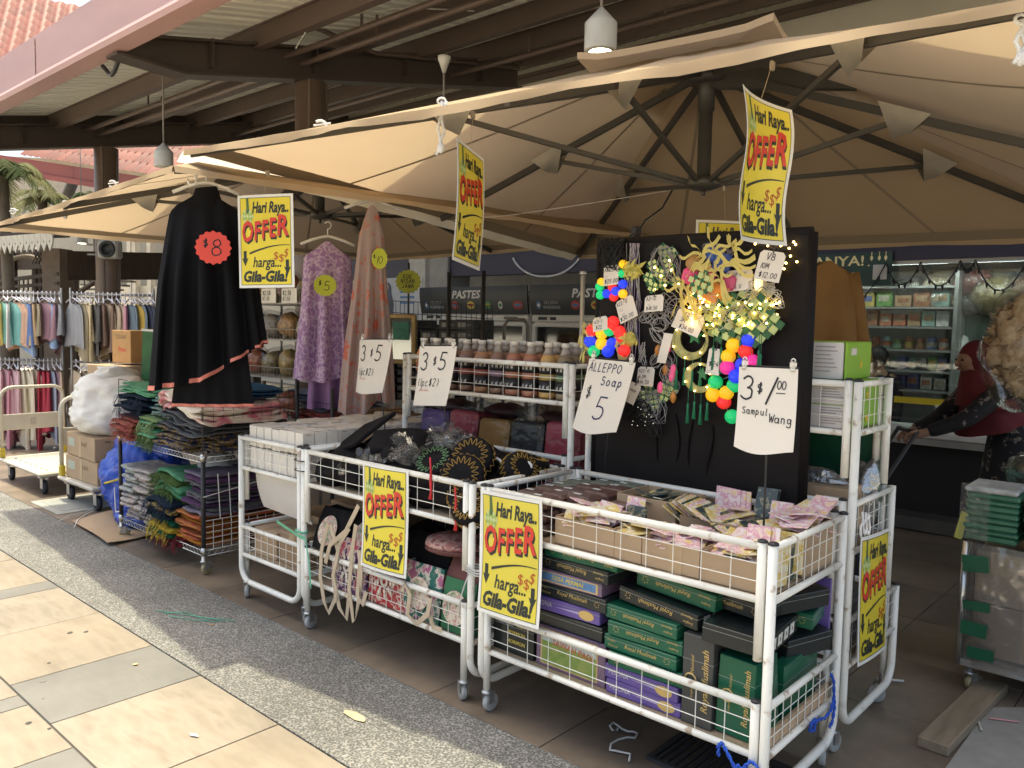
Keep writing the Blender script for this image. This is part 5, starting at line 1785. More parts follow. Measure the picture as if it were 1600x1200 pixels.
ps = [bp(1180, 381), bp(1190, 376), bp(1220, 377), bp(1220, 384), bp(1233, 388), bp(1243, 382), bp(1240, 378), bp(1235, 400), bp(1245, 409), bp(1228, 411), bp(1225, 420), bp(1212, 380), bp(1200, 384)]
for p in ps: b.tube([bp(1215, 400, .01), bp(1216, 392, .03), p], .0016, rodm, 4)
b.obj('wire', t, world=True)
lights(t, ps, .0042)
t = thing('fairy_lights', 'unlit black tangle of string lights at the board top left', 'light set', tuple(bp(963, 395)), group=FL_)
b = B()
for i in range(8): coil(b, bp(952 + 3 * i, 392 + (i % 3) * 6, .02), .045, .06, 3, blk, .0022, i + 80, .03)
b.obj('wire', t, world=True)
t = thing('fairy_lights', 'dark string lights with few white points hanging below the A22-10 tag', 'light set', tuple(bp(1000, 640)), group=FL_)
b = B()
for i in range(9): coil(b, bp(985 + 5 * i, 625 + 5 * i, .02), .04, .06, 3, blk, .002, i + 90, .025)
b.obj('wire', t, world=True)
b = B()
for k in range(22): b.ball(bp(968 + rr.uniform(0, 55), 600 + rr.uniform(0, 65), .045), .0022, mat('white_point', (.8, .75, .65), .3, emit=.4), 5)
b.obj('points', t, world=True)
tag_card('white tag reading A23-20 $25 at the board upper left', 956, 430, .075, .085, .10, [('A23-20', .16, .06), ('=', 0, .1), ('$25.00', .20, .08)])
tag_card('tilted white tag reading A22-12 $30', 980, 483, .092, .098, .42, [('A22-12', .15, .05), ('=', 0, .15), ('=', 0, .2), ('$30.00', .18, .05)])
tag_card('small lilac-lit tag reading A25-5 $22', 939, 506, .075, .060, .18, [('A25-5', .2, .1), ('$22', .26, .2)])
tag_card('white tag reading $18.50 in the board middle left', 1023, 474, .088, .066, .08, [('A2-12', .22, .08), ('=', 0, .2), ('$18.50', .22, .1)])
tag_card('tilted white tag reading LED 3M $34', 1077, 503, .125, .085, -.35, [('LED', .18, .2), ('3M', .2, .2), ('$34.00', .2, .25)])
tag_card('white tag reading LAPLIP RAY $54', 1155, 438, .112, .08, .10, [('LAPLIP RAY', .16, .03), ('=', 0, .2), ('$54 V', .2, .15)])
tag_card('white tag reading V8 10M $12.00 at the board upper right', 1204, 416, .098, .108, -.18, [('V8', .22, .3), ('10M', .18, .12), ('$12.00', .18, .15)])
tag_card('white tag reading A22-10 4.5M $14.50 low on the board', 1010, 588, .080, .078, .0, [('A22-10', .17, .06), ('4.5M', .17, .1), ('$14.50', .19, .06)])
tag_card('white tag reading $24 left of the big ball lights', 1117, 565, .058, .100, -.08, [('L', .14, .3), ('12', .15, .2), ('$24', .2, .15), ('=', 0, .1)])
tag_card('half hidden white tag below the A22-10 tag', 989, 614, .055, .085, -.35, [('JANUA', .13, .05), ('=', 0, .2)])
b = B()
P = [at(1050, 298, d=4.35), at(1035, 325, d=4.2), at(1008, 345, d=4.0), at(997, 362, d=3.9), at(980, 372, d=3.5), at(970, 376, d=3.3)]
b.tube(P, .005, rodm, 6)
b.box(at(994, 362, d=3.88), (.05, .035, .05), rodm, bev=.006)
b.obj('power_lead', loc=tuple(P[0]), world=True, label='black power lead with adaptor hanging from the umbrella hub to the board', cat='cable')
b = B()
P = [at(700, 345, d=5.2), at(800, 336, d=4.9), at(920, 318, d=4.6), at(1045, 298, d=4.35)]
b.tube(P, .0022, strand, 4)
b.obj('tension_string', loc=tuple(P[0]), world=True, label='thin pale string stretched from the umbrella hub to its left side', cat='string')
# ------------------------------------------------------------------ bottles on the tiered cart
liq = [mat('drink_%d' % i, c, .12, var=.1, vs=12) for i, c in enumerate(((.72, .30, .10), (.36, .19, .11), (.22, .13, .10), (.36, .21, .12), (.34, .15, .10), (.48, .30, .11), (.20, .16, .11)))]
band = [mat('label_%d' % i, c, .4, var=.15, vs=30) for i, c in enumerate(((.6, .25, .12), (.34, .10, .075), (.30, .19, .26), (.44, .19, .12), (.44, .34, .12), (.14, .22, .11)))]
lblk = mat('label_black', (.02, .02, .022), .4)
capw = mat('bottle_cap', (.66, .62, .55), .4)
neckm = mat('bottle_neck', (.33, .28, .24), .1, alpha=1)
def bottle_parts(lq, bd):
 t = thing('drink_bottle', 'x', 'bottle', (0, 0, 0), group='drink bottles on the tiered cart')
 b = B()
 b.lathe([(.020, .0), (.029, .004), (.0315, .014), (.0315, .05), (.0295, .055), (.0315, .06), (.0315, .150), (.029, .172), (.0215, .197)], lq, 16)
 b.obj('body', t)
 b = B()
 b.lathe([(.0215, .197), (.0135, .218), (.0125, .226), (.0125, .236)], neckm, 14)
 b.obj('neck', t)
 b = B()
 b.lathe([(.0150, .232), (.0150, .250), (.0138, .2525), (0, .2525)], capw, 14)
 b.obj('cap', t)
 b = B()
 b.lathe([(.0322, .030), (.0322, .085)], lblk, 16)
 b.lathe([(.0322, .085), (.0322, .112)], bd, 16)
 b.lathe([(.0321, .112), (.0321, .140)], lblk if bd is not band[0] else bd, 16)
 for k in range(3):
  a0 = pi + (-.5 + .5 * k)
  for z0 in (.045, .128):
   for i in range(3):
    a = a0 + .09 * i
    b.add([(.0326 * cos(a), .0326 * sin(a), z0), (.0326 * cos(a + .05), .0326 * sin(a + .05), z0), (.0326 * cos(a + .06), .0326 * sin(a + .06), z0 + .012 + .004 * i), (.0326 * cos(a), .0326 * sin(a), z0 + .012)], [(0, 1, 2, 3)], lettw)
 b.obj('label_wrap', t)
 return t
protos = {}
plan = [(0, 0), (1, 1), (2, 2), (2, 1), (1, 1), (2, 2), (4, 3), (4, 3), (5, 4), (6, 5)]
bn = ['orange', 'brown red-banded', 'dark lilac-banded', 'dark red-banded', 'brown red-banded', 'dark lilac-banded', 'maroon orange-banded', 'maroon orange-banded', 'amber yellow-banded', 'black green-banded']
for row, x in enumerate((3.01, 3.105, 3.20)):
 for i in range(10):
  y = 3.365 - .112 * i + (.02 if row % 2 else 0) + RND.uniform(-.006, .006)
  k = plan[i] if row < 2 else plan[(i + 2) % 10]
  nm = bn[i] if row < 2 else bn[(i + 2) % 10]
  lab = '%s drink bottle, %s from the left in the %s row of the top basket' % (nm, ordinal(i), ('front', 'middle', 'back')[row])
  loc = (x + RND.uniform(-.005, .005), y, 1.1935)
  tall = 1.07
  rz = RND.uniform(-.5, .5)
  if k not in protos:
   o = protos[k] = bottle_parts(liq[k[0]], band[k[1]])
   o.location, o.rotation_euler, o['label'] = loc, (0, 0, rz), lab
   o.scale = (1.4, 1.4, tall)
  else: dup(protos[k], loc, rz, lab)
# ------------------------------------------------------------------ goods in the nearest cart
kraft = mat('kraft_board', (.42, .30, .19), .75, var=.08, vs=5)
kraft2 = mat('kraft_board_dark', (.34, .235, .145), .78, var=.1, vs=5)
tape = mat('brown_tape', (.46, .33, .2), .25, var=.05)
wrap = film('clear_wrap', (.9, .9, .89), .16, .10, .8, 30)
wrap2 = film('crinkled_wrap', (.93, .93, .92), .08, .07, .4, 40, milky=.05, fres=.5)
floral_p = speck('pink_floral_card', (.80, .70, .68), [(.42, (.80, .70, .68)), (.5, (.66, .30, .38)), (.55, (.80, .64, .63)), (.66, (.75, .55, .15)), (1, (.82, .74, .70))], 30, .35, detail=4, bump=0)
floral_y = speck('yellow_floral_card', (.74, .70, .55), [(.42, (.76, .70, .52)), (.52, (.68, .48, .08)), (.6, (.76, .72, .55)), (1, (.2, .22, .2))], 24, .35, detail=4, bump=0)
dark_p = speck('dark_ornate_card', (.03, .045, .05), [(.5, (.04, .06, .06)), (.58, (.30, .27, .16)), (.64, (.04, .06, .06)), (1, (.12, .15, .14))], 30, .3, detail=6, bump=0)
packs = [floral_p, floral_y, dark_p]
def open_carton(label, x0, x1, y0, y1, z0, h, m=None, seam=False, parent_group='open cartons in the nearest cart'):
 m = m or kraft
 t = thing('open_carton', label, 'carton', ((x0 + x1) / 2, (y0 + y1) / 2, z0), group=parent_group)
 w, d, th = x1 - x0, y1 - y0, .004
 for nm, c, s in (('front_panel', (-w / 2 + th / 2, 0, h / 2), (th, d, h)), ('back_panel', (w / 2 - th / 2, 0, h / 2), (th, d, h)), ('side_panel', (0, -d / 2 + th / 2, h / 2 + .002), (w - .01, th, h)), ('side_panel', (0, d / 2 - th / 2, h / 2 + .002), (w - .01, th, h)), ('base', (0, 0, .002), (w, d, .004))):
  b = B()
  b.box(c, s, m, bev=.001)
  if seam and nm == 'front_panel': b.box((-w / 2 - .0006, -.02, h / 2), (.001, .05, h * .98), tape)
  b.obj(nm, t)
 return t
open_carton('low open carton at the left end of the front row in the nearest cart', 2.305, 2.50, 1.575, 1.84, .742, .105)
open_carton('second open carton from the left in the front row of the nearest cart', 2.302, 2.50, 1.462, 1.572, .742, .095)
open_carton('open carton with taped front in the nearest cart front row', 2.302, 2.50, 1.243, 1.459, .742, .098, seam=True)
open_carton('open carton at the right end of the nearest cart front row', 2.302, 2.52, 1.025, 1.240, .742, .094)
open_carton('raised open carton of dark ornate packets at the back of the nearest cart', 2.585, 2.81, 1.50, 1.76, .80, .105)
open_carton('open carton under the fanned yellow packets at the back right of the nearest cart', 2.58, 2.80, 1.17, 1.48, .742, .125, kraft2)
open_carton('tall carton at the back right corner behind the nearest cart wire end', 2.56, 2.82, 1.01, 1.15, .742, .13)
def packet(label, c, m, rx=0, ry=0, rz=0, n=1, step=(.006, 0, 0), w=.078, h=.128, group='festive money packets'):
 t = None
 t = thing('money_packet', label, 'packet', tuple(c), rz, group)
 for i in range(n):
  b = B()
  M = Matrix.Translation(Vector(step) * i) @ Matrix.Rotation(ry + RND.uniform(-.05, .05), 4, 'Y') @ Matrix.Rotation(rx + RND.uniform(-.06, .06), 4, 'X')
  b.T = M
  b.box((0, 0, h / 2), (.0035, w, h), m)
  b.obj('packet_card', t)
 return t
pk_ = 'pink floral packets '
packet('upright pink floral packet with dark ornate face in the front row left', (2.47, 1.605, .765), dark_p, ry=.22, n=2, step=(.008, 0, 0))
packet('upright pink floral packet standing at the left of the raised carton', (2.50, 1.635, .79), floral_p, ry=.18, n=2)
packet('tall pink floral packets standing at the back rail', (2.80, 1.42, .82), floral_p, ry=.1, n=4, step=(.003, -.022, -.002))
packet('dark yellow-edged packet leaning among the fanned packets', (2.76, 1.25, .83), dark_p, ry=.45, n=2, h=.15)
packet('pink floral packet leaning beside the sign rod', (2.70, 1.16, .82), floral_p, ry=.25, n=2)
packet('pink and yellow floral packet standing at the right end front row', (2.44, 1.115, .79), floral_p, ry=.12, n=2, step=(.004, -.03, 0))
packet('yellow floral packets standing at the right end beside the pink one', (2.50, 1.05, .77), floral_y, ry=.1, n=3, step=(.004, -.01, 0))
packet('yellow packet upright behind the wire end panel', (2.40, 1.018, .75), floral_y, rz=1.45, n=2)
packet('dark teal packet in film behind the wire end panel', (2.50, 1.02, .75), dark_p, rz=1.5, n=2, h=.14)
packet('pink packets stacked high at the back right corner', (2.66, 1.06, .88), floral_p, ry=1.25, n=5, step=(.004, -.005, .009), h=.15)
def heap(label, x0, x1, y0, y1, z, n, ms, seed, rise=.05):
 r = random.Random(seed)
 t = thing('packet_heap', label, 'packets', ((x0 + x1) / 2, (y0 + y1) / 2, z), group='heaps of festive packets')
 for i in range(n):
  b = B()
  b.T = Matrix.Translation((r.uniform(x0, x1) - (x0 + x1) / 2, r.uniform(y0, y1) - (y0 + y1) / 2, rise * i / n)) @ Matrix.Rotation(r.uniform(-.7, .7), 4, 'Z') @ Matrix.Rotation(r.uniform(-.35, .35), 4, 'Y') @ Matrix.Rotation(r.uniform(-.25, .25), 4, 'X')
  b.box((0, 0, 0), (.15, .085, .004), r.choice(ms), bev=.001)
  b.obj('packet_card', t)
heap('pink packets lying in the left front carton', 2.36, 2.46, 1.66, 1.80, .835, 22, [floral_p, floral_p, floral_y], 1)
heap('few dark and pale packets lying in the second front carton', 2.37, 2.44, 1.50, 1.55, .80, 7, [dark_p, floral_y], 2)
heap('pink packets sliding in the taped front carton', 2.37, 2.45, 1.33, 1.42, .805, 20, [floral_p], 3)
heap('pink packets filling the right end front carton', 2.37, 2.46, 1.08, 1.20, .815, 24, [floral_p, floral_p, floral_y], 4)
heap('dark ornate packets in the raised back carton', 2.65, 2.75, 1.57, 1.70, .875, 9, [dark_p, dark_p, floral_y], 5, .02)
heap('pink packets in film at the back right corner of the nearest cart', 2.60, 2.78, 1.03, 1.12, .865, 22, [floral_p, floral_p, floral_y], 6, .07)
heap('pink and cream packets heaped along the back rail behind the raised carton', 2.66, 2.80, 1.30, 1.46, .82, 14, [floral_p, floral_y], 8, .06)
heap('pale packets spread between front and back cartons at the right', 2.48, 2.60, 1.06, 1.30, .82, 18, [floral_p, floral_y, floral_p], 9, .04)
t = thing('fanned_packets', 'long fan of dark and yellow packets on edge in the nearest cart', 'packets', (2.66, 1.36, .87))
for i in range(30):
 b = B()
 b.T = Matrix.Translation((-.02 + .02 * sin(i * .5), .17 - .0115 * i, .03 * sin(i * .21))) @ Matrix.Rotation(.3 - .02 * i, 4, 'Z') @ Matrix.Rotation(-.95 - .008 * i, 4, 'X')
 b.box((0, 0, 0), (.15, .003, .085), (floral_y, dark_p, floral_y, floral_p)[i % 4])
 b.obj('packet_card', t)
soapm = [mat('soap_wrap_%d' % i, c, .35, var=.2, vs=12, bump=.4, bs=25) for i, c in enumerate(((.115, .062, .05), (.13, .075, .06), (.10, .055, .048), (.13, .15, .11), (.16, .18, .13)))]
labm = mat('paper_label', (.66, .65, .6), .5, var=0)
k = 0
for i in range(5):
 for j in range(4):
  x, y = 2.385 + .105 * i, 2.10 - .128 * j
  if i < 2 and j > 2 or (i == 0 and j > 1): continue
  green = i == 4 or (i == 3 and j == 0)
  z = .742
  top = .135 + .012 * ((i * 3 + j) % 3)
  n = 3
  for q in range(n):
   b = B()
   hh = top / n
   b.box((0, 0, hh / 2), (.098, .12, hh - .003), soapm[3 + q % 2] if green else soapm[(i + j + q) % 3], bev=.012, rz=RND.uniform(-.08, .08))
   if q == n - 1:
    b.box((.02 * ((i + j) % 3 - 1), .02, hh + .001), (.016, .036, .0012), labm, rz=RND.uniform(-.3, .3))
   b.obj('soap_block', loc=(x, y, z + hh * q), rz=RND.uniform(-.06, .06), label='%s film-wrapped soap block, %s row back, %s from left, %s layer' % ('greenish' if green else 'brown', ordinal(i), ordinal(j), ('bottom', 'middle', 'top')[q]), cat='soap', group='greenish soap blocks' if green else 'brown soap blocks')
# ------------------------------------------------------------------ garment boxes in its lower basket
gboxm = {'green': mat('box_green', (.012, .105, .055), .28, var=.10, vs=3), 'black': mat('box_black', (.022, .026, .025), .25, var=.12, vs=3), 'grey': mat('box_grey', (.055, .056, .055), .4, var=.08), 'purple': mat('box_purple', (.13, .085, .30), .3, var=.1, vs=4), 'pattern': speck('box_pattern', (.12, .07, .13), [(.5, (.20, .13, .20)), (1, (.10, .06, .11))], 140, .4, 'voronoi', 0)}
goldt = mat('gold_print', (.58, .42, .16), .35, .3, var=0)
silv = mat('silver_print', (.55, .55, .58), .4, var=0)
boxedge = mat('box_edge', (.30, .33, .31), .5, var=.2)
def gbox(label, c, sz, kind, txt=None, flip=False, rz=0, ry=0, rx=0, end=None, vertical=False, faces='x'):
 """c = centre; sz = (x, y, z); lettering on the side that faces the walkway"""
 t = thing('garment_box', label, 'box', (c[0], c[1], c[2] - sz[2] / 2), rz, 'printed garment boxes in the lower basket')
 dx, dy, dz = sz
 b = B()
 M = Matrix.Rotation(ry, 4, 'Y') @ Matrix.Rotation(rx, 4, 'X')
 b.T = M
 b.box((0, 0, dz / 2), sz, gboxm[kind], bev=.0025)
 b.box((.0, 0, dz * .72), (dx + .0008, dy + .0008, .0012), boxedge)
 b.obj('carton', t)
 if txt or end:
  b = B()
  b.T = M
  if vertical: F0 = lambda u, v, d=0: Vector((-dx / 2 - d, v - dy / 2, u))
  else: F0 = lambda u, v, d=0: Vector((-dx / 2 - d, dy / 2 - u, v))
  w, h = (dz, dy) if vertical else (dy, dz)
  F = (lambda u, v, d=0: F0(w - u, h - v, d)) if flip else F0
  if txt == 'RM':
   b.text('Royal Muslimah', (w * .30, h * .28, w * .74, h * .74), F, goldt, .001, 0, .25, fit=False)
   b.text('Songket', (w * .05, h * .55, w * .17, h * .80), F, goldt, .001, 0, .2, fit=False)
   b.text('Nasional', (w * .06, h * .22, w * .2, h * .46), F, goldt, .001, 0, .2, fit=False)
   for q in range(6):
    a = q * pi / 3
    cx, cy = w * .88, h * .5
    r_ = min(w, h) * .30
    b.flat([(cx + r_ * (.35 if z_ % 2 else 1) * cos(a + z_ * pi / 8) * .5 + r_ * .5 * cos(a), cy + r_ * (.35 if z_ % 2 else 1) * sin(a + z_ * pi / 8) * .5 + r_ * .5 * sin(a)) for z_ in range(6)], F, .001, goldt)
  elif txt == 'RMV':
   b.text('Royal Muslimah', (w * .18, h * .08, w * .90, h * .36), F, goldt, .001, .01, .25, fit=False)
   b.text('Nasional', (w * .58, h * .62, w * .78, h * .74), F, goldt, .001, 0, .2, fit=False)
   b.text('Songket', (w * .30, h * .62, w * .42, h * .72), F, goldt, .001, 0, .2, fit=False)
   b.tube([F(w * .50 + .020 * cos(a), h * .72 + .020 * sin(a), .001) for a in [2 * pi * i / 16 for i in range(16)]], .003, goldt, 5, closed=True)
  elif txt == 'PESONA':
   b.text('PESONA', (w * .06, h * .36, w * .34, h * .74), F, silv, .001, 0, 0, fit=False)
   b.flat([(w * .36, h * .48), (w * .78, h * .40), (w * .78, h * .62)], F, .0008, mat('box_lilac', (.42, .36, .58), .4))
   b.flat([(w * .82 + h * .42 * 1.6 * cos(k * pi / 8), h * .48 + h * .36 * sin(k * pi / 8)) for k in range(16)], F, .0012, goldt)
  elif txt == 'MORMON':
   for q in (.28, .52): b.text('MORMON', (w * .36, h * q, w * .80, h * (q + .13)), F, mat('yellow_print', (.62, .48, .08), .4, var=0), .001, .02, .1, fit=False)
   b.text('SMOKE HOUSE', (w * .05, h * .74, w * .5, h * .84), F, silv, .001, 0, 0, fit=False)
   b.text('Gaplin', (w * .58, h * .72, w * .86, h * .88), F, goldt, .001, 0, .2, fit=False)
  elif txt == 'PIC':
   pic = speck('field_picture', (.10, .20, .04), [(.4, (.16, .26, .05)), (.6, (.24, .30, .08)), (1, (.30, .26, .10))], 30, .4, detail=6, bump=0)
   b.flat([(w * .07, h * .07), (w * .90, h * .07), (w * .90, h * .93), (w * .07, h * .93)], F, .0008, mat('picture_frame_tan', (.55, .38, .18), .4))
   b.flat([(w * .09, h * .10), (w * .88, h * .10), (w * .88, h * .60), (w * .09, h * .64)], F, .0014, pic)
   b.flat([(w * .09, h * .64), (w * .88, h * .60), (w * .88, h * .90), (w * .09, h * .90)], F, .0014, mat('picture_sky', (.42, .47, .46), .4, var=.25, vs=20))
   b.text('SAWAH PADI', (w * .25, h * .60, w * .84, h * .80), F, mat('picture_red', (.50, .12, .05), .4, var=.2), .0022, .02, .1, rot=-.08, fit=False)
  elif txt == 'PICS':
   b.flat([(w * .05, h * .12), (w * .95, h * .12), (w * .95, h * .88), (w * .05, h * .88)], F, .0008, mat('picture_frame_tan'))
   b.flat([(w * .08, h * .22), (w * .92, h * .22), (w * .92, h * .80), (w * .08, h * .80)], F, .0014, mat('picture_blue', (.10, .22, .42), .4, var=.4, vs=25))
   b.text('DESA PERMAI', (w * .30, h * .34, w * .78, h * .70), F, mat('yellow_print', (.62, .48, .08), .4, var=0), .002, .02, .15, fit=False)
  if end:
   for q in range(4):
    b.box((dx * (-.3 + .2 * q), -dy / 2 - .0006, dz * .5), (dx * .13, .001, min(.05, dz * .6)), labm)
    b.box((dx * (-.3 + .2 * q), -dy / 2 - .0014, dz * .5), (dx * .02, .001, dz * .2), mk)
  b.obj('print', t)
 return t
Z = .258
gbox('black box with yellow print upright at the left end of the lower basket', (2.36, 2.045, Z + .075), (.09, .21, .15), 'black', 'MORMON')
gbox('box pictured with a green field, patterned border, in the lower basket', (2.36, 1.765, Z + .080), (.09, .32, .160), 'pattern', 'PIC')
gbox('black box behind the offer poster in the lower basket', (2.42, 2.03, Z + .205), (.22, .24, .055), 'black', 'RM', flip=True)
for i, (kd, tx, z, dy, lab) in enumerate((('black', None, .192, 0, 'plain black box just above the field picture box'), ('purple', 'PESONA', .246, .02, 'purple box with gold oval above the field picture box'), ('black', 'RM', .300, -.02, 'black box with faint gold script under the narrow picture box'), ('pattern', 'PICS', .352, .01, 'narrow tan-framed blue picture box in the left stack'), ('black', 'RM', .405, -.03, 'black box with upside-down gold script high in the left stack'), ('green', 'RM', .456, -.05, 'dark green box topping the left stack'))):
 gbox(lab, (2.43, 1.78 + dy, Z + z), (.24, .32, .050), kd, tx, flip=i in (4, 5), rz=(.0, .04, -.03, .02, -.05, .03)[i])
for i, (kd, tx, z, dy, lab) in enumerate((('purple', 'PESONA', .026, .0, 'lowest purple box in the middle stack'), ('purple', 'PESONA', .077, .005, 'second purple box in the middle stack'), ('green', 'RM', .128, -.005, 'green box with upside-down gold script just above the purple ones'), ('green', 'RM', .182, .012, 'bright green box whose gold script reads upright'), ('green', 'RM', .236, .0, 'second green box from the top of the middle green ones'), ('green', 'RM', .290, .01, 'uppermost bright green box in the middle stack'))):
 gbox(lab, (2.425, 1.445 + dy, Z + z), (.24, .295, .050), kd, tx, flip=i in (2, 4, 5), rz=(.02, -.02, .03, -.03, .02, -.05)[i])
gbox('tilted black box on top of the bright green ones', (2.46, 1.40, Z + .345), (.26, .33, .052), 'black', 'RM', flip=True, rz=-.10, rx=.06, end=True)
gbox('dark green box topping the middle stack under the upper basket', (2.50, 1.36, Z + .405), (.26, .32, .058), 'green', 'RM', flip=True, rz=-.08, rx=.05)
gbox('tall grey box standing on end with gold script up its face', (2.34, 1.235, Z + .150), (.075, .110, .30), 'grey', 'RMV', vertical=True)
gbox('green box standing on end beside the tall grey one', (2.37, 1.115, Z + .130), (.10, .125, .255), 'green', 'RMV', vertical=True, rx=.04, end=False)
gbox('black box lying across the top of the standing boxes, size stickers on it', (2.44, 1.125, Z + .325), (.30, .21, .060), 'black', None, rz=.10, rx=.05, end=True)
gbox('black box lying behind the corner post', (2.62, 1.10, Z + .40), (.26, .17, .060), 'black', None, rz=-.35, rx=.08)
gbox('lower black box lying behind the corner post', (2.68, 1.09, Z + .24), (.22, .16, .07), 'black', None, rz=-.3, rx=.1)
for i, (x, y, z, k) in enumerate(((2.60, 1.22, .40, 'green'), (2.52, 1.20, .40, 'black'), (2.66, 1.30, .46, 'black'), (2.72, 1.16, .33, 'green'))):
 gbox(('green box in the upper right pile behind the lying ones', 'black box just under the upper basket at right', 'topmost black box at the rear right', 'green box at the rear right of the pile')[i], (x, y, Z + z), (.24, .30, .052), k, 'RM', rz=.1 * i - .15, rx=.05 * (i % 2))
gbox('purple box edge sticking up at the right end', (2.79, 1.07, Z + .33), (.02, .14, .20), 'purple', None, rz=.15)
gbox('green box standing at the right end against the wire', (2.62, 1.045, Z + .105), (.30, .045, .21), 'green', None, rz=.03)
gbox('second green box leaning at the right end', (2.40, 1.030, Z + .135), (.06, .050, .27), 'green', None, rz=.2, rx=-.06)
gbox('dark green box deeper at the right end', (2.72, 1.12, Z + .10), (.24, .05, .20), 'green', None, rz=-.06)
for i in range(9):
 gbox('black box filling the back of the lower basket', (2.70, 1.98 - .30 * (i % 3), Z + .045 + .10 * (i // 3)), (.24, .28, .09), 'black' if i % 2 else 'green')['group'] = 'dark boxes at the back of the lower basket'
NB = []
for o in [o for o in COL.objects if o.get('group') == 'dark boxes at the back of the lower basket']: o['label'] = 'dark garment box at the back of the nearest cart lower basket, %s one' % ordinal(NB.append(0) or len(NB) - 1)
b = B()
b.box((0, 0, -.015), (.5, .012, .05), mat('bare_wood', (.50, .35, .22), .7, var=.2, vs=8, aniso=(1, 6, 6)))
b.obj('wood_strip', loc=(2.56, 1.004, .30), label='bare wooden strip along the bottom of the nearest cart right end', cat='plank')
blue = mat('blue_rope', (.02, .09, .50), .5, var=.25, vs=120)
def twist(b, P, r, m, strands=2):
 P = [Vector(p) for p in P]
 Q = []
 for i in range(len(P) - 1):
  for k in range(6): Q.append(P[i].lerp(P[i + 1], k / 6))
 Q.append(P[-1])
 for s in range(strands):
  V = []
  for i, p in enumerate(Q):
   t_ = (Q[min(i + 1, len(Q) - 1)] - Q[max(i - 1, 0)]).normalized()
   a = t_.orthogonal().normalized()
   c = t_.cross(a)
   g_ = i * .9 + s * 2 * pi / strands
   V.append(p + (a * cos(g_) + c * sin(g_)) * r * .55)
  b.tube(V, r * .62, m, 5)
t = thing('blue_rope', 'twisted blue rope knotted round the foot of the nearest cart front right corner', 'rope', (2.27, 1.03, .24))
b = B()
K = lambda x, y, z: Vector((x, y, z))
twist(b, [K(2.262, 1.13, .215), K(2.258, 1.13, .25), K(2.262, 1.12, .262), K(2.258, 1.10, .24), K(2.256, 1.07, .20), K(2.254, 1.045, .21), K(2.252, 1.02, .245), K(2.256, 1.0, .235), K(2.254, .995, .20), K(2.250, 1.02, .18), K(2.254, 1.05, .19), K(2.25, 1.06, .22)], .006, blue)
twist(b, [K(2.254, 1.04, .22), K(2.252, 1.02, .20), K(2.254, .99, .19), K(2.262, .968, .195), K(2.28, .965, .22)], .006, blue)
twist(b, [K(2.254, 1.005, .20), K(2.256, .998, .15), K(2.258, 1.0, .10)], .006, blue)
b.obj('knot', t, world=True)
t = thing('blue_rope', 'twisted blue rope looped on the nearest cart right end rail', 'rope', (2.6, .975, .25))
b = B()
twist(b, [K(2.62, .968, .24), K(2.60, .962, .27), K(2.58, .966, .26), K(2.59, .974, .23), K(2.61, .966, .225), K(2.60, .962, .26), K(2.64, .962, .255), K(2.70, .966, .235), K(2.76, .968, .24), K(2.785, .968, .28), K(2.77, .966, .34), K(2.75, .97, .375)], .0055, blue)
twist(b, [K(2.785, .968, .28), K(2.79, .966, .24), K(2.77, .964, .20), K(2.75, .966, .185)], .0055, blue)
b.obj('knot', t, world=True)
gtie = mat('green_tie', (.12, .42, .26), .4, var=.1)
t = thing('green_tape', 'green plastic tape tied between the end-on cart and its neighbour', 'tape', (2.25, 3.44, .5))
b = B()
for P in ([at(432, 814, x=2.262), at(450, 826, x=2.256), at(468, 838, x=2.25), at(478, 842, x=2.248)], [at(476, 838, x=2.25), at(480, 860, x=2.246), at(484, 890, x=2.25), at(485, 918, x=2.254)]):
 V = []
 for i, p in enumerate(P): V += [p + Vector((0, .008, .008)), p - Vector((0, .008, .010))]
 b.add(V, [(2 * i, 2 * i + 1, 2 * i + 3, 2 * i + 2) for i in range(len(P) - 1)], gtie, True)
b.tube([Vector((2.282 + .022 * cos(a), 3.448 + .042 * sin(a), .49)) for a in [2 * pi * i / 14 for i in range(14)]], .006, gtie, 6, closed=True)
b.obj('strip', t, world=True)
t = thing('wire_tie', 'pale rope lashing the two neighbouring carts together at mid height', 'tie', (2.27, 2.21, .55))
b = B()
for k in range(3): b.tube([Vector((2.275 + .028 * cos(a), 2.212 + .05 * sin(a), .555 + .010 * k + .004 * sin(3 * a))) for a in [2 * pi * i / 16 for i in range(16)]], .004, mat('pale_cord', (.5, .5, .47), .7), 5, closed=True)
b.tube([Vector((2.25, 2.23, .55)), Vector((2.247, 2.25, .50)), Vector((2.25, 2.275, .44)), Vector((2.25, 2.28, .36))], .003, mat('pale_cord'), 5)
b.obj('cord', t, world=True)
t = thing('black_tie', 'black cable ties joining the end-on cart to its neighbour', 'tie', (2.27, 3.45, .82))
b = B()
for z in (.80, .85): b.tube([Vector((2.28 + .024 * cos(a), 3.45 + .05 * sin(a), z)) for a in [2 * pi * i / 14 for i in range(14)]], .003, blk, 5, closed=True)
b.obj('strap', t, world=True)
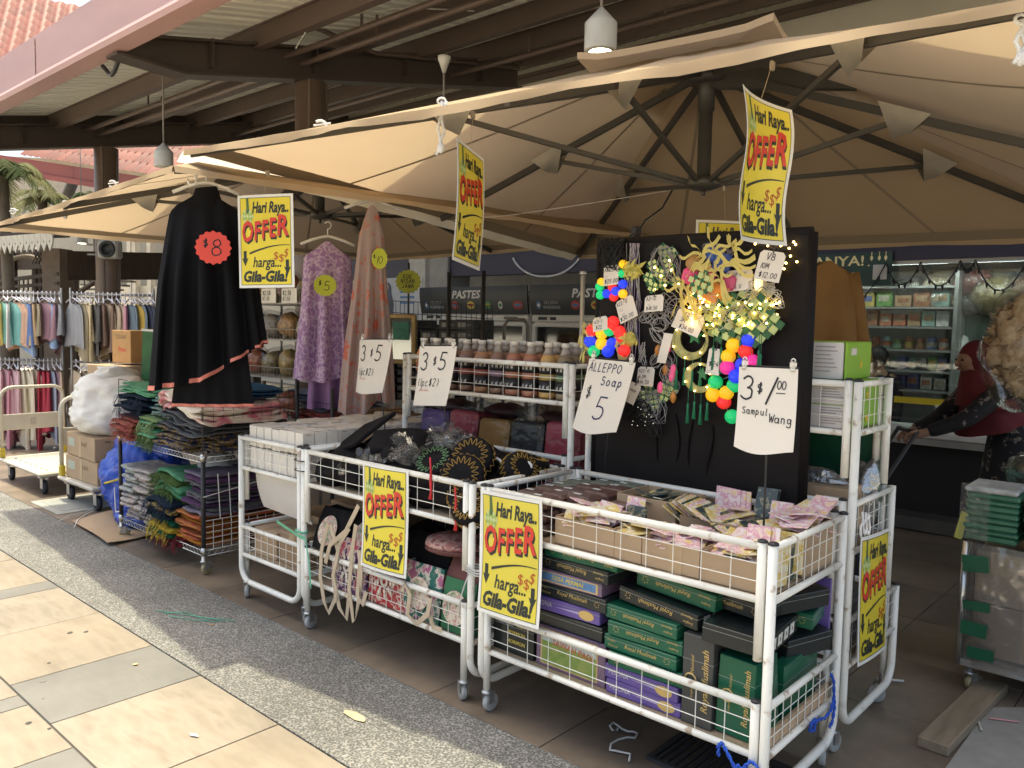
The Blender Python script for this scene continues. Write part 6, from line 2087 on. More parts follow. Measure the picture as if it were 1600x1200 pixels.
# ------------------------------------------------------------------ caps and black pouches on the second cart
capb = mat('cap_black', (.012, .011, .012), .8, var=.2, vs=20, spec=.1)
goldth = mat('gold_thread', (.36, .22, .05), .5, var=.2, vs=60)
grnth = mat('green_thread', (.16, .30, .14), .5)
def wavecap(label, c, rx, ry, rz, thread, r_=.085, h=.085):
 t = thing('embroidered_hat', label, 'hat', tuple(c), rz, 'embroidered black caps')
 M = Matrix.Rotation(rx, 4, 'X') @ Matrix.Rotation(ry, 4, 'Y')
 b = B()
 b.T = M
 b.lathe([(r_, 0), (r_ * 1.02, h * .5), (r_ * .97, h * .93), (r_ * .9, h), (r_ * .4, h + .006), (0, h + .007)], capb, 26)
 b.obj('crown', t)
 b = B()
 b.T = M
 n = 150
 for zc, amp in ((h * .55, h * .22), ):
  b.tube([(r_ * 1.035 * cos(2 * pi * i / n), r_ * 1.035 * sin(2 * pi * i / n), zc + amp * sin(2 * pi * i / n * 22)) for i in range(n)], .0022, thread, 4, closed=True)
 b.tube([((r_ * .68 + r_ * .16 * sin(2 * pi * i / n * 18)) * cos(2 * pi * i / n), (r_ * .68 + r_ * .16 * sin(2 * pi * i / n * 18)) * sin(2 * pi * i / n), h + .006) for i in range(n)], .0020, thread, 4, closed=True)
 b.obj('embroidery', t)
 return t
wavecap('gold wave embroidered cap standing on edge at the heap top', (2.55, 2.50, .93), .2, -.95, .25, goldth, .10, .07)
wavecap('gold sunburst cap facing the walkway in the middle of the heap', (2.43, 2.445, .88), .1, -1.05, .35, goldth, .10, .05)
wavecap('gold wave cap low against the front wires', (2.38, 2.37, .79), .5, -.6, .2, goldth, .085, .08)
wavecap('green diamond embroidered cap left of the gold ones', (2.46, 2.63, .88), -.3, -.6, .5, grnth, .095, .08)
wavecap('green embroidered cap half under the sunburst one', (2.55, 2.56, .84), .2, -.2, 0, grnth, .09, .08)
wavecap('gold embroidered cap leaning at the right end of the heap', (2.62, 2.33, .88), .9, -.3, .2, goldth, .085, .09)
wavecap('dark cap at the right rear of the heap', (2.74, 2.36, .87), .2, .2, 0, goldth, .09, .085)
wavecap('gold embroidered cap pressed in the front right corner', (2.36, 2.30, .76), .2, -.9, .1, goldth, .08, .09)
def lump(b, c, r_, m, sq, seed, n=18, l=.35): b.ball(c, r_, m, n, sq, l, seed)
for i, (lab, c, r_, sq) in enumerate((('large folded black cloth lying over the left of the cap cart', (2.62, 3.02, .93), .21, (1.0, 1.15, .42)), ('black cloth heap at the cap cart right of the folded cloth', (2.70, 2.75, .93), .15, (.9, 1.2, .5)), ('black cloth filling the left of the cap cart behind the wires', (2.45, 3.20, .83), .15, (1, 1.2, .62)), ('black cloth filling the middle of the cap cart behind the wires', (2.47, 2.85, .82), .16, (1, 1.3, .55)), ('black cloth at the bottom right of the cap cart', (2.50, 2.42, .78), .14, (1.2, 1.4, .45)), ('black cloth at the rear of the cap cart', (2.72, 2.50, .82), .14, (.9, 1.5, .6)))):
 b = B()
 lump(b, (0, 0, 0), r_, capb, sq, i + 3)
 b.obj('black_cloth', loc=c, label=lab, cat='cloth', group='black cloths on the cap cart')
for i, (x, y, z, r_) in enumerate(((2.70, 3.22, .90, .12), (2.50, 2.90, .90, .12), (2.66, 2.60, .92, .12), (2.72, 2.42, .90, .10), (2.40, 2.62, .84, .10), (2.60, 2.36, .84, .11))):
 b = B()
 lump(b, (0, 0, 0), r_, capb, (1, 1.25, .55), i + 90, l=.6)
 b.obj('black_pouch', loc=(x, y, z), label='crumpled black pouch heaped among the caps, %s from the front left' % ordinal(i), cat='pouch', group='black pouches on the cap cart')
b = B()
b.box((0, 0, 0), (.30, .34, .02), capb, bev=.004, ry=-.5, rx=-.35)
b.obj('black_board', loc=(2.55, 3.33, .965), label='flat black folded cloth standing slanted at the left end of the cap cart', cat='cloth')
for i, (c, r_) in enumerate((((2.42, 2.99, .90), .085), ((2.45, 2.76, .93), .10), ((2.60, 2.72, .98), .09), ((2.40, 3.12, .82), .085), ((2.40, 2.85, .84), .08), ((2.54, 2.62, .97), .07), ((2.36, 2.70, .80), .07))):
 b = B()
 V = []
 for q in range(3):
  M2 = Matrix.Rotation(q * 1.1 + i, 3, 'Z') @ Matrix.Rotation(.5 * sin(i * 2 + q) - .5, 3, 'Y')
  b.sheet(lambda u, v: M2 @ Vector(((u - .5) * r_ * 2.2, (v - .5) * r_ * 2.6, r_ * (.75 * noise.noise((u * 2.2, v * 2.2, i + q * 5)) + .45 * abs(noise.noise((u * 5, v * 5, i + q * 3))) + .15 * noise.noise((u * 13, v * 13, i))))), 22, 22, wrap2)
 b.obj('plastic_sleeve', loc=c, label='crumpled clear plastic sleeve, %s from the left on the cap cart' % ordinal((1, 4, 6, 0, 3, 5, 2)[i]), cat='plastic', group='crumpled plastic sleeves on the cap cart')
redth = mat('red_cord', (.50, .02, .03), .5)
for i, (a_, e_2) in enumerate(((673, 752), (712, 800))):
 p = at(a_, e_2, x=2.262)
 b = B()
 b.tube([p + Vector((0, .006, .10)), p + Vector((0, .0, .05)), p, p - Vector((0, .004, .045)), p - Vector((0, 0, .075))], [.004, .004, .007, .005, .010], redth, 6)
 b.obj('red_tassel', loc=tuple(p), world=True, label=['left red cord tassel poking out through the cap cart wires', 'right red cord tassel poking out below the cap cart basket'][i], cat='tassel', group='red tassels on the cap cart')
b = B()
for k in range(3): b.tube([Vector((2.60 + .02 * k, 2.42 - .07 * k + .035 * cos(a), .935 + .02 * sin(a))) for a in [radians(-20 + 25 * i) for i in range(10)]], .006, hookw, 7)
b.obj('white_hook_ring', loc=(2.6, 2.4, .94), world=True, label='white plastic hooks lying on the caps', cat='hook')
# ------------------------------------------------------------------ tote bags below
emb = [speck('embroidery_%d' % i, bs_, st, sc, .8, detail=5, bump=.3) for i, (bs_, st, sc) in enumerate((((.08, .02, .10), [(.47, (.10, .03, .12)), (.53, (.55, .50, .42)), (.6, (.42, .06, .10)), (1, (.10, .03, .12))], 24), ((.35, .02, .03), [(.47, (.40, .03, .04)), (.53, (.58, .52, .42)), (.6, (.35, .02, .03)), (1, (.5, .42, .3))], 26), ((.02, .10, .08), [(.45, (.02, .11, .09)), (.52, (.58, .54, .44)), (.58, (.35, .1, .2)), (1, (.03, .13, .10))], 22), ((.025, .12, .05), [(.5, (.03, .14, .06)), (1, (.02, .10, .05))], 6), ((.30, .12, .11), [(.44, (.34, .15, .13)), (.5, (.50, .34, .28)), (.58, (.20, .05, .06)), (1, (.4, .22, .2))], 30)))]
strap = mat('canvas_strap', (.52, .42, .30), .8, var=.08, vs=20)
creamc = mat('cream_cotton', (.58, .52, .42), .8, var=.06)
medal = speck('medallion', (.58, .52, .42), [(.46, (.56, .50, .40)), (.52, (.40, .10, .12)), (.56, (.55, .50, .4)), (.64, (.16, .24, .12)), (1, (.58, .52, .42))], 40, .8, detail=4, bump=.3)
def tote(label, y, w, h, m, z=.262, lean=.0, face=None, x=2.34, handles=None, name='tote_bag'):
 t = thing(name, label, 'bag', (x, y, z), group='cloth tote bags in the lower basket')
 b = B()
 b.sheet(lambda u, v: (-.045 - .012 * sin(pi * u) * sin(pi * v) + .03 * v * v + lean * v + .006 * noise.noise((u * 5, v * 5, y)), (.5 - u) * w * (1 + .03 * sin(3 * v)), v * h), 12, 10, m, thick=.003)
 b.sheet(lambda u, v: (.055 - .01 * sin(pi * u) + lean * v, (.5 - u) * w, v * h * .97), 8, 8, m, thick=.003)
 for s in (-1, 1): b.sheet(lambda u, v: (-.045 + .1 * u + .03 * v * v * (1 - u) + lean * v, s * w * .5 * (1 - .12 * sin(pi * u)), v * h * .97), 4, 6, m, thick=.002)
 b.obj('body', t)
 if face:
  b = B()
  F = lambda u, v, d=0: (-.062 - d + .03 * (v / h) ** 2 + lean * v / h, -u, v)
  if face == 'round': b.flat([(.07 * cos(k * pi / 12), h * .5 + .07 * sin(k * pi / 12)) for k in range(24)], F, .002, medal)
  else:
   for q in range(3):
    for i in range(9):
     a = i * 2 * pi / 9
     r_ = (.065, .045, .02)[q]
     s_ = .016 if q < 2 else .012
     cx, cy = r_ * cos(a), h * .5 + r_ * sin(a)
     b.flat([(cx - s_ * .6, cy), (cx, cy - s_), (cx + s_ * .6, cy), (cx, cy + s_)], F, .002 + .0006 * q, creamc)
  b.obj('motif', t)
 for P in handles or []:
  b = B()
  V = []
  P = [Vector(p) - Vector((x, y, z)) for p in P]
  for i, p in enumerate(P):
   d = (P[min(i + 1, len(P) - 1)] - P[max(i - 1, 0)]).normalized()
   sd = d.cross(Vector((1, .15, 0))).normalized() * .011
   V += [p + sd, p - sd]
  n0 = len(P)
  F2 = [(2 * i, 2 * i + 1, 2 * i + 3, 2 * i + 2) for i in range(n0 - 1)]
  V2 = [v + Vector((.003, 0, 0)) for v in V]
  b.add(V, F2, strap, True)
  b.add(V2, [f[::-1] for f in F2], strap, True)
  b.obj('handle', t)
 return t
def hpath(*pts, x=2.258): return [at(px_, py_, x=x + (.01 * sin(i * 2.1))) for i, (px_, py_) in enumerate(pts)]
tote('purple embroidered tote whose long straps hang out over the rail', 3.08, .27, .25, emb[0], handles=[hpath((512, 818), (502, 860), (500, 900), (506, 940), (513, 958), (524, 935), (522, 890), (530, 850), (545, 825)), hpath((560, 790), (540, 830), (515, 852), (508, 880)), hpath((516, 820), (528, 862), (520, 900), (530, 950), (541, 968), (545, 930))], face='flower')
tote('red embroidered tote with cream floral motif', 2.80, .25, .24, emb[1], face='flower', handles=[hpath((556, 820), (550, 860), (545, 920), (552, 972), (560, 940), (564, 890), (560, 860)), hpath((570, 850), (562, 880), (558, 930), (566, 945), (572, 925))])
tote('teal embroidered tote with cream flower face', 2.57, .24, .24, emb[2], face='round', handles=[hpath((628, 925), (632, 912), (640, 930), (636, 960), (650, 975), (668, 960), (672, 935)), hpath((672, 960), (676, 980), (690, 985))])
tote('green tote slumped at the right end of the lower basket', 2.345, .18, .22, emb[3], face='round')
tote('black tote lying at the left over the purple one', 3.27, .22, .20, capb, z=.42, lean=.05, face='round')
tote('black printed tote at the left behind the long straps', 3.05, .24, .17, capb, z=.44, lean=.06, face='round', x=2.38)
tote('black tote stacked behind the offer poster', 2.62, .26, .16, capb, z=.44, lean=.06, x=2.40)
tote('maroon tote drooping at the right above the green one', 2.36, .18, .15, mat('maroon_cloth', (.13, .05, .045), .8, var=.15), z=.42, lean=.05, x=2.36)
t = thing('embroidered_cushion', 'reddish brown embroidered pouch lying flat on the totes at right', 'pouch', (2.42, 2.47, .60))
b = B()
b.ball((0, 0, 0), .15, emb[4], 22, (.85, 1.0, .22), .12, 2)
b.obj('body', t)
b = B()
b.ball((0, 0, -.018), .148, mat('maroon_cloth'), 22, (.87, 1.02, .2), .1, 2)
b.obj('base_cloth', t)
for i, y in enumerate((3.30, 3.12, 2.95, 2.78, 2.62, 2.47, 2.33)):
 b = B()
 lump(b, (0, 0, 0), .09, capb, (.55, 1.15, .75), i + 60)
 b.obj('black_cloth', loc=(2.345, y, .80 + .012 * (i % 3)), label='black cloth pressed against the cap cart front wires, %s from the left' % ordinal(i), cat='cloth', group='black cloths against the cap cart wires')
for i, (y, z, r_) in enumerate(((2.85, .50, .12), (2.55, .50, .13), (2.40, .46, .12), (3.20, .52, .11), (2.7, .40, .14), (3.0, .40, .14))):
 b = B()
 lump(b, (0, 0, 0), r_, capb, (1, 1.1, .7), i + 30)
 b.obj('black_cloth', loc=(2.56, y, z), label='black cloth bundle at the back of the tote basket, %s of six' % ordinal(i), cat='cloth', group='black bundles behind the totes')
b = B()
b.box((0, 0, 0), (.24, .30, .18), kraft2, bev=.004)
b.obj('carton', loc=(2.66, 3.2, .61), label='closed brown carton high at the left behind the black tote', cat='carton')
# ------------------------------------------------------------------ small white boxes on the end-on cart
wb = [mat('white_box_%d' % i, c, .5, var=.03) for i, c in enumerate(((.68, .64, .58), (.64, .60, .54), (.70, .66, .60)))]
flap = mat('white_box_flap', (.72, .67, .58), .5, var=.05)
bx = []
for m in wb:
 b = B()
 b.box((0, 0, .056), (.070, .068, .112), m, bev=.002)
 b.add([(-.034, -.033, .1128), (.034, -.033, .1128), (.034, .028, .116), (-.034, .030, .116)], [(0, 1, 2, 3)], flap)
 b.box((0, -.0345, .10), (.03, .0008, .004), mat('box_slot', (.3, .27, .23), .6))
 bx.append(b)
first = {}
for i in range(13):
 for j in range(7):
  for k in range(2):
   if k == 0 and not (i == 0 or j == 0): continue
   m = (i * 5 + j * 3 + k) % 3
   loc = (2.348 + .0735 * i + RND.uniform(-.002, .002), 3.52 + .0735 * j + RND.uniform(-.002, .002), .742 + .1135 * k + RND.uniform(0, .012) * k)
   if m not in first:
    o = first[m] = bx[m].obj('small_box', loc=loc, label='x', cat='box', group='small white cartons on the end-on cart')
   else:
    o = first[m].copy()
    COL.objects.link(o)
    o.location = loc
   o['label'] = 'small white carton on the end-on cart, %s row back, %s from right, %s layer' % (ordinal(i), ordinal(j), ('lower', 'upper')[k])
   o.rotation_euler = (0, 0, RND.uniform(-.03, .03) + (pi / 2 if RND.random() < .3 else 0))
b = B()
b.sheet(lambda u, v: (.03 + .05 * (v ** 2), .47 * u, -.25 * v + .02 * u * v), 8, 10, mat('white_paper_sheet', (.62, .58, .54), .6, var=.03), thick=.001)
b.obj('paper_sheet', loc=(2.32, 3.53, .735), label='plain white paper sheet hanging under the top basket of the end-on cart', cat='paper')
for i, (x, y, z, sx, sy, sz) in enumerate(((2.45, 3.63, .258, .22, .22, .17), (2.45, 3.87, .258, .24, .22, .15), (2.70, 3.76, .258, .24, .46, .2), (2.98, 3.76, .258, .28, .46, .22), (3.2, 3.6, .44, .3, .2, .2))):
 b = B()
 b.box((0, 0, sz / 2), (sx, sy, sz), kraft if i % 2 else kraft2, bev=.003)
 b.box((0, 0, sz + .0006), (sx * .98, .045, .001), tape)
 b.box((-sx / 2 - .0006, 0, sz - .03), (.001, .045, .06), tape)
 b.obj('carton', loc=(x, y, z), label=['front right brown carton', 'front left brown carton', 'second-row brown carton', 'third-row brown carton', 'raised rear brown carton'][i] + ' in the lower basket of the end-on cart', cat='carton', group='brown cartons in the end-on cart')
# ------------------------------------------------------------------ film-wrapped garments on the tiered cart
pcs = [('purple', (.12, .07, .20)), ('red', (.33, .05, .07)), ('ochre', (.33, .18, .055)), ('black', (.025, .025, .027)), ('dark red', (.28, .035, .055))]
for i, (nm, c) in enumerate(pcs):
 y = 3.28 - .225 * i
 for q in range(2):
  t = thing('wrapped_garment', '%s film-wrapped folded garment pack, %s on the middle tier' % (nm, 'in front' if q == 0 else 'behind'), 'garment pack', (3.07 + .17 * q, y, .765), group='film-wrapped garments on the middle tier')
  b = B()
  b.box((0, 0, .15 - .02 * q), (.15, .212, .30 + .03 * sin(i * 2) - .04 * q), mat('pack_' + nm, c, .7, var=.2, vs=8, bump=.4, bs=14), bev=.02, ry=.12)
  b.obj('cloth', t)
  b = B()
  b.box((0, 0, .152 - .02 * q), (.16, .22, .315 + .03 * sin(i * 2) - .04 * q), film('pack_film', (.95, .95, .95), .05, .10, .35, 16, fres=.25), bev=.02, ry=.12)
  b.obj('film', t)
for i in range(6):
 b = B()
 b.ball((0, 0, 0), .09, wrap2 if i % 2 else mat('dark_pack', (.05, .02, .022), .5, var=.3), 14, (1, 1.3, .45), .5, i + 70)
 b.obj('loose_pack', loc=(3.22, 3.3 - .19 * i, 1.08), label='dark loose pack heaped behind the wrapped garments, %s from the left' % ordinal(i), cat='garment pack', group='loose packs behind the wrapped garments')
for i, z in enumerate((.34,)):
 for j in range(4):
  b = B()
  b.box((0, 0, .1), (.4, .25, .2), mat('dark_goods', (.035, .03, .032), .6, var=.3), bev=.02)
  b.obj('dark_pack', loc=(3.23, 3.25 - .27 * j, z), label='dark wrapped pack in the bottle cart bottom basket, %s from the left' % ordinal(j), cat='garment pack', group='dark packs under the bottle cart')
# ------------------------------------------------------------------ cartons on the right tiered cart
lime = mat('carton_lime', (.22, .42, .03), .4, var=.08, vs=6)
pap = mat('carton_white', (.60, .57, .55), .5, var=.03)
grt = mat('fine_print', (.30, .28, .28), .6, var=0)
starm = mat('star_yellow', (.66, .45, .03), .4, var=0)
def carton_wg(label, x, y0, y1, z, h, rz=0):
 w = y1 - y0
 t = thing('printed_carton', label, 'carton', (x, (y0 + y1) / 2, z), rz, 'white and lime printed cartons')
 b = B()
 b.box((0, .006, h / 2), (.29, w - .012, h), pap, bev=.003)
 b.obj('body', t)
 b = B()
 b.box((0, -w / 2 + .003, h / 2), (.291, .008, h + .001), lime, bev=.002)
 b.box((0, 0, h + .001), (.288, w, .002), lime)
 b.flat([(.022 * (1 if k % 2 == 0 else .45) * cos(k * pi / 5 + pi / 2) + .02, h * .38 + .022 * (1 if k % 2 == 0 else .45) * sin(k * pi / 5 + pi / 2)) for k in range(10)], lambda u, v, d: (u, -w / 2 - .0015 - d, v), .001, starm)
 b.box((-.07, -w / 2 - .0022, h * .75), (.06, .001, .025), pap)
 b.obj('lime_side', t)
 b = B()
 F = lambda u, v, d=0: (-.1452 - d, w / 2 - .012 - u, v)
 for cx in (.0, .13, .25):
  for k in range(7):
   l = .08 - .03 * ((k * 7 + int(cx * 100)) % 4) / 4
   b.flat([(cx + .01, h * (.86 - .11 * k)), (cx + .01 + l, h * (.86 - .11 * k)), (cx + .01 + l, h * (.86 - .11 * k) + .004), (cx + .01, h * (.86 - .11 * k) + .004)], F, .001, grt)
 b.obj('fine_print', t)
carton_wg('white carton with lime end and yellow star topmost on the right tiered cart', 3.11, 1.055, 1.44, 1.372, .135, .04)
for k in range(2): carton_wg(['lowest lime-ended carton inside the top wire basket', 'lime-ended carton under the topmost one'][k], 3.10, 1.02, 1.40, 1.193 + .088 * k, .086)
carton_wg('white carton deeper left inside the top wire basket', 3.10, 1.41, 1.80, 1.193, .172)
b = B()
b.box((0, 0, .085), (.22, .30, .17), kraft, bev=.003)
b.box((-.1106, -.09, .12), (.001, .07, .035), labm)
b.obj('carton', loc=(3.10, 1.175, .80), rz=.05, label='brown carton with white sticker on the right tiered cart middle basket', cat='carton')
b = B()
b.box((0, 0, .18), (.05, .16, .36), kraft, bev=.003)
b.obj('carton', loc=(3.06, 1.42, .76), rz=.1, label='tall thin brown carton behind the black board edge', cat='carton')
b = B()
b.sheet(lambda u, v: (.03 * v + .02 * sin(2 * u), -.22 * u + .03 * v * u, .34 * v), 8, 8, mat('grey_card', (.30, .30, .29), .6), thick=.002)
b.obj('grey_card', loc=(3.28, 1.36, .86), label='grey card sheet standing behind the brown carton', cat='card')
foil = mat('foil_film', (.40, .41, .42), .18, .75, var=.3, vs=30, bump=1.0, bs=35)
for i, (c, sq) in enumerate((((3.10, 1.20, .985), (.8, 1.7, .42)), ((3.22, 1.03, .93), (.8, .55, 1.6)))):
 b = B()
 b.ball((0, 0, 0), .08, foil, 18, sq, .5, i + 50)
 b.obj('foil_pack', loc=c, label=['crinkled silvery film pack lying on the brown carton', 'crinkled silvery film pack standing at the tiered cart end'][i], cat='pack', group='silvery film packs')
for i, (c, s, m, lab) in enumerate((((3.36, 1.2, 1.0), (.12, .35, .34), (.01, .09, .05), 'dark green carton behind the silvery packs'), ((3.10, 1.46, .60), (.24, .8, .16), (.03, .028, .03), 'dark packed goods in the middle basket at right'), ((3.2, 1.5, .42), (.4, .9, .17), (.10, .095, .10), 'grey packed goods in the bottom basket at right'), ((3.05, 1.12, .835), (.10, .2, .16), (.04, .03, .035), 'dark pink-lettered packs behind the end wires'))):
 b = B()
 b.box((0, 0, 0), s, mat('goods_r%d' % i, m, .5, var=.3, vs=10), bev=.01)
 b.obj('packed_goods', loc=c, label=lab, cat='goods')
t = thing('hook_cluster', 'bunch of clear plastic hooks hanging on the tall cart end above the offer poster', 'hooks', (2.99, .96, .86))
b = B()
for k in range(4): b.tube([Vector((2.945 + .015 * k + .01 * sin(q * 2 + k), .958 - .004 * k, .90 - .07 * q / 3 + .008 * cos(q * 3 + k))) for q in [i * .5 for i in range(8)]], .004, hookw, 6)
b.box((2.985, .952, .83), (.05, .012, .018), hookw, bev=.004, ry=.3)
b.obj('hooks', t, world=True)
# ------------------------------------------------------------------ chrome rack of folded textiles at the left
chrome = mat('chrome', (.55, .55, .53), .25, .85, var=.05)
postm = mat('black_post', (.025, .025, .027), .4)
X0, X1, Y0, Y1 = 2.335, 2.985, 4.565, 5.745
RK = thing('wire_rack', 'chrome wire rack on castors with black posts, piled with folded prayer mats', 'rack', ((X0 + X1) / 2, (Y0 + Y1) / 2, 0))
hx, hy = (X1 - X0) / 2, (Y1 - Y0) / 2
for sx in (-1, 1):
 for sy in (-1, 1):
  b = B()
  b.tube([(sx * hx, sy * hy, .12), (sx * hx, sy * hy, .72 if sx < 0 else 1.19)], .0135, postm, 10)
  b.lathe([(.017, .69), (.0175, .735)], chrome, 10, (sx * hx, sy * hy, 0))
  b.lathe([(.017, .12), (.0175, .165)], chrome, 10, (sx * hx, sy * hy, 0))
  b.obj('post', RK)
  castor_mesh(RK, sx * hx, sy * hy, .125, RND.uniform(-1.5, 1.5), True, mat('amber_wheel', (.34, .29, .16), .4))
for z in (.715, .145):
 b = B()
 for (ax, ay), (bx_, by_) in (((-hx, -hy), (-hx, hy)), ((hx, -hy), (hx, hy)), ((-hx, -hy), (hx, -hy)), ((-hx, hy), (hx, hy))):
  for dz in (0, -.032): b.tube([(ax, ay, z + dz), (bx_, by_, z + dz)], .0032, chrome, 6)
  n = int(hypot(bx_ - ax, by_ - ay) / .022)
  for i in range(n):
   p, q = i / n, (i + 1) / n
   b.wire((ax + (bx_ - ax) * p, ay + (by_ - ay) * p, z - (.032 if i % 2 else 0)), (ax + (bx_ - ax) * q, ay + (by_ - ay) * q, z - (0 if i % 2 else .032)), .0017, chrome)
 for i in range(28): b.wire((-hx, -hy + 2 * hy * i / 27, z), (hx, -hy + 2 * hy * i / 27, z), .002, chrome)
 b.obj('wire_shelf', RK)
bw = postm
for (o, u_, w_) in (((-hx - .004, hy, .74), (0, -1, 0), 2 * hy), ((-hx, -hy - .004, .74), (1, 0, 0), 2 * hx)):
 b = B()
 fn = xy(o, u_, (0, 0, 1))
 n = round(w_ / .062)
 h = .375
 if u_[0] == 0:
  for i in (0, n): b.wire(fn(w_ * i / n, 0, 0), fn(w_ * i / n, h, 0), .0028, bw)
  b.wire(fn(0, h, 0), fn(w_ * .12, h, 0), .0028, bw)
 else:
  for i in range(n + 1): b.wire(fn(w_ * i / n, 0, 0), fn(w_ * i / n, h, 0), .0017, bw)
  for j in range(7): b.wire(fn(0, h * j / 6, .002), fn(w_, h * j / 6, .002), .0017, bw)
 b.obj('black_mesh_side', RK)
b = B()
fn = xy((-hx, -hy - .006, .15), (1, 0, 0), (0, 0, 1))
grid(b, fn, 2 * hx, .18, 11, 5, white2, .0022)
for z in (0, .18): b.wire(fn(0, z, 0), fn(2 * hx, z, 0), .003, white2)
for x in (.10, .17): b.wire(fn(x, .18, .01), fn(x - .015, .46, .01), .004, mat('white_stick', (.6, .6, .58), .5))
b.wire(fn(-.01, .33, .012), fn(.5, .40, .012), .0028, white2)
b.obj('white_mesh_side', RK)
def folded(label, c, sz, m, layers=4, seed=0, rz=0, group='folded textiles on the chrome rack', wob=.012, edge=None, tip=0):
 """a stack of folded cloth: rounded bolsters with drooping ends"""
 r = random.Random(seed)
 sx, sy, sz_ = sz
 t = thing('folded_textile', label, 'textile', c, rz, group)
 layers = round(layers * 1.6)
 hh = sz_ / layers
 for k in range(layers):
  b = B()
  ox, oy = r.uniform(-.03, .03), r.uniform(-.03, .03)
  ph = r.uniform(0, 6)
  def fn(u, v):
   a = 2 * pi * u
   e = (v - .5) * 2
   ca, sa = cos(a), sin(a)
   X = (abs(ca) ** .35) * (1 if ca > 0 else -1) * sx / 2
   Z = (abs(sa) ** .6) * (1 if sa > 0 else -1) * hh * .50
   f = 1 - .10 * abs(e) ** 8
   y = e * sy / 2
   z = hh * (k + .5) + Z * (1 if abs(e) < .99 else .6) + wob * sin(ph * .3 + y * 8) + 1.1 * wob * noise.noise((X * 7, y * 9, seed + k * .35)) - tip * (e ** 2) * .5
   return (X * f + ox + .022 * noise.noise((y * 10, k * 2.3, seed)), y + oy + .012 * noise.noise((X * 12, k * 3.1, e)), z)
  mm = m[k % len(m)] if isinstance(m, (list, tuple)) else m
  b.sheet(fn, 22, 14, mm)
  q = [fn(i / 22, 0) for i in range(22)]
  b.add(q, [tuple(range(22))[::-1]], mm)
  q = [fn(i / 22, 1) for i in range(22)]
  b.add(q, [tuple(range(22))], mm)
  b.obj('layer', t)
 if edge:
  b = B()
  for i in range(110):
   y = r.uniform(-sy / 2, sy / 2)
   z = r.uniform(.1, .95) * sz_
   l = r.uniform(.03, .075)
   p = Vector((-sx / 2 - .004, y, z))
   q = p + Vector((-r.uniform(.01, .04), r.uniform(-.02, .02), -l))
   b.add([p + Vector((0, .003, 0)), p - Vector((0, .003, 0)), q - Vector((0, .002, 0)), q + Vector((0, .002, 0))], [(0, 1, 2, 3)], edge)
  o = b.obj('fringe', t)
  o['kind'] = 'stuff'
 return t
def tx(n, c, c2=None, sc=20):
 if not c2: return mat('textile_' + n, c, .9, var=.25, vs=14, bump=.4, bs=70, spec=.1)
 return speck('textile_' + n, c, [(.45, tuple(k * 1.2 for k in c)), (.55, c2), (.65, c), (1, c2)], sc, .85, detail=4, bump=.3)
green_t, navy_t, red_t = tx('green', (.05, .18, .09), (.10, .28, .14), 12), tx('navy', (.012, .02, .035)), tx('red', (.17, .025, .018), (.22, .06, .03), 16)
teal_t, palegreen, cream_t = tx('teal', (.015, .09, .10), (.20, .22, .18), 14), tx('pale_green', (.17, .24, .11)), tx('cream', (.58, .52, .44), (.50, .12, .17), 4)
greyt, navygold, orange_t = tx('grey', (.10, .10, .105)), tx('navy_gold', (.018, .02, .05), (.26, .17, .04), 26), tx('orange', (.28, .05, .02), (.34, .15, .03), 18)
stripe = speck('striped_pack', (.12, .12, .13), [(.4, (.18, .18, .19)), (.5, (.40, .39, .38)), (.58, (.14, .20, .18)), (.7, (.38, .36, .34)), (1, (.16, .16, .17))], 30, .5, detail=3, bump=.2, stretch=(.3, .3, 4))
stripe_v = speck('striped_pack_upright', (.12, .12, .13), [(.4, (.18, .17, .17)), (.5, (.42, .40, .38)), (.58, (.30, .18, .15)), (.7, (.40, .38, .36)), (1, (.16, .16, .17))], 30, .5, detail=3, bump=.2, stretch=(.3, 4, .3))
blackgold, lilacbag, olive = tx('black_gold', (.012, .012, .012), (.24, .16, .03), 30), tx('lilac_grey', (.15, .13, .17)), tx('olive', (.06, .10, .03))
zt = .722
folded('green folded mats topping the left end of the rack', (2.52, 5.50, zt + .30), (.36, .50, .06), green_t, 2, 1, edge=None)
folded('dark navy fringed textiles at the left end of the rack upper shelf', (2.50, 5.53, zt + .17), (.38, .42, .13), navy_t, 3, 2, edge=navy_t)
folded('red fringed textiles low at the left corner of the rack upper shelf', (2.48, 5.56, zt + .0), (.40, .34, .15), red_t, 3, 3, edge=red_t)
folded('pale green folded scarves beside the red fringed ones', (2.50, 5.28, zt + .06), (.36, .22, .11), [palegreen, green_t], 3, 4, edge=palegreen)
folded('bright green fringed textiles at the shelf front edge', (2.50, 5.26, zt), (.38, .24, .06), [green_t, olive], 2, 5, edge=olive)
folded('teal banded textiles stacked left of the cream mats', (2.52, 5.13, zt + .17), (.36, .36, .13), teal_t, 4, 6)
folded('cream curved mats stacked highest on the right of the rack', (2.62, 4.83, zt + .22), (.62, .54, .10), cream_t, 2, 7, wob=.045)
folded('grey felt mats under the cream ones', (2.62, 4.84, zt + .13), (.62, .50, .09), greyt, 4, 8, wob=.025)
folded('blue folded textile showing behind the cape hem', (2.74, 4.90, zt + .33), (.40, .40, .05), tx('blue', (.02, .07, .14)), 2, 9)
folded('navy and gold folded mats, front pile on the right of the upper shelf', (2.48, 4.96, zt), (.34, .44, .13), navygold, 4, 10)
folded('navy and gold folded mats at the right end of the upper shelf', (2.68, 4.70, zt), (.52, .26, .14), navygold, 4, 11)
folded('dark textile pile at the back of the upper shelf', (2.80, 5.30, zt), (.30, .70, .30), [navy_t, teal_t, greyt], 6, 12)
zl = .152
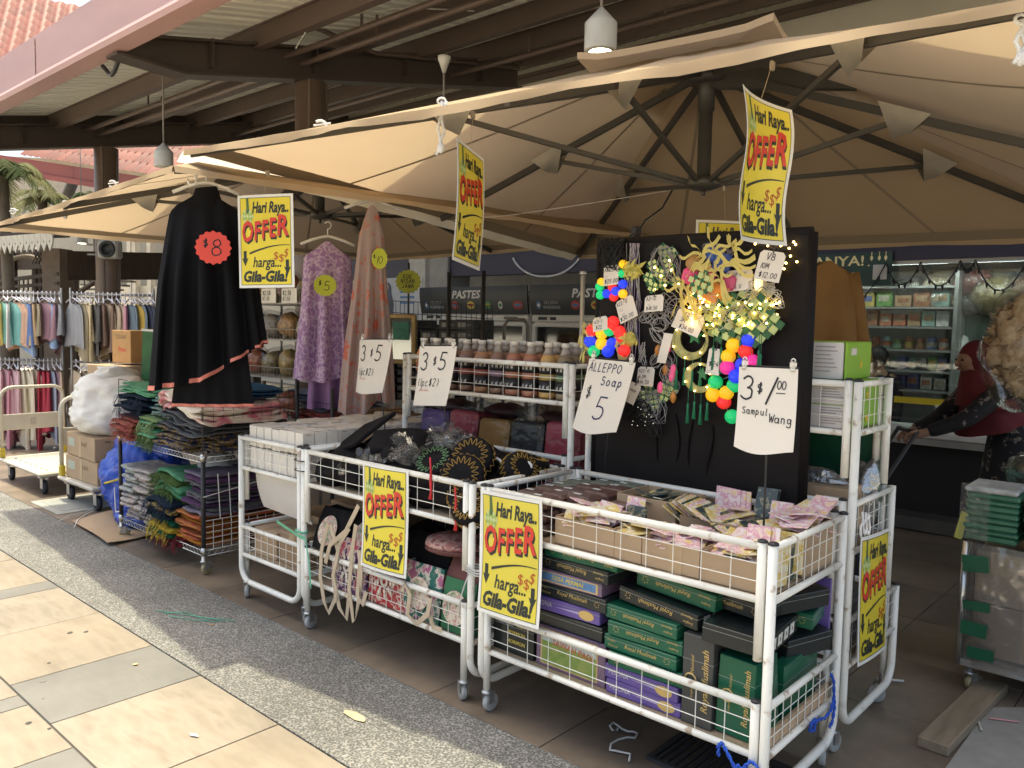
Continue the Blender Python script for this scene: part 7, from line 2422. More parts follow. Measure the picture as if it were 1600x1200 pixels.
for i in range(2):
 for j in range(2):
  folded('grey striped plastic-wrapped pack, %s %s of four at the left of the rack lower shelf' % (('lower', 'upper')[j], ('left', 'right')[i]), (2.46, 5.60 - .24 * i, zl + .195 * j), (.28, .21, .185), stripe if (i + j) % 2 == j and j == 1 and i == 0 else stripe_v, 4, 20 + i * 2 + j, wob=.006)
folded('green and olive garment pile hanging in the middle of the lower shelf', (2.50, 5.12, zl + .24), (.34, .36, .17), [olive, green_t, green_t], 3, 26, edge=olive, tip=.08)
folded('black gold-bordered textile draped in the middle of the lower shelf', (2.46, 5.10, zl + .12), (.34, .34, .12), [navy_t, blackgold], 2, 27, edge=navy_t, tip=.05)
folded('green and yellow fringed textiles low in the middle of the lower shelf', (2.47, 5.08, zl), (.34, .30, .12), [tx('dark_green', (.01, .06, .03)), tx('mustard', (.34, .24, .03))], 2, 28, edge=tx('mustard', (.34, .24, .03)))
folded('orange and red folded textiles at the right of the lower shelf', (2.52, 4.78, zl), (.36, .32, .19), [orange_t, tx('amber', (.34, .14, .02)), orange_t], 6, 29, wob=.006)
folded('dark red fringe bundle hanging over the lower shelf edge', (2.37, 5.02, zl - .03), (.10, .34, .06), tx('maroon', (.12, .015, .02)), 1, 30, edge=tx('maroon', (.12, .015, .02)))
folded('lilac grey plastic-wrapped garments behind the right post', (2.60, 4.72, zl + .20), (.50, .28, .24), [lilacbag, greyt, tx('plum', (.08, .04, .09))], 6, 31, wob=.008)
folded('red folded textiles behind the white mesh end', (2.78, 4.70, zl), (.30, .24, .18), [tx('brick', (.20, .03, .02)), orange_t], 5, 32, wob=.006)
b = B()
b.ball((0, 0, 0), .16, mat('white_poly_bag', (.42, .42, .42), .35, var=.15, bump=.8, bs=14), 18, (.8, 1.1, .6), .4, 4)
b.obj('plastic_bag', loc=(2.66, 4.98, .56), label='crumpled white plastic bag on top of the lower shelf goods', cat='bag')
MBn = thing('mesh_bin', 'black mesh bin of folded coloured clothes behind the end-on cart', 'bin', (3.45, 4.62, 0))
b = B()
for o, u_, w_ in (((-.42, .42, .62), (0, -1, 0), .80), ((-.42, -.38, .62), (1, 0, 0), .84)):
 fn = xy(o, u_, (0, 0, 1))
 for i in range(14): b.wire(fn(w_ * i / 13, 0, 0), fn(w_ * i / 13, .40, 0), .002, postm)
 for j in range(7): b.wire(fn(0, .40 * j / 6, 0), fn(w_, .40 * j / 6, 0), .002, postm)
b.obj('mesh_side', MBn)
for x, y in ((-.42, .42), (-.42, -.38), (.42, -.38), (.42, .42)):
 b = B()
 b.tube([(x, y, 0), (x, y, 1.12)], .013, postm, 8)
 b.obj('post', MBn)
b = B()
b.box((0, .02, .60), (.84, .80, .02), postm)
b.obj('shelf', MBn)
gb_ = 'folded clothes in the mesh bin'
folded('slate blue folded clothes on top in the mesh bin', (3.42, 4.72, .94), (.55, .34, .12), tx('slate', (.10, .12, .17)), 4, 41, group=gb_)
folded('coral red folded clothes in the mesh bin', (3.42, 4.66, .80), (.58, .42, .13), tx('coral', (.24, .055, .06)), 4, 42, group=gb_)
folded('olive green folded clothes at the bottom of the mesh bin', (3.42, 4.66, .62), (.60, .42, .17), tx('moss', (.09, .14, .03)), 4, 43, group=gb_)
folded('navy folded clothes at the right of the mesh bin', (3.55, 4.36, .62), (.5, .22, .20), tx('navy2', (.03, .035, .07)), 4, 44, group=gb_)
folded('brown patterned folded clothes at the right of the mesh bin', (3.55, 4.36, .83), (.45, .22, .10), tx('brownp', (.14, .08, .04), (.28, .2, .12), 20), 3, 45, group=gb_)
for i, (c, r_) in enumerate((((3.30, 4.10, .88), .07), ((3.40, 4.16, .96), .06))):
 b = B()
 b.lathe([(r_ * .9, 0), (r_, .02), (r_ * .95, .05), (r_, .07), (r_ * .8, .10), (0, .10)], mat('straw', (.36, .29, .22), .8, var=.2, vs=30), 18)
 b.obj('straw_hat', loc=at(580 + 18 * i, 680 - 10 * i, x=3.0), label=['small beige round straw box behind the white cartons', 'second beige round box behind the white cartons'][i], cat='box')
# ------------------------------------------------------------------ trolleys, boxes and sacks at the far left
plat = mat('trolley_cream', (.50, .46, .39), .45, var=.06)
gyw = mat('yellow_bracket', (.55, .42, .04), .45)
bwheel = mat('black_wheel', (.02, .022, .028), .6)
def platform(label, loc, w, l, loads=True):
 t = thing('platform_trolley', label, 'trolley', loc, group='platform trolleys by the clothes racks')
 b = B()
 b.box((0, 0, .185), (w, l, .035), plat, bev=.012)
 for i in range(7):
  for s in (-1, 1): b.box((s * w * .33, -l * .38 + l * .12 * i, .2030), (.018, .05, .001), mat('slot_dark', (.12, .11, .1), .7))
 b.obj('deck', t)
 y = l / 2 - .03
 hw = w / 2 - .03
 b = B()
 R_ = .10
 P = [(-hw, y, .20), (-hw, y, .86 - R_)] + [(-hw + R_ - R_ * cos(a), y, .86 - R_ + R_ * sin(a)) for a in [radians(18 * i) for i in range(1, 6)]] + [(hw - R_ + R_ * sin(a), y, .86 - R_ + R_ * cos(a)) for a in [radians(18 * i) for i in range(0, 5)]] + [(hw, y, .86 - R_), (hw, y, .20)]
 b.tube(P, .017, plat, 10)
 b.obj('handle', t)
 b = B()
 b.box((0, y, .53), (2 * hw, .012, .15), plat, bev=.004)
 b.box((0, y - .007, .53), (.05, .002, .07), mat('emblem_grey', (.36, .33, .29), .5))
 b.obj('handle_plate', t)
 for s in (-1, 1):
  b = B()
  b.box((s * hw, y - .01, .245), (.04, .05, .09), gyw, bev=.006)
  b.obj('bracket', t)
  for yy in (-l * .38, l * .38):
   b = B()
   b.box((s * hw * .85, yy, .155), (.07, .07, .03), zinc)
   for q in (-1, 1): b.box((s * hw * .85 + q * .022, yy - .02, .10), (.004, .06, .10), zinc)
   c_ = b.obj('castor', t)
   b = B()
   b.T = Matrix.Translation((s * hw * .85, yy - .02, .062)) @ Matrix.Rotation(pi / 2, 4, 'Y')
   b.lathe([(.0, -.016), (.04, -.018), (.060, -.014), (.062, 0), (.060, .014), (.04, .018), (0, .016)], bwheel, 20)
   b.obj('wheel', c_)
 return t
platform('empty cream platform trolley nearest the clothes racks', (2.68, 8.06, 0), .60, 1.12)
platform('cream platform trolley loaded with cartons and a white sack', (2.76, 6.97, 0), .60, .74)
for i, (lab, z, rz) in enumerate((('lower of two large brown cartons on the loaded trolley', .205, .02), ('upper of two large brown cartons on the loaded trolley', .395, -.02))):
 b = B()
 b.box((0, 0, .093), (.50, .62, .186), kraft, bev=.004)
 b.box((-.251, 0, .093), (.001, .05, .18), tape)
 b.box((0, -.311, .093), (.05, .001, .18), tape)
 b.box((-.2513, .19, .11), (.001, .14, .07), mat('shipping_label', (.42, .46, .38), .5))
 F = xy((-.2515, .02, .0), (0, -1, 0), (0, 0, 1), (-1, 0, 0))
 b.text('OASIS', (.04, .10, .16, .13), F, mat('carton_ink', (.22, .15, .09), .7, var=0), .0005)
 F = xy((-.2, -.3115, .0), (1, 0, 0), (0, 0, 1), (0, -1, 0))
 b.text('144', (.03, .145, .07, .165), F, mk, .0005)
 b.obj('carton', loc=(2.76, 6.95, z), rz=rz, label=lab, cat='carton', group='large cartons on the loaded trolley')
t = thing('white_sack', 'large bulging white sack on top of the trolley cartons', 'sack', (2.76, 6.93, .58))
sackm = mat('white_sackcloth', (.82, .80, .75), .6, var=.06, vs=3, bump=.8, bs=13)
b = B()
def sack(u, v):
 a = 2 * pi * u
 ph = pi * v
 rr_ = sin(ph) ** .45
 x, y, z = .32 * rr_ * cos(a), .38 * rr_ * sin(a), .21 - .22 * cos(ph) * (1 if v < .5 else 1)
 z = .24 + .25 * -cos(ph)
 w = .06 * noise.noise((x * 4, y * 4, z * 5)) - .07 * abs(noise.noise((x * 6, y * 6, z * 11 + 5 * x))) + .03 * noise.noise((x * 11, y * 11, z * 22)) + .012 * noise.noise((x * 25, y * 25, z * 40))
 d = Vector((x, y, 0))
 d = d * (1 + w * 2.4)
 return (d.x, d.y, max(0, z + .07 * max(0, v - .7) * noise.noise((x * 7, y * 7, 1)) * 3))
b.sheet(lambda u, v: sack(u, v), 72, 40, sackm)
b.obj('body', t)
b = B()
b.ball((-.02, -.08, .47), .10, sackm, 18, (1.5, 1.0, .8), .7, 3)
b.obj('gathered_top', t)
b = B()
b.ball((0, 0, 0), .17, mat('pink_cloth', (.42, .16, .27), .8, var=.15), 18, (.9, 1.6, .55), .4, 8)
b.obj('pink_cloth', loc=(2.94, 7.10, .93), label='pink cloth heap showing behind the white sack', cat='cloth')
tarp = mat('blue_tarp', (.02, .075, .46), .30, var=.2, vs=5, bump=.5, bs=18)
def crump(b, c, r_, m, sq, sd):
 """crumpled bag with creased facets"""
 def fn(u, v):
  d = Vector((sin(pi * v) * cos(2 * pi * u), sin(pi * v) * sin(2 * pi * u), -cos(pi * v)))
  q = 1 + .35 * noise.noise(d * 1.6 + Vector((sd, 0, 0))) - .30 * abs(noise.noise(d * 3.2 + Vector((0, sd, 0)))) - .10 * abs(noise.noise(d * 8 + Vector((0, 0, sd))))
  return Vector(c) + Vector((d.x * sq[0], d.y * sq[1], max(d.z * sq[2], -c[2] / r_ / q + .01))) * r_ * q * 1.15
 b.sheet(fn, 70, 44, m)
b = B()
crump(b, (0, 0, .34), .34, tarp, (.75, 1.0, 1.0), 2)
b.obj('blue_tarp_bag', loc=(2.70, 6.15, -.0), label='large blue tarpaulin bag between the loaded trolley and the rack', cat='bag')
b = B()
crump(b, (0, 0, .13), .19, tarp, (.9, 1.3, .7), 6)
b.obj('blue_tarp_bag', loc=(2.58, 5.98, 0), label='smaller crumpled blue tarpaulin bag slumped on the floor by the rack', cat='bag')
t = thing('yellow_handle', 'yellow bent handle lying on the blue bags', 'handle', (2.42, 5.95, .3))
b = B()
b.tube([at(190, 748, x=2.40), at(164, 755, x=2.38), at(159, 752, x=2.38), at(163, 748, x=2.40)], .008, gyw, 7)
b.obj('bar', t, world=True)
b = B()
b.wire(at(179, 762, x=2.38), at(181, 800, x=2.38), .005, white2)
b.wire(at(181, 800, x=2.38), at(187, 799, x=2.38), .005, white2)
b.obj('white_hook', loc=tuple(at(180, 800, x=2.38)), world=True, label='thin white wire hook standing by the rack left post', cat='hook')
b = B()
b.sheet(lambda u, v: (2.25 + .55 * u - .08 * v, 6.42 - .85 * v + .1 * u, .012 + .02 * sin(3 * u + 2 * v) ** 2), 8, 8, kraft, thick=.004)
b.obj('flat_carton', loc=(2.4, 6.0, 0), world=True, label='flattened carton lying on the floor before the blue bags', cat='carton')
for i, P in enumerate((((92, 814), (110, 805), (135, 800), (160, 789)), ((116, 824), (122, 812), (135, 803), (158, 792)))):
 b = B()
 b.tube([at(px_, py_, z=.012 + .01 * (k % 2)) for k, (px_, py_) in enumerate(P)], .004, ropew, 5)
 b.obj('ground_string', loc=tuple(at(*P[0], z=0)), world=True, label=['upper thin white cord on the floor by the flat carton', 'lower thin white cord on the floor by the flat carton'][i], cat='cord')
# ------------------------------------------------------------------ double clothes racks
pl, pr = at(-25, 458, d=9.3), at(96, 463, d=9.3)
ql, qr = at(110, 458, d=9.2), at(240, 464, d=9.2)
railm = mat('rack_rail', (.30, .30, .29), .35, .6)
hangm = mat('hanger_lilac', (.78, .75, .80), .4)
def rack_frame(label, a, c):
 t = thing('clothes_rack', label, 'clothes rack', ((a.x + c.x) / 2, (a.y + c.y) / 2, 0), group='double clothes racks at the left')
 for z in (1.79, 1.02):
  b = B()
  b.tube([(a.x, a.y, z), (c.x, c.y, z)], .014, railm, 8)
  b.obj('rail', t, world=True)
 for p in (a, c):
  b = B()
  b.tube([(p.x, p.y, 0), (p.x, p.y, 1.86)], .014, railm, 8)
  d = Vector((_f.x, _f.y, 0)).normalized() * .22
  b.tube([(p.x - d.x, p.y - d.y, .03), (p.x + d.x, p.y + d.y, .03)], .014, railm, 8)
  b.obj('post', t, world=True)
 return t
rack_frame('left double clothes rack, pastel scarves above and pink below', pl, pr)
rack_frame('right double clothes rack, brown and grey trousers above', ql, qr)
PAL = {'pale green': (.38, .42, .28), 'white': (.56, .54, .52), 'yellow': (.50, .38, .12), 'turquoise': (.19, .40, .36), 'peach': (.52, .32, .22), 'blue': (.09, .14, .30), 'sky blue': (.22, .30, .44), 'tan': (.38, .26, .14), 'mauve': (.25, .14, .17), 'dusty pink': (.42, .24, .24), 'grey': (.22, .22, .23), 'olive tan': (.24, .20, .13), 'sand print': (.44, .35, .20), 'charcoal': (.07, .065, .06), 'brown': (.16, .10, .07), 'beige': (.40, .31, .22), 'rose': (.44, .20, .25), 'slate': (.13, .17, .20), 'mustard': (.38, .25, .05), 'cream': (.54, .48, .36), 'pale pink': (.54, .36, .37), 'crimson': (.32, .03, .05), 'steel blue': (.26, .29, .36), 'navy': (.03, .035, .06)}
def hung(i, n, a, c, z, name, nxt, ln, wid, where, seed):
 r = random.Random(seed * 97 + i)
 p = a.lerp(c, (i + .5) / n)
 ax = (c - a)
 ax.z = 0
 ax.normalize()
 fw_ = Vector((-ax.y, ax.x, 0))
 ang = r.uniform(.45, 1.0)
 wv = ax * sin(ang) - fw_ * cos(ang)
 th = Vector((-wv.y, wv.x, 0))
 t = thing('hung_garment', '%s garment, %s from the left on the %s' % (name, ordinal(i), where), 'garment', (p.x, p.y, z), group='garments on the %s' % where)
 col = tuple(min(.8, k * 1.35 + .01) for k in PAL[name])
 m = mat('garment_' + name.replace(' ', '_'), col, .8, var=.14, vs=7, aniso=(4, 4, .7)) if 'print' not in name else speck('garment_print', col, [(.5, col), (.56, tuple(k * 1.3 for k in col)), (1, tuple(k * .8 for k in col))], 40, .8, bump=0)
 b = B()
 l = ln * r.uniform(.8, 1.08)
 ph = r.uniform(0, 6)
 sk = r.uniform(-.22, .22)
 def fn(u, v):
  a_ = 2 * pi * u
  w = wid * (.5 + .5 * min(1, v * 5) ** .6) * (1 + .25 * v) * .5
  x = w * cos(a_) * (1 + .12 * sin(4 * a_ + ph) * v)
  y = (.022 + .02 * v) * sin(a_) * (1 + .5 * sin(3 * a_ + ph) * v) + .012 * sin(5 * cos(a_) * 2 + ph) * v
  return wv * x + th * y - Vector((0, 0, .085 + l * v * (1 + sk * cos(a_)) - .02 * abs(cos(a_)) * (1 - v) * -1.5))
 b.sheet(fn, 20, 9, m)
 b.obj('cloth', t)
 b = B()
 b.tube([wv * (-.2 * wid / .4) - vz * .085, -vz * .03, wv * (.2 * wid / .4) - vz * .085], .0085, hangm, 5)
 b.tube([-vz * .04, vz * .0] + [wv * (.018 * sin(q)) + vz * (.014 - .018 * cos(q) + .004) for q in [radians(40 * k) for k in range(1, 7)]], .006, hangm, 5)
 b.obj('hanger', t)
U_L = ['pale green', 'white', 'pale green', 'yellow', 'turquoise', 'white', 'turquoise', 'peach', 'peach', 'sky blue', 'blue', 'tan', 'olive tan', 'mauve', 'dusty pink', 'sky blue', 'mauve', 'grey']
U_R = ['grey', 'grey', 'olive tan', 'sand print', 'sand print', 'charcoal', 'charcoal', 'brown', 'beige', 'brown', 'beige', 'beige', 'rose', 'slate', 'slate', 'mustard', 'slate', 'navy', 'navy']
L_L = ['pale pink', 'pale pink', 'dusty pink', 'pale pink', 'pale pink', 'rose', 'pale pink', 'pale pink', 'cream', 'cream', 'cream', 'cream', 'crimson', 'crimson', 'crimson', 'steel blue', 'mauve', 'beige']
L_R = ['beige', 'olive tan', 'crimson', 'crimson', 'steel blue', 'steel blue', 'beige', 'beige', 'cream', 'navy']
for lst, a, c, z, ln, wid, wh, sd in ((U_L, pl, pr, 1.78, .50, .38, 'upper rail of the left rack', 1), (U_R, ql, qr, 1.78, .60, .36, 'upper rail of the right rack', 2), (L_L, pl, pr, 1.01, .80, .36, 'lower rail of the left rack', 3), (L_R, ql, qr, 1.01, .72, .36, 'lower rail of the right rack', 4)):
 for i, nm in enumerate(lst): hung(i, len(lst), a, c, z, nm, lst[i - 1] if i else 'end-most', ln, wid, wh, sd)
for i, (px_, py_, s, lab, z0) in enumerate(((200, 640, (.55, .55, .30), 'large brown carton standing behind the rack at left', .30), (202, 590, (.52, .5, .36), 'large brown carton stacked on another behind the rack', .74), (213, 530, (.30, .30, .30), 'small orange-brown carton on top of the stack', 1.12))):
 p = at(px_, py_, d=7.6)
 b = B()
 b.box((0, 0, s[2] / 2), s, kraft if i < 2 else mat('carton_orange', (.46, .27, .11), .7, var=.08), bev=.004)
 if i == 2:
  F = xy((-.15, -.1505, 0), (1, 0, 0), (0, 0, 1), (0, -1, 0))
  F2 = xy((-.1505, .15, 0), (0, -1, 0), (0, 0, 1), (-1, 0, 0))
  b.text('Free', (.10, .10, .22, .15), F2, redi, .001, .01, .2)
  b.text('TIDAK', (.06, .22, .24, .26), F2, mat('carton_ink', (.22, .15, .09), .7, var=0), .001)
 b.obj('carton', loc=(p.x, p.y, z0), rz=.15, label=lab, cat='carton', group='cartons stacked behind the rack')
b = B()
p = at(240, 560, d=7.0)
b.box((0, 0, 0), (.02, .22, .50), mat('sign_green', (.03, .13, .04), .5, var=.3, vs=8), rx=.05)
b.box((-.011, 0, .24), (.002, .22, .02), labm, rx=.05)
b.obj('green_sign', loc=tuple(p), rz=.5, label='green sign board half hidden behind the black cape', cat='sign')
# ------------------------------------------------------------------ snack shelving behind the hung clothes
p = at(435, 560, d=6.7)
SN = thing('snack_rack', 'wire display rack of snack bags between the cape and the lilac tunic', 'rack', (p.x + .25, p.y, 0))
b = B()
for x, y in ((-.25, -.6), (-.25, .75), (.25, -.6), (.25, .75)): b.tube([(x, y, 0), (x, y, 2.0)], .012, mat('rack_white', (.36, .35, .33), .5), 7)
b.obj('post', SN)
snacks = [mat('snack_%d' % i, c, .35, var=.5, vs=25) for i, c in enumerate(((.34, .20, .08), (.40, .33, .22), (.30, .10, .05), (.26, .22, .12), (.38, .27, .10), (.22, .20, .18)))]
for k, z in enumerate((.72, 1.06, 1.38, 1.68)):
 b = B()
 b.box((0, .07, z), (.5, 1.35, .012), mat('rack_white'))
 fn = xy((-.26, .75, z), (0, -1, 0), (0, 0, 1))
 for i in range(30): b.wire(fn(1.35 * i / 29, 0), fn(1.35 * i / 29, .09), .0025, mat('rack_white'))
 b.wire(fn(0, .09), fn(1.35, .09), .003, mat('rack_white'))
 b.obj('shelf', SN)
 for j in range(5):
  o = thing('snack_bag', 'puffy clear snack bag, %s from left on the %s shelf of the snack rack' % (ordinal(j), ('lowest', 'second', 'third', 'top')[k]), 'snack bag', (SN.location.x - .08, SN.location.y + .62 - .27 * j, z + .006), group='snack bags on the %s shelf' % ('lowest', 'second', 'third', 'top')[k])
  b = B()
  b.ball((0, 0, .11), .12, snacks[(k * 2 + j) % 6], 14, (.8, 1.0, .9), .4, k * 9 + j)
  b.obj('contents', o)
  b = B()
  b.ball((0, 0, .12), .135, film('pack_film', (.93, .93, .93), .14, .12, .9, 22), 12, (.8, 1.0, 1.0), .35, k * 9 + j)
  b.obj('film', o)
for i, (px_, py_) in enumerate(((420, 462), (452, 462))):
 b = B()
 b.box((0, 0, 0), (.006, .22, .12), labm, bev=.002)
 F = xy((-.004, .11, -.06), (0, -1, 0), (0, 0, 1), (-1, 0, 0))
 b.pen('$2.50', .02, .065, .035, F, mk, .14, adv=.8)
 b.pen('$7.50', .02, .02, .03, F, mk, .14, adv=.8)
 b.obj('shelf_card', loc=tuple(at(px_, py_, x=SN.location.x - .27)), label=['left', 'right'][i] + ' white price card on the snack rack', cat='card')
GM = thing('grid_stand', 'black grid panel with tall uprights behind the bottles', 'stand', (4.3, 5.0, 0))
b = B()
for px_, py_ in ((702, 425), (756, 423)):
 p = at(px_, py_, x=4.0)
 b.tube([(p.x, p.y, 0), p], .014, postm, 8)
b.obj('upright', GM, world=True)
b = B()
ga, gc = at(612, 470, x=4.05), at(770, 478, x=4.05)
for i in range(22):
 q = ga.lerp(gc, i / 21)
 b.wire((q.x, q.y, q.z), (q.x, q.y, q.z - .36), .003, postm)
for j in range(5): b.wire(ga - vz * .09 * j, gc - vz * .09 * j, .003, postm)
b.obj('grid', GM, world=True)
crm = mat('black_crate', (.018, .018, .02), .45)
k = 0
for px_ in (655, 685, 715, 742):
 for r_ in range(4):
  if px_ == 685 and r_ == 0: continue
  p = at(px_, 508 + 16 * r_, x=4.5)
  b = B()
  b.box((0, 0, 0), (.22, .21, .082), crm, bev=.006)
  b.box((-.111, .03, 0), (.001, .09, .035), mat('crate_label', (.28, .28, .26), .6))
  b.box((-.1105, -.05, .0), (.001, .05, .02), mat('crate_label2', (.12, .12, .12), .6))
  b.obj('black_box', loc=tuple(p), label='small black labelled box behind the bottles, stack at %s, %s down' % ({655: 'far left', 685: 'centre left', 715: 'centre right', 742: 'far right'}[px_], ordinal(r_)), cat='box', group='black labelled boxes behind the bottles')
for px_ in (628, 660):
 for r_ in range(5):
  p = at(px_ - 8, 570 + 12 * r_, x=4.3)
  b = B()
  b.box((0, 0, 0), (.24, .22, .05), crm, bev=.008)
  b.obj('black_tray', loc=tuple(p), label='flat black tray left of the bottle cart, %s stack, %s down' % ('left' if px_ == 628 else 'right', ordinal(r_)), cat='tray', group='black trays left of the bottle cart')
p = at(627, 530, d=5.9)
t = thing('framed_mirror', 'gilt-framed mirror standing left of the orange bottles', 'mirror', tuple(p), rz=.35)
gilt = mat('gilt_frame', (.26, .17, .06), .4, .4, var=.3, vs=30)
b = B()
for s in (-1, 1):
 b.box((0, s * .105, 0), (.03, .035, .36), gilt, bev=.006)
 b.box((0, 0, s * .165), (.03, .20, .035), gilt, bev=.006)
b.obj('frame', t)
b = B()
b.box((.004, 0, 0), (.006, .19, .31), mat('mirror_glass', (.30, .32, .32), .06, .9, var=0))
b.obj('glass', t)
b = B()
b.box((-.004, -.0, .06), (.004, .13, .13), mat('mirror_green', (.02, .14, .08), .5, var=.4, vs=20))
b.obj('green_card', t)
p = at(638, 440, d=6.0)
t = thing('lime_notice', 'lime starburst notice on a black rod above the mirror', 'notice', tuple(p))
FX = Vector((_f.x, _f.y, 0)).normalized()
def dn(b, F, r):
 b.pen('KOK', -.45 * r, .28 * r, .34 * r, F, mk, .16, adv=.8)
 b.pen('NISAN', -.65 * r, -.12 * r, .34 * r, F, mk, .16, adv=.8)
 b.pen('JAWA', -.55 * r, -.55 * r, .34 * r, F, mk, .16, adv=.8)
star_tag(t, p, Vector((FX.y, -FX.x, 0)), vz, -FX, .085, mat('tag_lime_dull', (.30, .32, .03), .5), dn, 1.1)
b = B()
b.tube([p + FX * .02 + vz * .14, p + FX * .02 - vz * .5], .008, postm, 6)
b.obj('rod', t, world=True)
t = thing('hand_truck', 'upright metal hand truck frame behind the bottles', 'trolley', (4.9, 4.4, 0))
b = B()
a_, c_ = at(787, 560, d=6.4), at(824, 560, d=6.4)
up_ = at(805, 498, d=6.4).z
b.tube([a_ - vz * 1.2, Vector((a_.x, a_.y, up_ - .06)), a_.lerp(c_, .15) * 1 + vz * (up_ - .01 - a_.z), a_.lerp(c_, .85) + vz * (up_ - .01 - a_.z), Vector((c_.x, c_.y, up_ - .06)), c_ - vz * 1.2], .014, mat('frame_grey', (.22, .20, .18), .4, .5), 8)
b.box((a_ + c_) / 2 - vz * .02, (.03, .16, .14), mat('clip_board', (.25, .25, .24), .5))
b.obj('frame', t, world=True)
b = B()
p = at(911, 430, x=3.35)
b.tube([(p.x, p.y, .94), p], .012, mat('steel_pole', (.45, .44, .40), .35, .5), 8)
b.lathe([(.018, 0), (.018, .02), (0, .022)], zinc, 8, p)
b.obj('pole', loc=(p.x, p.y, .94), world=True, label='thin steel pole standing left of the black board', cat='pole')
# ------------------------------------------------------------------ right side: wrapped trolley, planks, shopper
t = thing('wrapped_trolley', 'loaded trolley wrapped in clear plastic at the right edge', 'trolley', (4.25, .38, 0))
TXm = Matrix.Translation((4.25, .38, 0))
polyw = film('poly_wrap', (.80, .80, .78), .25, .15, 1.0, 9, milky=.10)
b = B()
for y in (.44, -.5):
 for x in (-.40, .40): b.tube([(x, y, .12), (x, y, .66)], .014, chrome, 8)
b.box((0, -.03, .135), (.82, .96, .03), chrome)
b.obj('frame', t)
for x, y in ((-.37, .40), (.37, .40), (-.37, -.44), (.37, -.44)): castor_mesh(t, x, y, .13, RND.uniform(-1, 1), True, mat('amber_wheel'))
b = B()
def wrapf(u, v):
 a = 2 * pi * u
 ca, sa = cos(a), sin(a)
 x = (abs(ca) ** .3) * (1 if ca > 0 else -1) * .43
 y = (abs(sa) ** .3) * (1 if sa > 0 else -1) * .50 - .03
 w = .03 * noise.noise((x * 4, y * 5, v * 2)) + .018 * noise.noise((x * 14, y * 14, v * 3))
 return (x * (1 + w + .02 * sin(pi * v)), y * (1 + w), .13 + .53 * v + .01 * noise.noise((x * 9, y * 9, 0)))
b.sheet(wrapf, 90, 14, polyw)
b.obj('plastic_wrap', t)
gtape = mat('green_packing_tape', (.01, .09, .045), .3)
b = B()
for z, h in ((.58, .07), (.40, .04), (.30, .06), (.20, .05)):
 b.box((-.445, .37 - .02 * sin(z * 40), z), (.004, .10, h), gtape, rx=.1 * sin(z * 30))
b.obj('green_tape', t)
for i in range(2):
 for j in range(2):
  b = B()
  b.box((0, 0, .115), (.70, .42, .225), kraft if (i + j) % 2 else kraft2, bev=.004)
  b.box((-.351, 0, .115), (.001, .05, .22), tape)
  b.obj('carton', loc=(4.27, .58 - .44 * i, .155 + .232 * j), label='%s %s carton inside the plastic-wrapped trolley' % (('lower', 'upper')[j], ('near', 'far')[i]), cat='carton', group='cartons inside the wrapped trolley')
gpk = [mat('green_pack_%d' % i, c, .35, var=.15, vs=8, bump=.3, bs=20) for i, c in enumerate(((.13, .34, .18), (.10, .28, .15), (.05, .16, .10)))]
for i in range(3):
 for j in range(9):
  b = B()
  b.box((0, 0, .013), (.24, .20, .024), gpk[0 if i else 2] if j < 8 else mat('pack_pale', (.40, .42, .42), .3, var=.4, vs=20), bev=.008)
  b.obj('green_packet', loc=(3.985 + RND.uniform(-.012, .012), .735 - .225 * i + RND.uniform(-.008, .008), .665 + .0262 * j), rz=RND.uniform(-.06, .06), label=['darker film-covered green packet in the stack nearest the walkway', 'pale green flat packet in the middle stack on the wrapped trolley', 'pale green flat packet in the far stack on the wrapped trolley'][i] + ', %s up' % ordinal(j), cat='packet', group='green packets, stack %s' % ordinal(i))
for i in range(3):
 for j in range(8):
  b = B()
  b.box((0, 0, .013), (.24, .20, .024), gpk[2], bev=.008)
  b.obj('dark_packet', loc=(4.34 + RND.uniform(-.012, .012), .60 - .225 * i, .665 + .030 * j), rz=RND.uniform(-.08, .08), label='dark green packet in the %s rear stack on the wrapped trolley, %s up' % (ordinal(i), ordinal(j)), cat='packet', group='dark green packets in the rear stacks')
b = B()
b.ball((0, 0, .12), .2, film('dark_green_film', (.25, .42, .36), .2, .12, .8, 14, milky=.05), 18, (1.0, 1.9, .75), .25, 5)
b.obj('film_cover', loc=(4.35, .42, .78), label='dark green plastic film over the rear packets on the wrapped trolley', cat='film')
b = B()
b.sheet(lambda u, v: (3.86, .852 - .11 * u, .67 + .24 * v), 3, 3, wrap2)
b.box((3.88, .845, .72), (.02, .03, .12), mat('pale_yellow_card', (.45, .45, .10), .5), rx=.2)
b.obj('loose_film', loc=(3.9, .7, .67), world=True, label='loose clear film hanging at the corner of the green packets', cat='film')
wood = mat('plank_wood', (.24, .19, .13), .8, var=.25, vs=5, aniso=(.6, 5, 5), bump=.3)
pa, pc = at(1545, 1075, z=.03), at(1468, 1152, z=.03)
dv = (pc - pa)
b = B()
b.box(((pa.x + pc.x) / 2, (pa.y + pc.y) / 2, .022), (dv.length + .15, .11, .042), wood, rz=atan2(dv.y, dv.x), bev=.004)
b.obj('floor_plank', loc=((pa.x + pc.x) / 2, (pa.y + pc.y) / 2, 0), world=True, label='worn timber plank lying on the floor before the wrapped trolley', cat='plank')
pl2 = mat('pale_plate', (.30, .29, .27), .55, var=.15, vs=12)
b = B()
q = [at(1545, 1105, z=.008), at(1660, 1105, z=.008), at(1640, 1245, z=.008), at(1470, 1210, z=.008)]
b.add([p for p in q] + [p - vz * .007 for p in q], [(3, 2, 1, 0), (4, 5, 6, 7), (0, 1, 5, 4), (1, 2, 6, 5), (2, 3, 7, 6), (3, 0, 4, 7)], pl2)
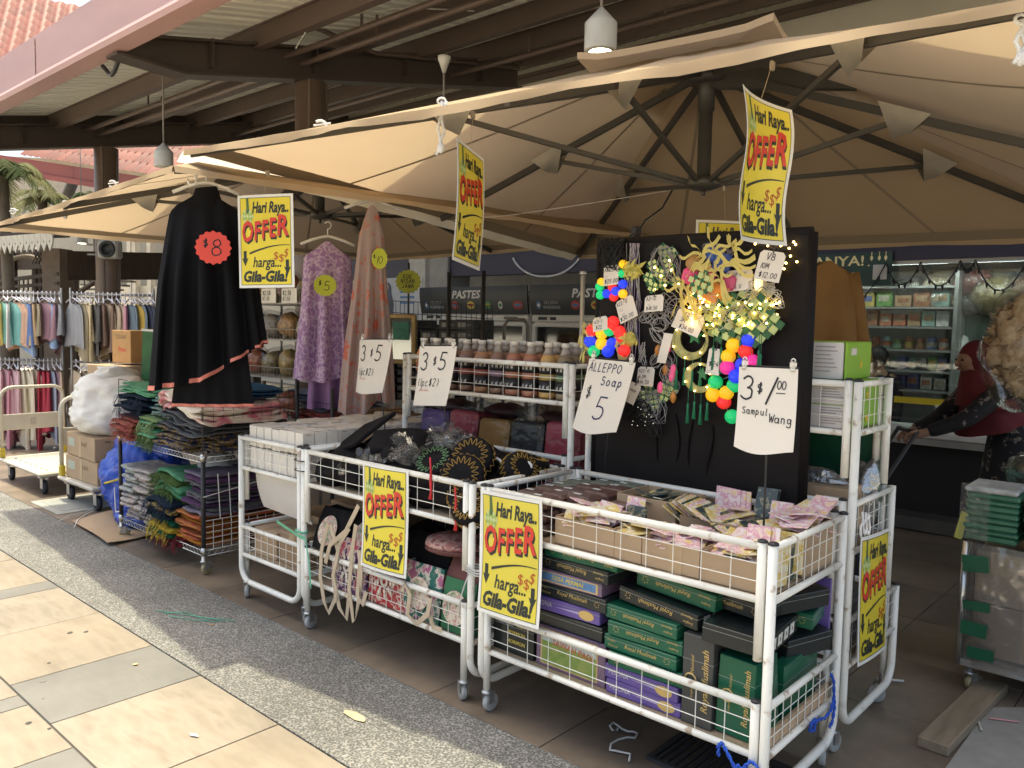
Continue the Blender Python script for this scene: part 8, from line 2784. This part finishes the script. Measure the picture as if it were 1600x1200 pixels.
b.obj('floor_plate', loc=tuple(q[0]), world=True, label='grey flat sheet lying on the floor at the bottom right corner', cat='sheet')
for i, (x0, y0, x1, y1) in enumerate(((1528, 1125, 1534, 1142), (1545, 1122, 1592, 1128))):
 b = B()
 b.wire(at(x0, y0, z=.014), at(x1, y1, z=.014), .004, labm if i == 0 else mat('pink_scrap', (.5, .25, .25), .6))
 b.obj('paper_scrap', loc=tuple(at(x0, y0, z=.014)), world=True, label=['short white scrap on the grey floor sheet', 'thin pink scrap on the grey floor sheet'][i], cat='scrap')
b = B()
b.tube([at(1370, 1060, z=.01), at(1412, 1064, z=.01)], .006, labm, 5)
b.obj('white_stick', loc=tuple(at(1390, 1062, z=.01)), world=True, label='thin white stick on the floor beside the right castor', cat='stick')
b = B()
b.tube([at(px_, py_, z=.008 + .004 * (k % 2)) for k, (px_, py_) in enumerate(((983, 1189), (985, 1178), (975, 1176), (962, 1173), (953, 1172), (955, 1162), (965, 1156), (980, 1152), (992, 1153), (996, 1146), (990, 1143), (982, 1143), (972, 1139), (965, 1133), (958, 1129), (953, 1134), (957, 1141), (964, 1142), (966, 1137)))], .004, mat('pale_cord'), 6)
b.obj('floor_string', loc=tuple(at(975, 1160, z=0)), world=True, label='looped pale string lying on the dark floor under the nearest cart', cat='string')
b = B()
for P in (((245, 954), (270, 957), (300, 962), (330, 966), (352, 972)), ((255, 958), (290, 956), (320, 968), (345, 966), (366, 971)), ((262, 962), (300, 968), (340, 972))):
 b.tube([at(px_, py_, z=.006) for px_, py_ in P], .0022, mat('green_thread_loose', (.12, .38, .26), .5), 4)
b.obj('green_strings', loc=tuple(at(300, 962, z=0)), world=True, label='tangled green plastic strings on the pebbled border', cat='string')
for i, (px_, py_, s, c, lab) in enumerate(((555, 1120, (.13, .05), (.50, .36, .22), 'large tan torn carton scrap on the pebbled border'), (303, 1150, (.05, .018), (.6, .6, .58), 'white paper scrap on the cream paving'), (212, 1039, (.022, .022), (.55, .38, .18), 'tiny tan dry leaf on the grey paving slab'), (330, 977, (.03, .016), (.45, .26, .14), 'tiny brown leaf on the pebbled border'))):
 r = random.Random(i)
 b = B()
 K_ = 9
 b.prism([(s[0] * .5 * cos(2 * pi * k / K_) * r.uniform(.7, 1.1), s[1] * .5 * sin(2 * pi * k / K_) * r.uniform(.7, 1.1)) for k in range(K_)], lambda u, v, d: (v, u, .004 + d + .01 * u * u), 0, .0012, mat('scrap_%d' % i, c, .8))
 b.obj('ground_scrap', loc=tuple(at(px_, py_, z=.001)), rz=.3 * i, label=lab, cat='litter')
# ------------------------------------------------------------------ people
skin = mat('skin', (.30, .17, .11), .55, var=.06)
def skinbody(name, parent, V, E, Rr, m, root, lvl=2):
 me = bpy.data.meshes.new(name)
 me.from_pydata([tuple(v) for v in V], E, [])
 me.materials.append(m)
 o = bpy.data.objects.new(name, me)
 COL.objects.link(o)
 o.parent = parent
 o.modifiers.new('skin', 'SKIN')
 for i, d in enumerate(me.skin_vertices[0].data if me.skin_vertices else []):
  d.radius = (Rr[i], Rr[i])
  d.use_root = (i == root)
 o.modifiers.new('smooth', 'SUBSURF').levels = lvl
 o.modifiers['smooth'].render_levels = lvl
 return o
def ensure_skin(o, Rr, root):
 pass
def person(label, loc, rz, pose, cloth_m, hair_m, sc=1.0, scarf=None):
 """pose: joint name -> (x, y, z) with x towards the person's front, in metres for a 1.6 m figure"""
 t = thing('person', label, 'person', loc, rz)
 J = {'pelvis': (0, 0, .88), 'belly': (.01, 0, 1.0), 'chest': (0, 0, 1.18), 'neckb': (0, 0, 1.33), 'neck': (.01, 0, 1.39), 'head': (.02, 0, 1.48), 'crown': (.01, 0, 1.555)}
 for s, y in (('l', 1), ('r', -1)):
  J.update({s + 'sh': (0, .15 * y, 1.29), s + 'el': (-.02, .20 * y, 1.03), s + 'wr': (.08, .20 * y, .83), s + 'ha': (.11, .20 * y, .76), s + 'hip': (0, .09 * y, .84), s + 'kn': (.02, .10 * y, .46), s + 'an': (-.02, .10 * y, .07), s + 'to': (.13, .11 * y, .03)})
 J.update(pose)
 names = list(J)
 ix = {n: i for i, n in enumerate(names)}
 ch = [('pelvis', 'belly'), ('belly', 'chest'), ('chest', 'neckb'), ('neckb', 'neck'), ('neck', 'head'), ('head', 'crown')]
 for s in 'lr': ch += [('neckb', s + 'sh'), (s + 'sh', s + 'el'), (s + 'el', s + 'wr'), (s + 'wr', s + 'ha'), ('pelvis', s + 'hip'), (s + 'hip', s + 'kn'), (s + 'kn', s + 'an'), (s + 'an', s + 'to')]
 rad = {'pelvis': .13, 'belly': .115, 'chest': .12, 'neckb': .075, 'neck': .048, 'head': .088, 'crown': .062, 'sh': .055, 'el': .040, 'wr': .027, 'ha': .030, 'hip': .085, 'kn': .055, 'an': .036, 'to': .03}
 Rr = [(rad[n] if n in rad else rad[n[1:]]) * sc for n in names]
 V = [Vector(J[n]) * sc for n in names]
 body = skinbody('body', t, V, [(ix[a], ix[b_]) for a, b_ in ch], Rr, skin, ix['pelvis'])
 # clothes: same skeleton, a little fuller, without head and hands
 sub = [n for n in names if n not in ('head', 'crown', 'neck', 'lha', 'rha', 'lto', 'rto', 'lan', 'ran')]
 iy = {n: i for i, n in enumerate(sub)}
 skinbody('tunic', t, [Vector(J[n]) * sc for n in sub], [(iy[a], iy[b_]) for a, b_ in ch if a in iy and b_ in iy], [(rad[n] if n in rad else rad[n[1:]]) * sc * 1.22 + .008 for n in sub], cloth_m, iy['pelvis'])
 hd = Vector(J['head']) * sc
 up_h = (Vector(J['crown']) - Vector(J['neck'])).normalized()
 b = B()
 b.ball(hd + up_h * .030 * sc + Vector((-.066 if scarf else -.022, 0, 0)) * sc, .106 * sc, scarf or hair_m, 20, (.95 if scarf else 1.0, .94, 1.04), .06, 3)
 if scarf: b.sheet(lambda u, v: hd + up_h * (-.05 - .25 * v) * sc + Vector(((.075 + .10 * v) * cos(2 * pi * u) - .025, (.085 + .13 * v) * sin(2 * pi * u) * (1 + .06 * sin(10 * pi * u) * v), 0)) * sc, 24, 6, scarf)
 b.obj('hair' if not scarf else 'headscarf', t)
 b = B()
 fx_ = hd + Vector((.062, 0, 0)) * sc
 b.ball(fx_ + Vector((.006, 0, -.012)) * sc, .014 * sc, skin, 8, (1.1, .8, 1.5))
 for s in (-1, 1):
  b.ball(fx_ + Vector((-.006, s * .032, .012)) * sc, .010 * sc, mat('eye_dark', (.02, .015, .012), .2), 8, (.7, 1.3, .8))
  if not scarf: b.ball(hd + Vector((0, s * .088, -.005)) * sc, .022 * sc, skin, 8, (.8, .4, 1.3))
 b.ball(fx_ + Vector((-.006, 0, -.045)) * sc, .016 * sc, mat('lips', (.22, .08, .07), .5), 8, (.5, 1.5, .45))
 b.obj('face', t)
 for s, y in (('l', 1), ('r', -1)):
  h0 = Vector(J[s + 'ha']) * sc
  d = (Vector(J[s + 'ha']) - Vector(J[s + 'wr'])).normalized()
  sd = d.orthogonal().normalized()
  cu = d.cross(sd)
  b = B()
  for k in range(4):
   o_ = h0 + sd * (.024 - .016 * k)
   ln_ = (.06, .068, .064, .05)[k]
   b.tube([o_, o_ + d * ln_ * .5, o_ + d * ln_ * .85 - cu * .015, o_ + d * ln_ * .9 - cu * .035], [.009, .0085, .008, .006], skin, 7)
  b.tube([h0 + sd * .03 - d * .02, h0 + sd * .05 + d * .01 - cu * .01, h0 + sd * .045 + d * .035 - cu * .025], [.011, .009, .007], skin, 7)
  b.obj('fingers', t)
 return t
flor = speck('dark_floral', (.008, .008, .010), [(.58, (.010, .010, .013)), (.63, (.26, .21, .18)), (.67, (.012, .012, .014)), (1, (.02, .02, .02))], 16, .8, detail=4, bump=0)
maroon_s = mat('maroon_scarf', (.11, .012, .016), .8, var=.12)
hairk = mat('hair_black', (.012, .010, .009), .5, bump=.4, bs=120)
hairb = mat('hair_brown', (.07, .04, .025), .5, bump=.4, bs=120)
wp = at(1570, 860, x=5.55)
yawp = radians(132)
W1 = person('woman in dark floral tunic and maroon headscarf leaning to push a folding cart', (5.87, 1.06, 0), yawp, {'pelvis': (-.10, 0, .84), 'belly': (-.02, 0, .97), 'chest': (.10, 0, 1.12), 'neckb': (.17, 0, 1.24), 'neck': (.21, 0, 1.29), 'head': (.27, 0, 1.37), 'crown': (.27, 0, 1.44), 'lsh': (.15, .15, 1.19), 'rsh': (.15, -.15, 1.19), 'lel': (.36, .17, 1.02), 'lwr': (.56, .10, .93), 'lha': (.63, .08, .91), 'rel': (.34, -.16, 1.0), 'rwr': (.55, -.08, .92), 'rha': (.62, -.06, .90), 'lhip': (-.09, .09, .80), 'rhip': (-.09, -.09, .80), 'lkn': (.02, .1, .45), 'rkn': (-.12, -.1, .45), 'lan': (-.02, .1, .07), 'ran': (-.25, -.1, .07), 'lto': (.12, .11, .03), 'rto': (-.12, -.11, .03)}, flor, hairk, 1.0, maroon_s)
b = B()
b.sheet(lambda u, v: Vector((-.08 + .02 * v + (.17 + .07 * v) * cos(2 * pi * u), (.17 + .08 * v) * sin(2 * pi * u) * (1 + .06 * sin(7 * 2 * pi * u) * v), .92 - .80 * v)), 44, 10, flor)
b.obj('skirt', W1)
b = B()
b.sheet(lambda u, v: Vector((.20 - .10 * v + (.07 + .13 * v) * cos(2 * pi * u), (.07 + .15 * v) * sin(2 * pi * u) * (1 + .07 * sin(12 * pi * u) * v), 1.27 - .30 * v - .07 * v * cos(2 * pi * u))), 40, 8, maroon_s)
b.obj('shawl', W1)
t = thing('folding_cart', 'black folding hand cart stacked with brown boxes in front of the woman', 'cart', (5.54, 1.44, 0), rz=yawp)
b = B()
for s in (-.12, .12): b.tube([(.12, s, .93), (.42, s, .42), (.46, s, .12)], .012, mat('cart_grey', (.06, .06, .062), .4), 8)
b.tube([(.12, -.12, .93), (.12, .12, .93)], .014, blk, 8)
b.obj('handle', t)
b = B()
b.box((.62, 0, .13), (.36, .36, .02), blk)
b.obj('platform', t)
for y in (-.2, .2):
 b = B()
 b.T = Matrix.Translation((.46, y, .11)) @ Matrix.Rotation(pi / 2, 4, 'X')
 b.lathe([(0, -.018), (.07, -.018), (.10, -.014), (.108, 0), (.10, .014), (.07, .018), (0, .018)], bwheel, 20)
 b.obj('wheel', t)
M_ = Matrix.Translation((5.54, 1.44, 0)) @ Matrix.Rotation(yawp, 4, 'Z')
for i, (z, h, m, lab) in enumerate(((.145, .30, kraft2, 'lower brown box on the folding cart'), (.447, .22, kraft, 'upper brown box on the folding cart'))):
 b = B()
 b.box((0, 0, h / 2), (.30, .34, h), m, bev=.004)
 p = M_ @ Vector((.64, 0, z))
 b.obj('carton', loc=tuple(p), rz=yawp, label=lab, cat='carton')
b = B()
for k in range(3): coil(b, M_ @ Vector((.50, .05 * k - .05, .72)), .09, .07, 2, mat('blue_grey_cord', (.20, .25, .28), .5), .005, k + 3)
b.obj('bungee_cord', loc=tuple(M_ @ Vector((.5, 0, .7))), world=True, label='tangled bluish bungee cord on the folding cart', cat='cord')
crisp = speck('crisp_brown', (.20, .12, .06), [(.40, (.48, .34, .20)), (.52, (.66, .52, .35)), (.62, (.50, .36, .21)), (1, (.72, .60, .44))], 14, .8, detail=6, bump=.8)
cb = at(1604, 548, d=4.3)
t = thing('crisp_bag', 'big clear plastic bag of tan crackers hanging at the right edge', 'bag', tuple(cb))
b = B()
b.ball((.02, -.06, .02), .19, crisp, 34, (.8, .90, 1.4), .5, 3)
b.ball((.0, .06, .04), .13, crisp, 26, (.8, .9, 1.5), .5, 7)
rr = random.Random(6)
for k in range(420):
 a, e = rr.uniform(0, 6.28), rr.uniform(-1, 1)
 q = sqrt(1 - e * e)
 d = Vector((q * cos(a) * .8, q * sin(a) * (1 + .25 * e), e * 1.3))
 p = Vector((.02, -.03, 0)) + d * .205 * rr.uniform(.9, 1.06)
 x_ = Vector((rr.uniform(-1, 1), rr.uniform(-1, 1), rr.uniform(-1, 1))).normalized() * rr.uniform(.018, .034)
 y_ = x_.cross(d).normalized() * rr.uniform(.014, .026)
 z_ = d.normalized() * .012
 b.add([p - x_ + z_, p - y_, p + x_ + z_, p + y_, p + z_ * -.6], [(0, 1, 4), (1, 2, 4), (2, 3, 4), (3, 0, 4)], crisp, True)
o = b.obj('crackers', t)
o['kind'] = 'stuff'
b = B()
b.ball((.02, -.02, 0), .245, film('crisp_film', (.95, .95, .94), .10, .12, .8, 22, fres=.3), 30, (.8, 1.0, 1.4), .3, 3)
b.obj('film', t)
b = B()
b.tube([(0, 0, .34), (.02, -.02, .5), (.05, -.05, 2.2 - cb.z)], .005, cordm, 5)
b.obj('hang_cord', t)
man = at(884, 525, d=7.0)
person('stooping brown-haired person behind the bottle row before the freezers', (man.x, man.y, 0), radians(200), {}, mat('shirt_tan', (.20, .13, .08), .8), hairb, .90)
sp = at(1372, 570, x=7.55)
person('dark-clad shopkeeper seen through the shop glass', (sp.x, sp.y, 0), radians(190), {}, mat('shirt_navy', (.012, .014, .022), .8), hairk, .88)
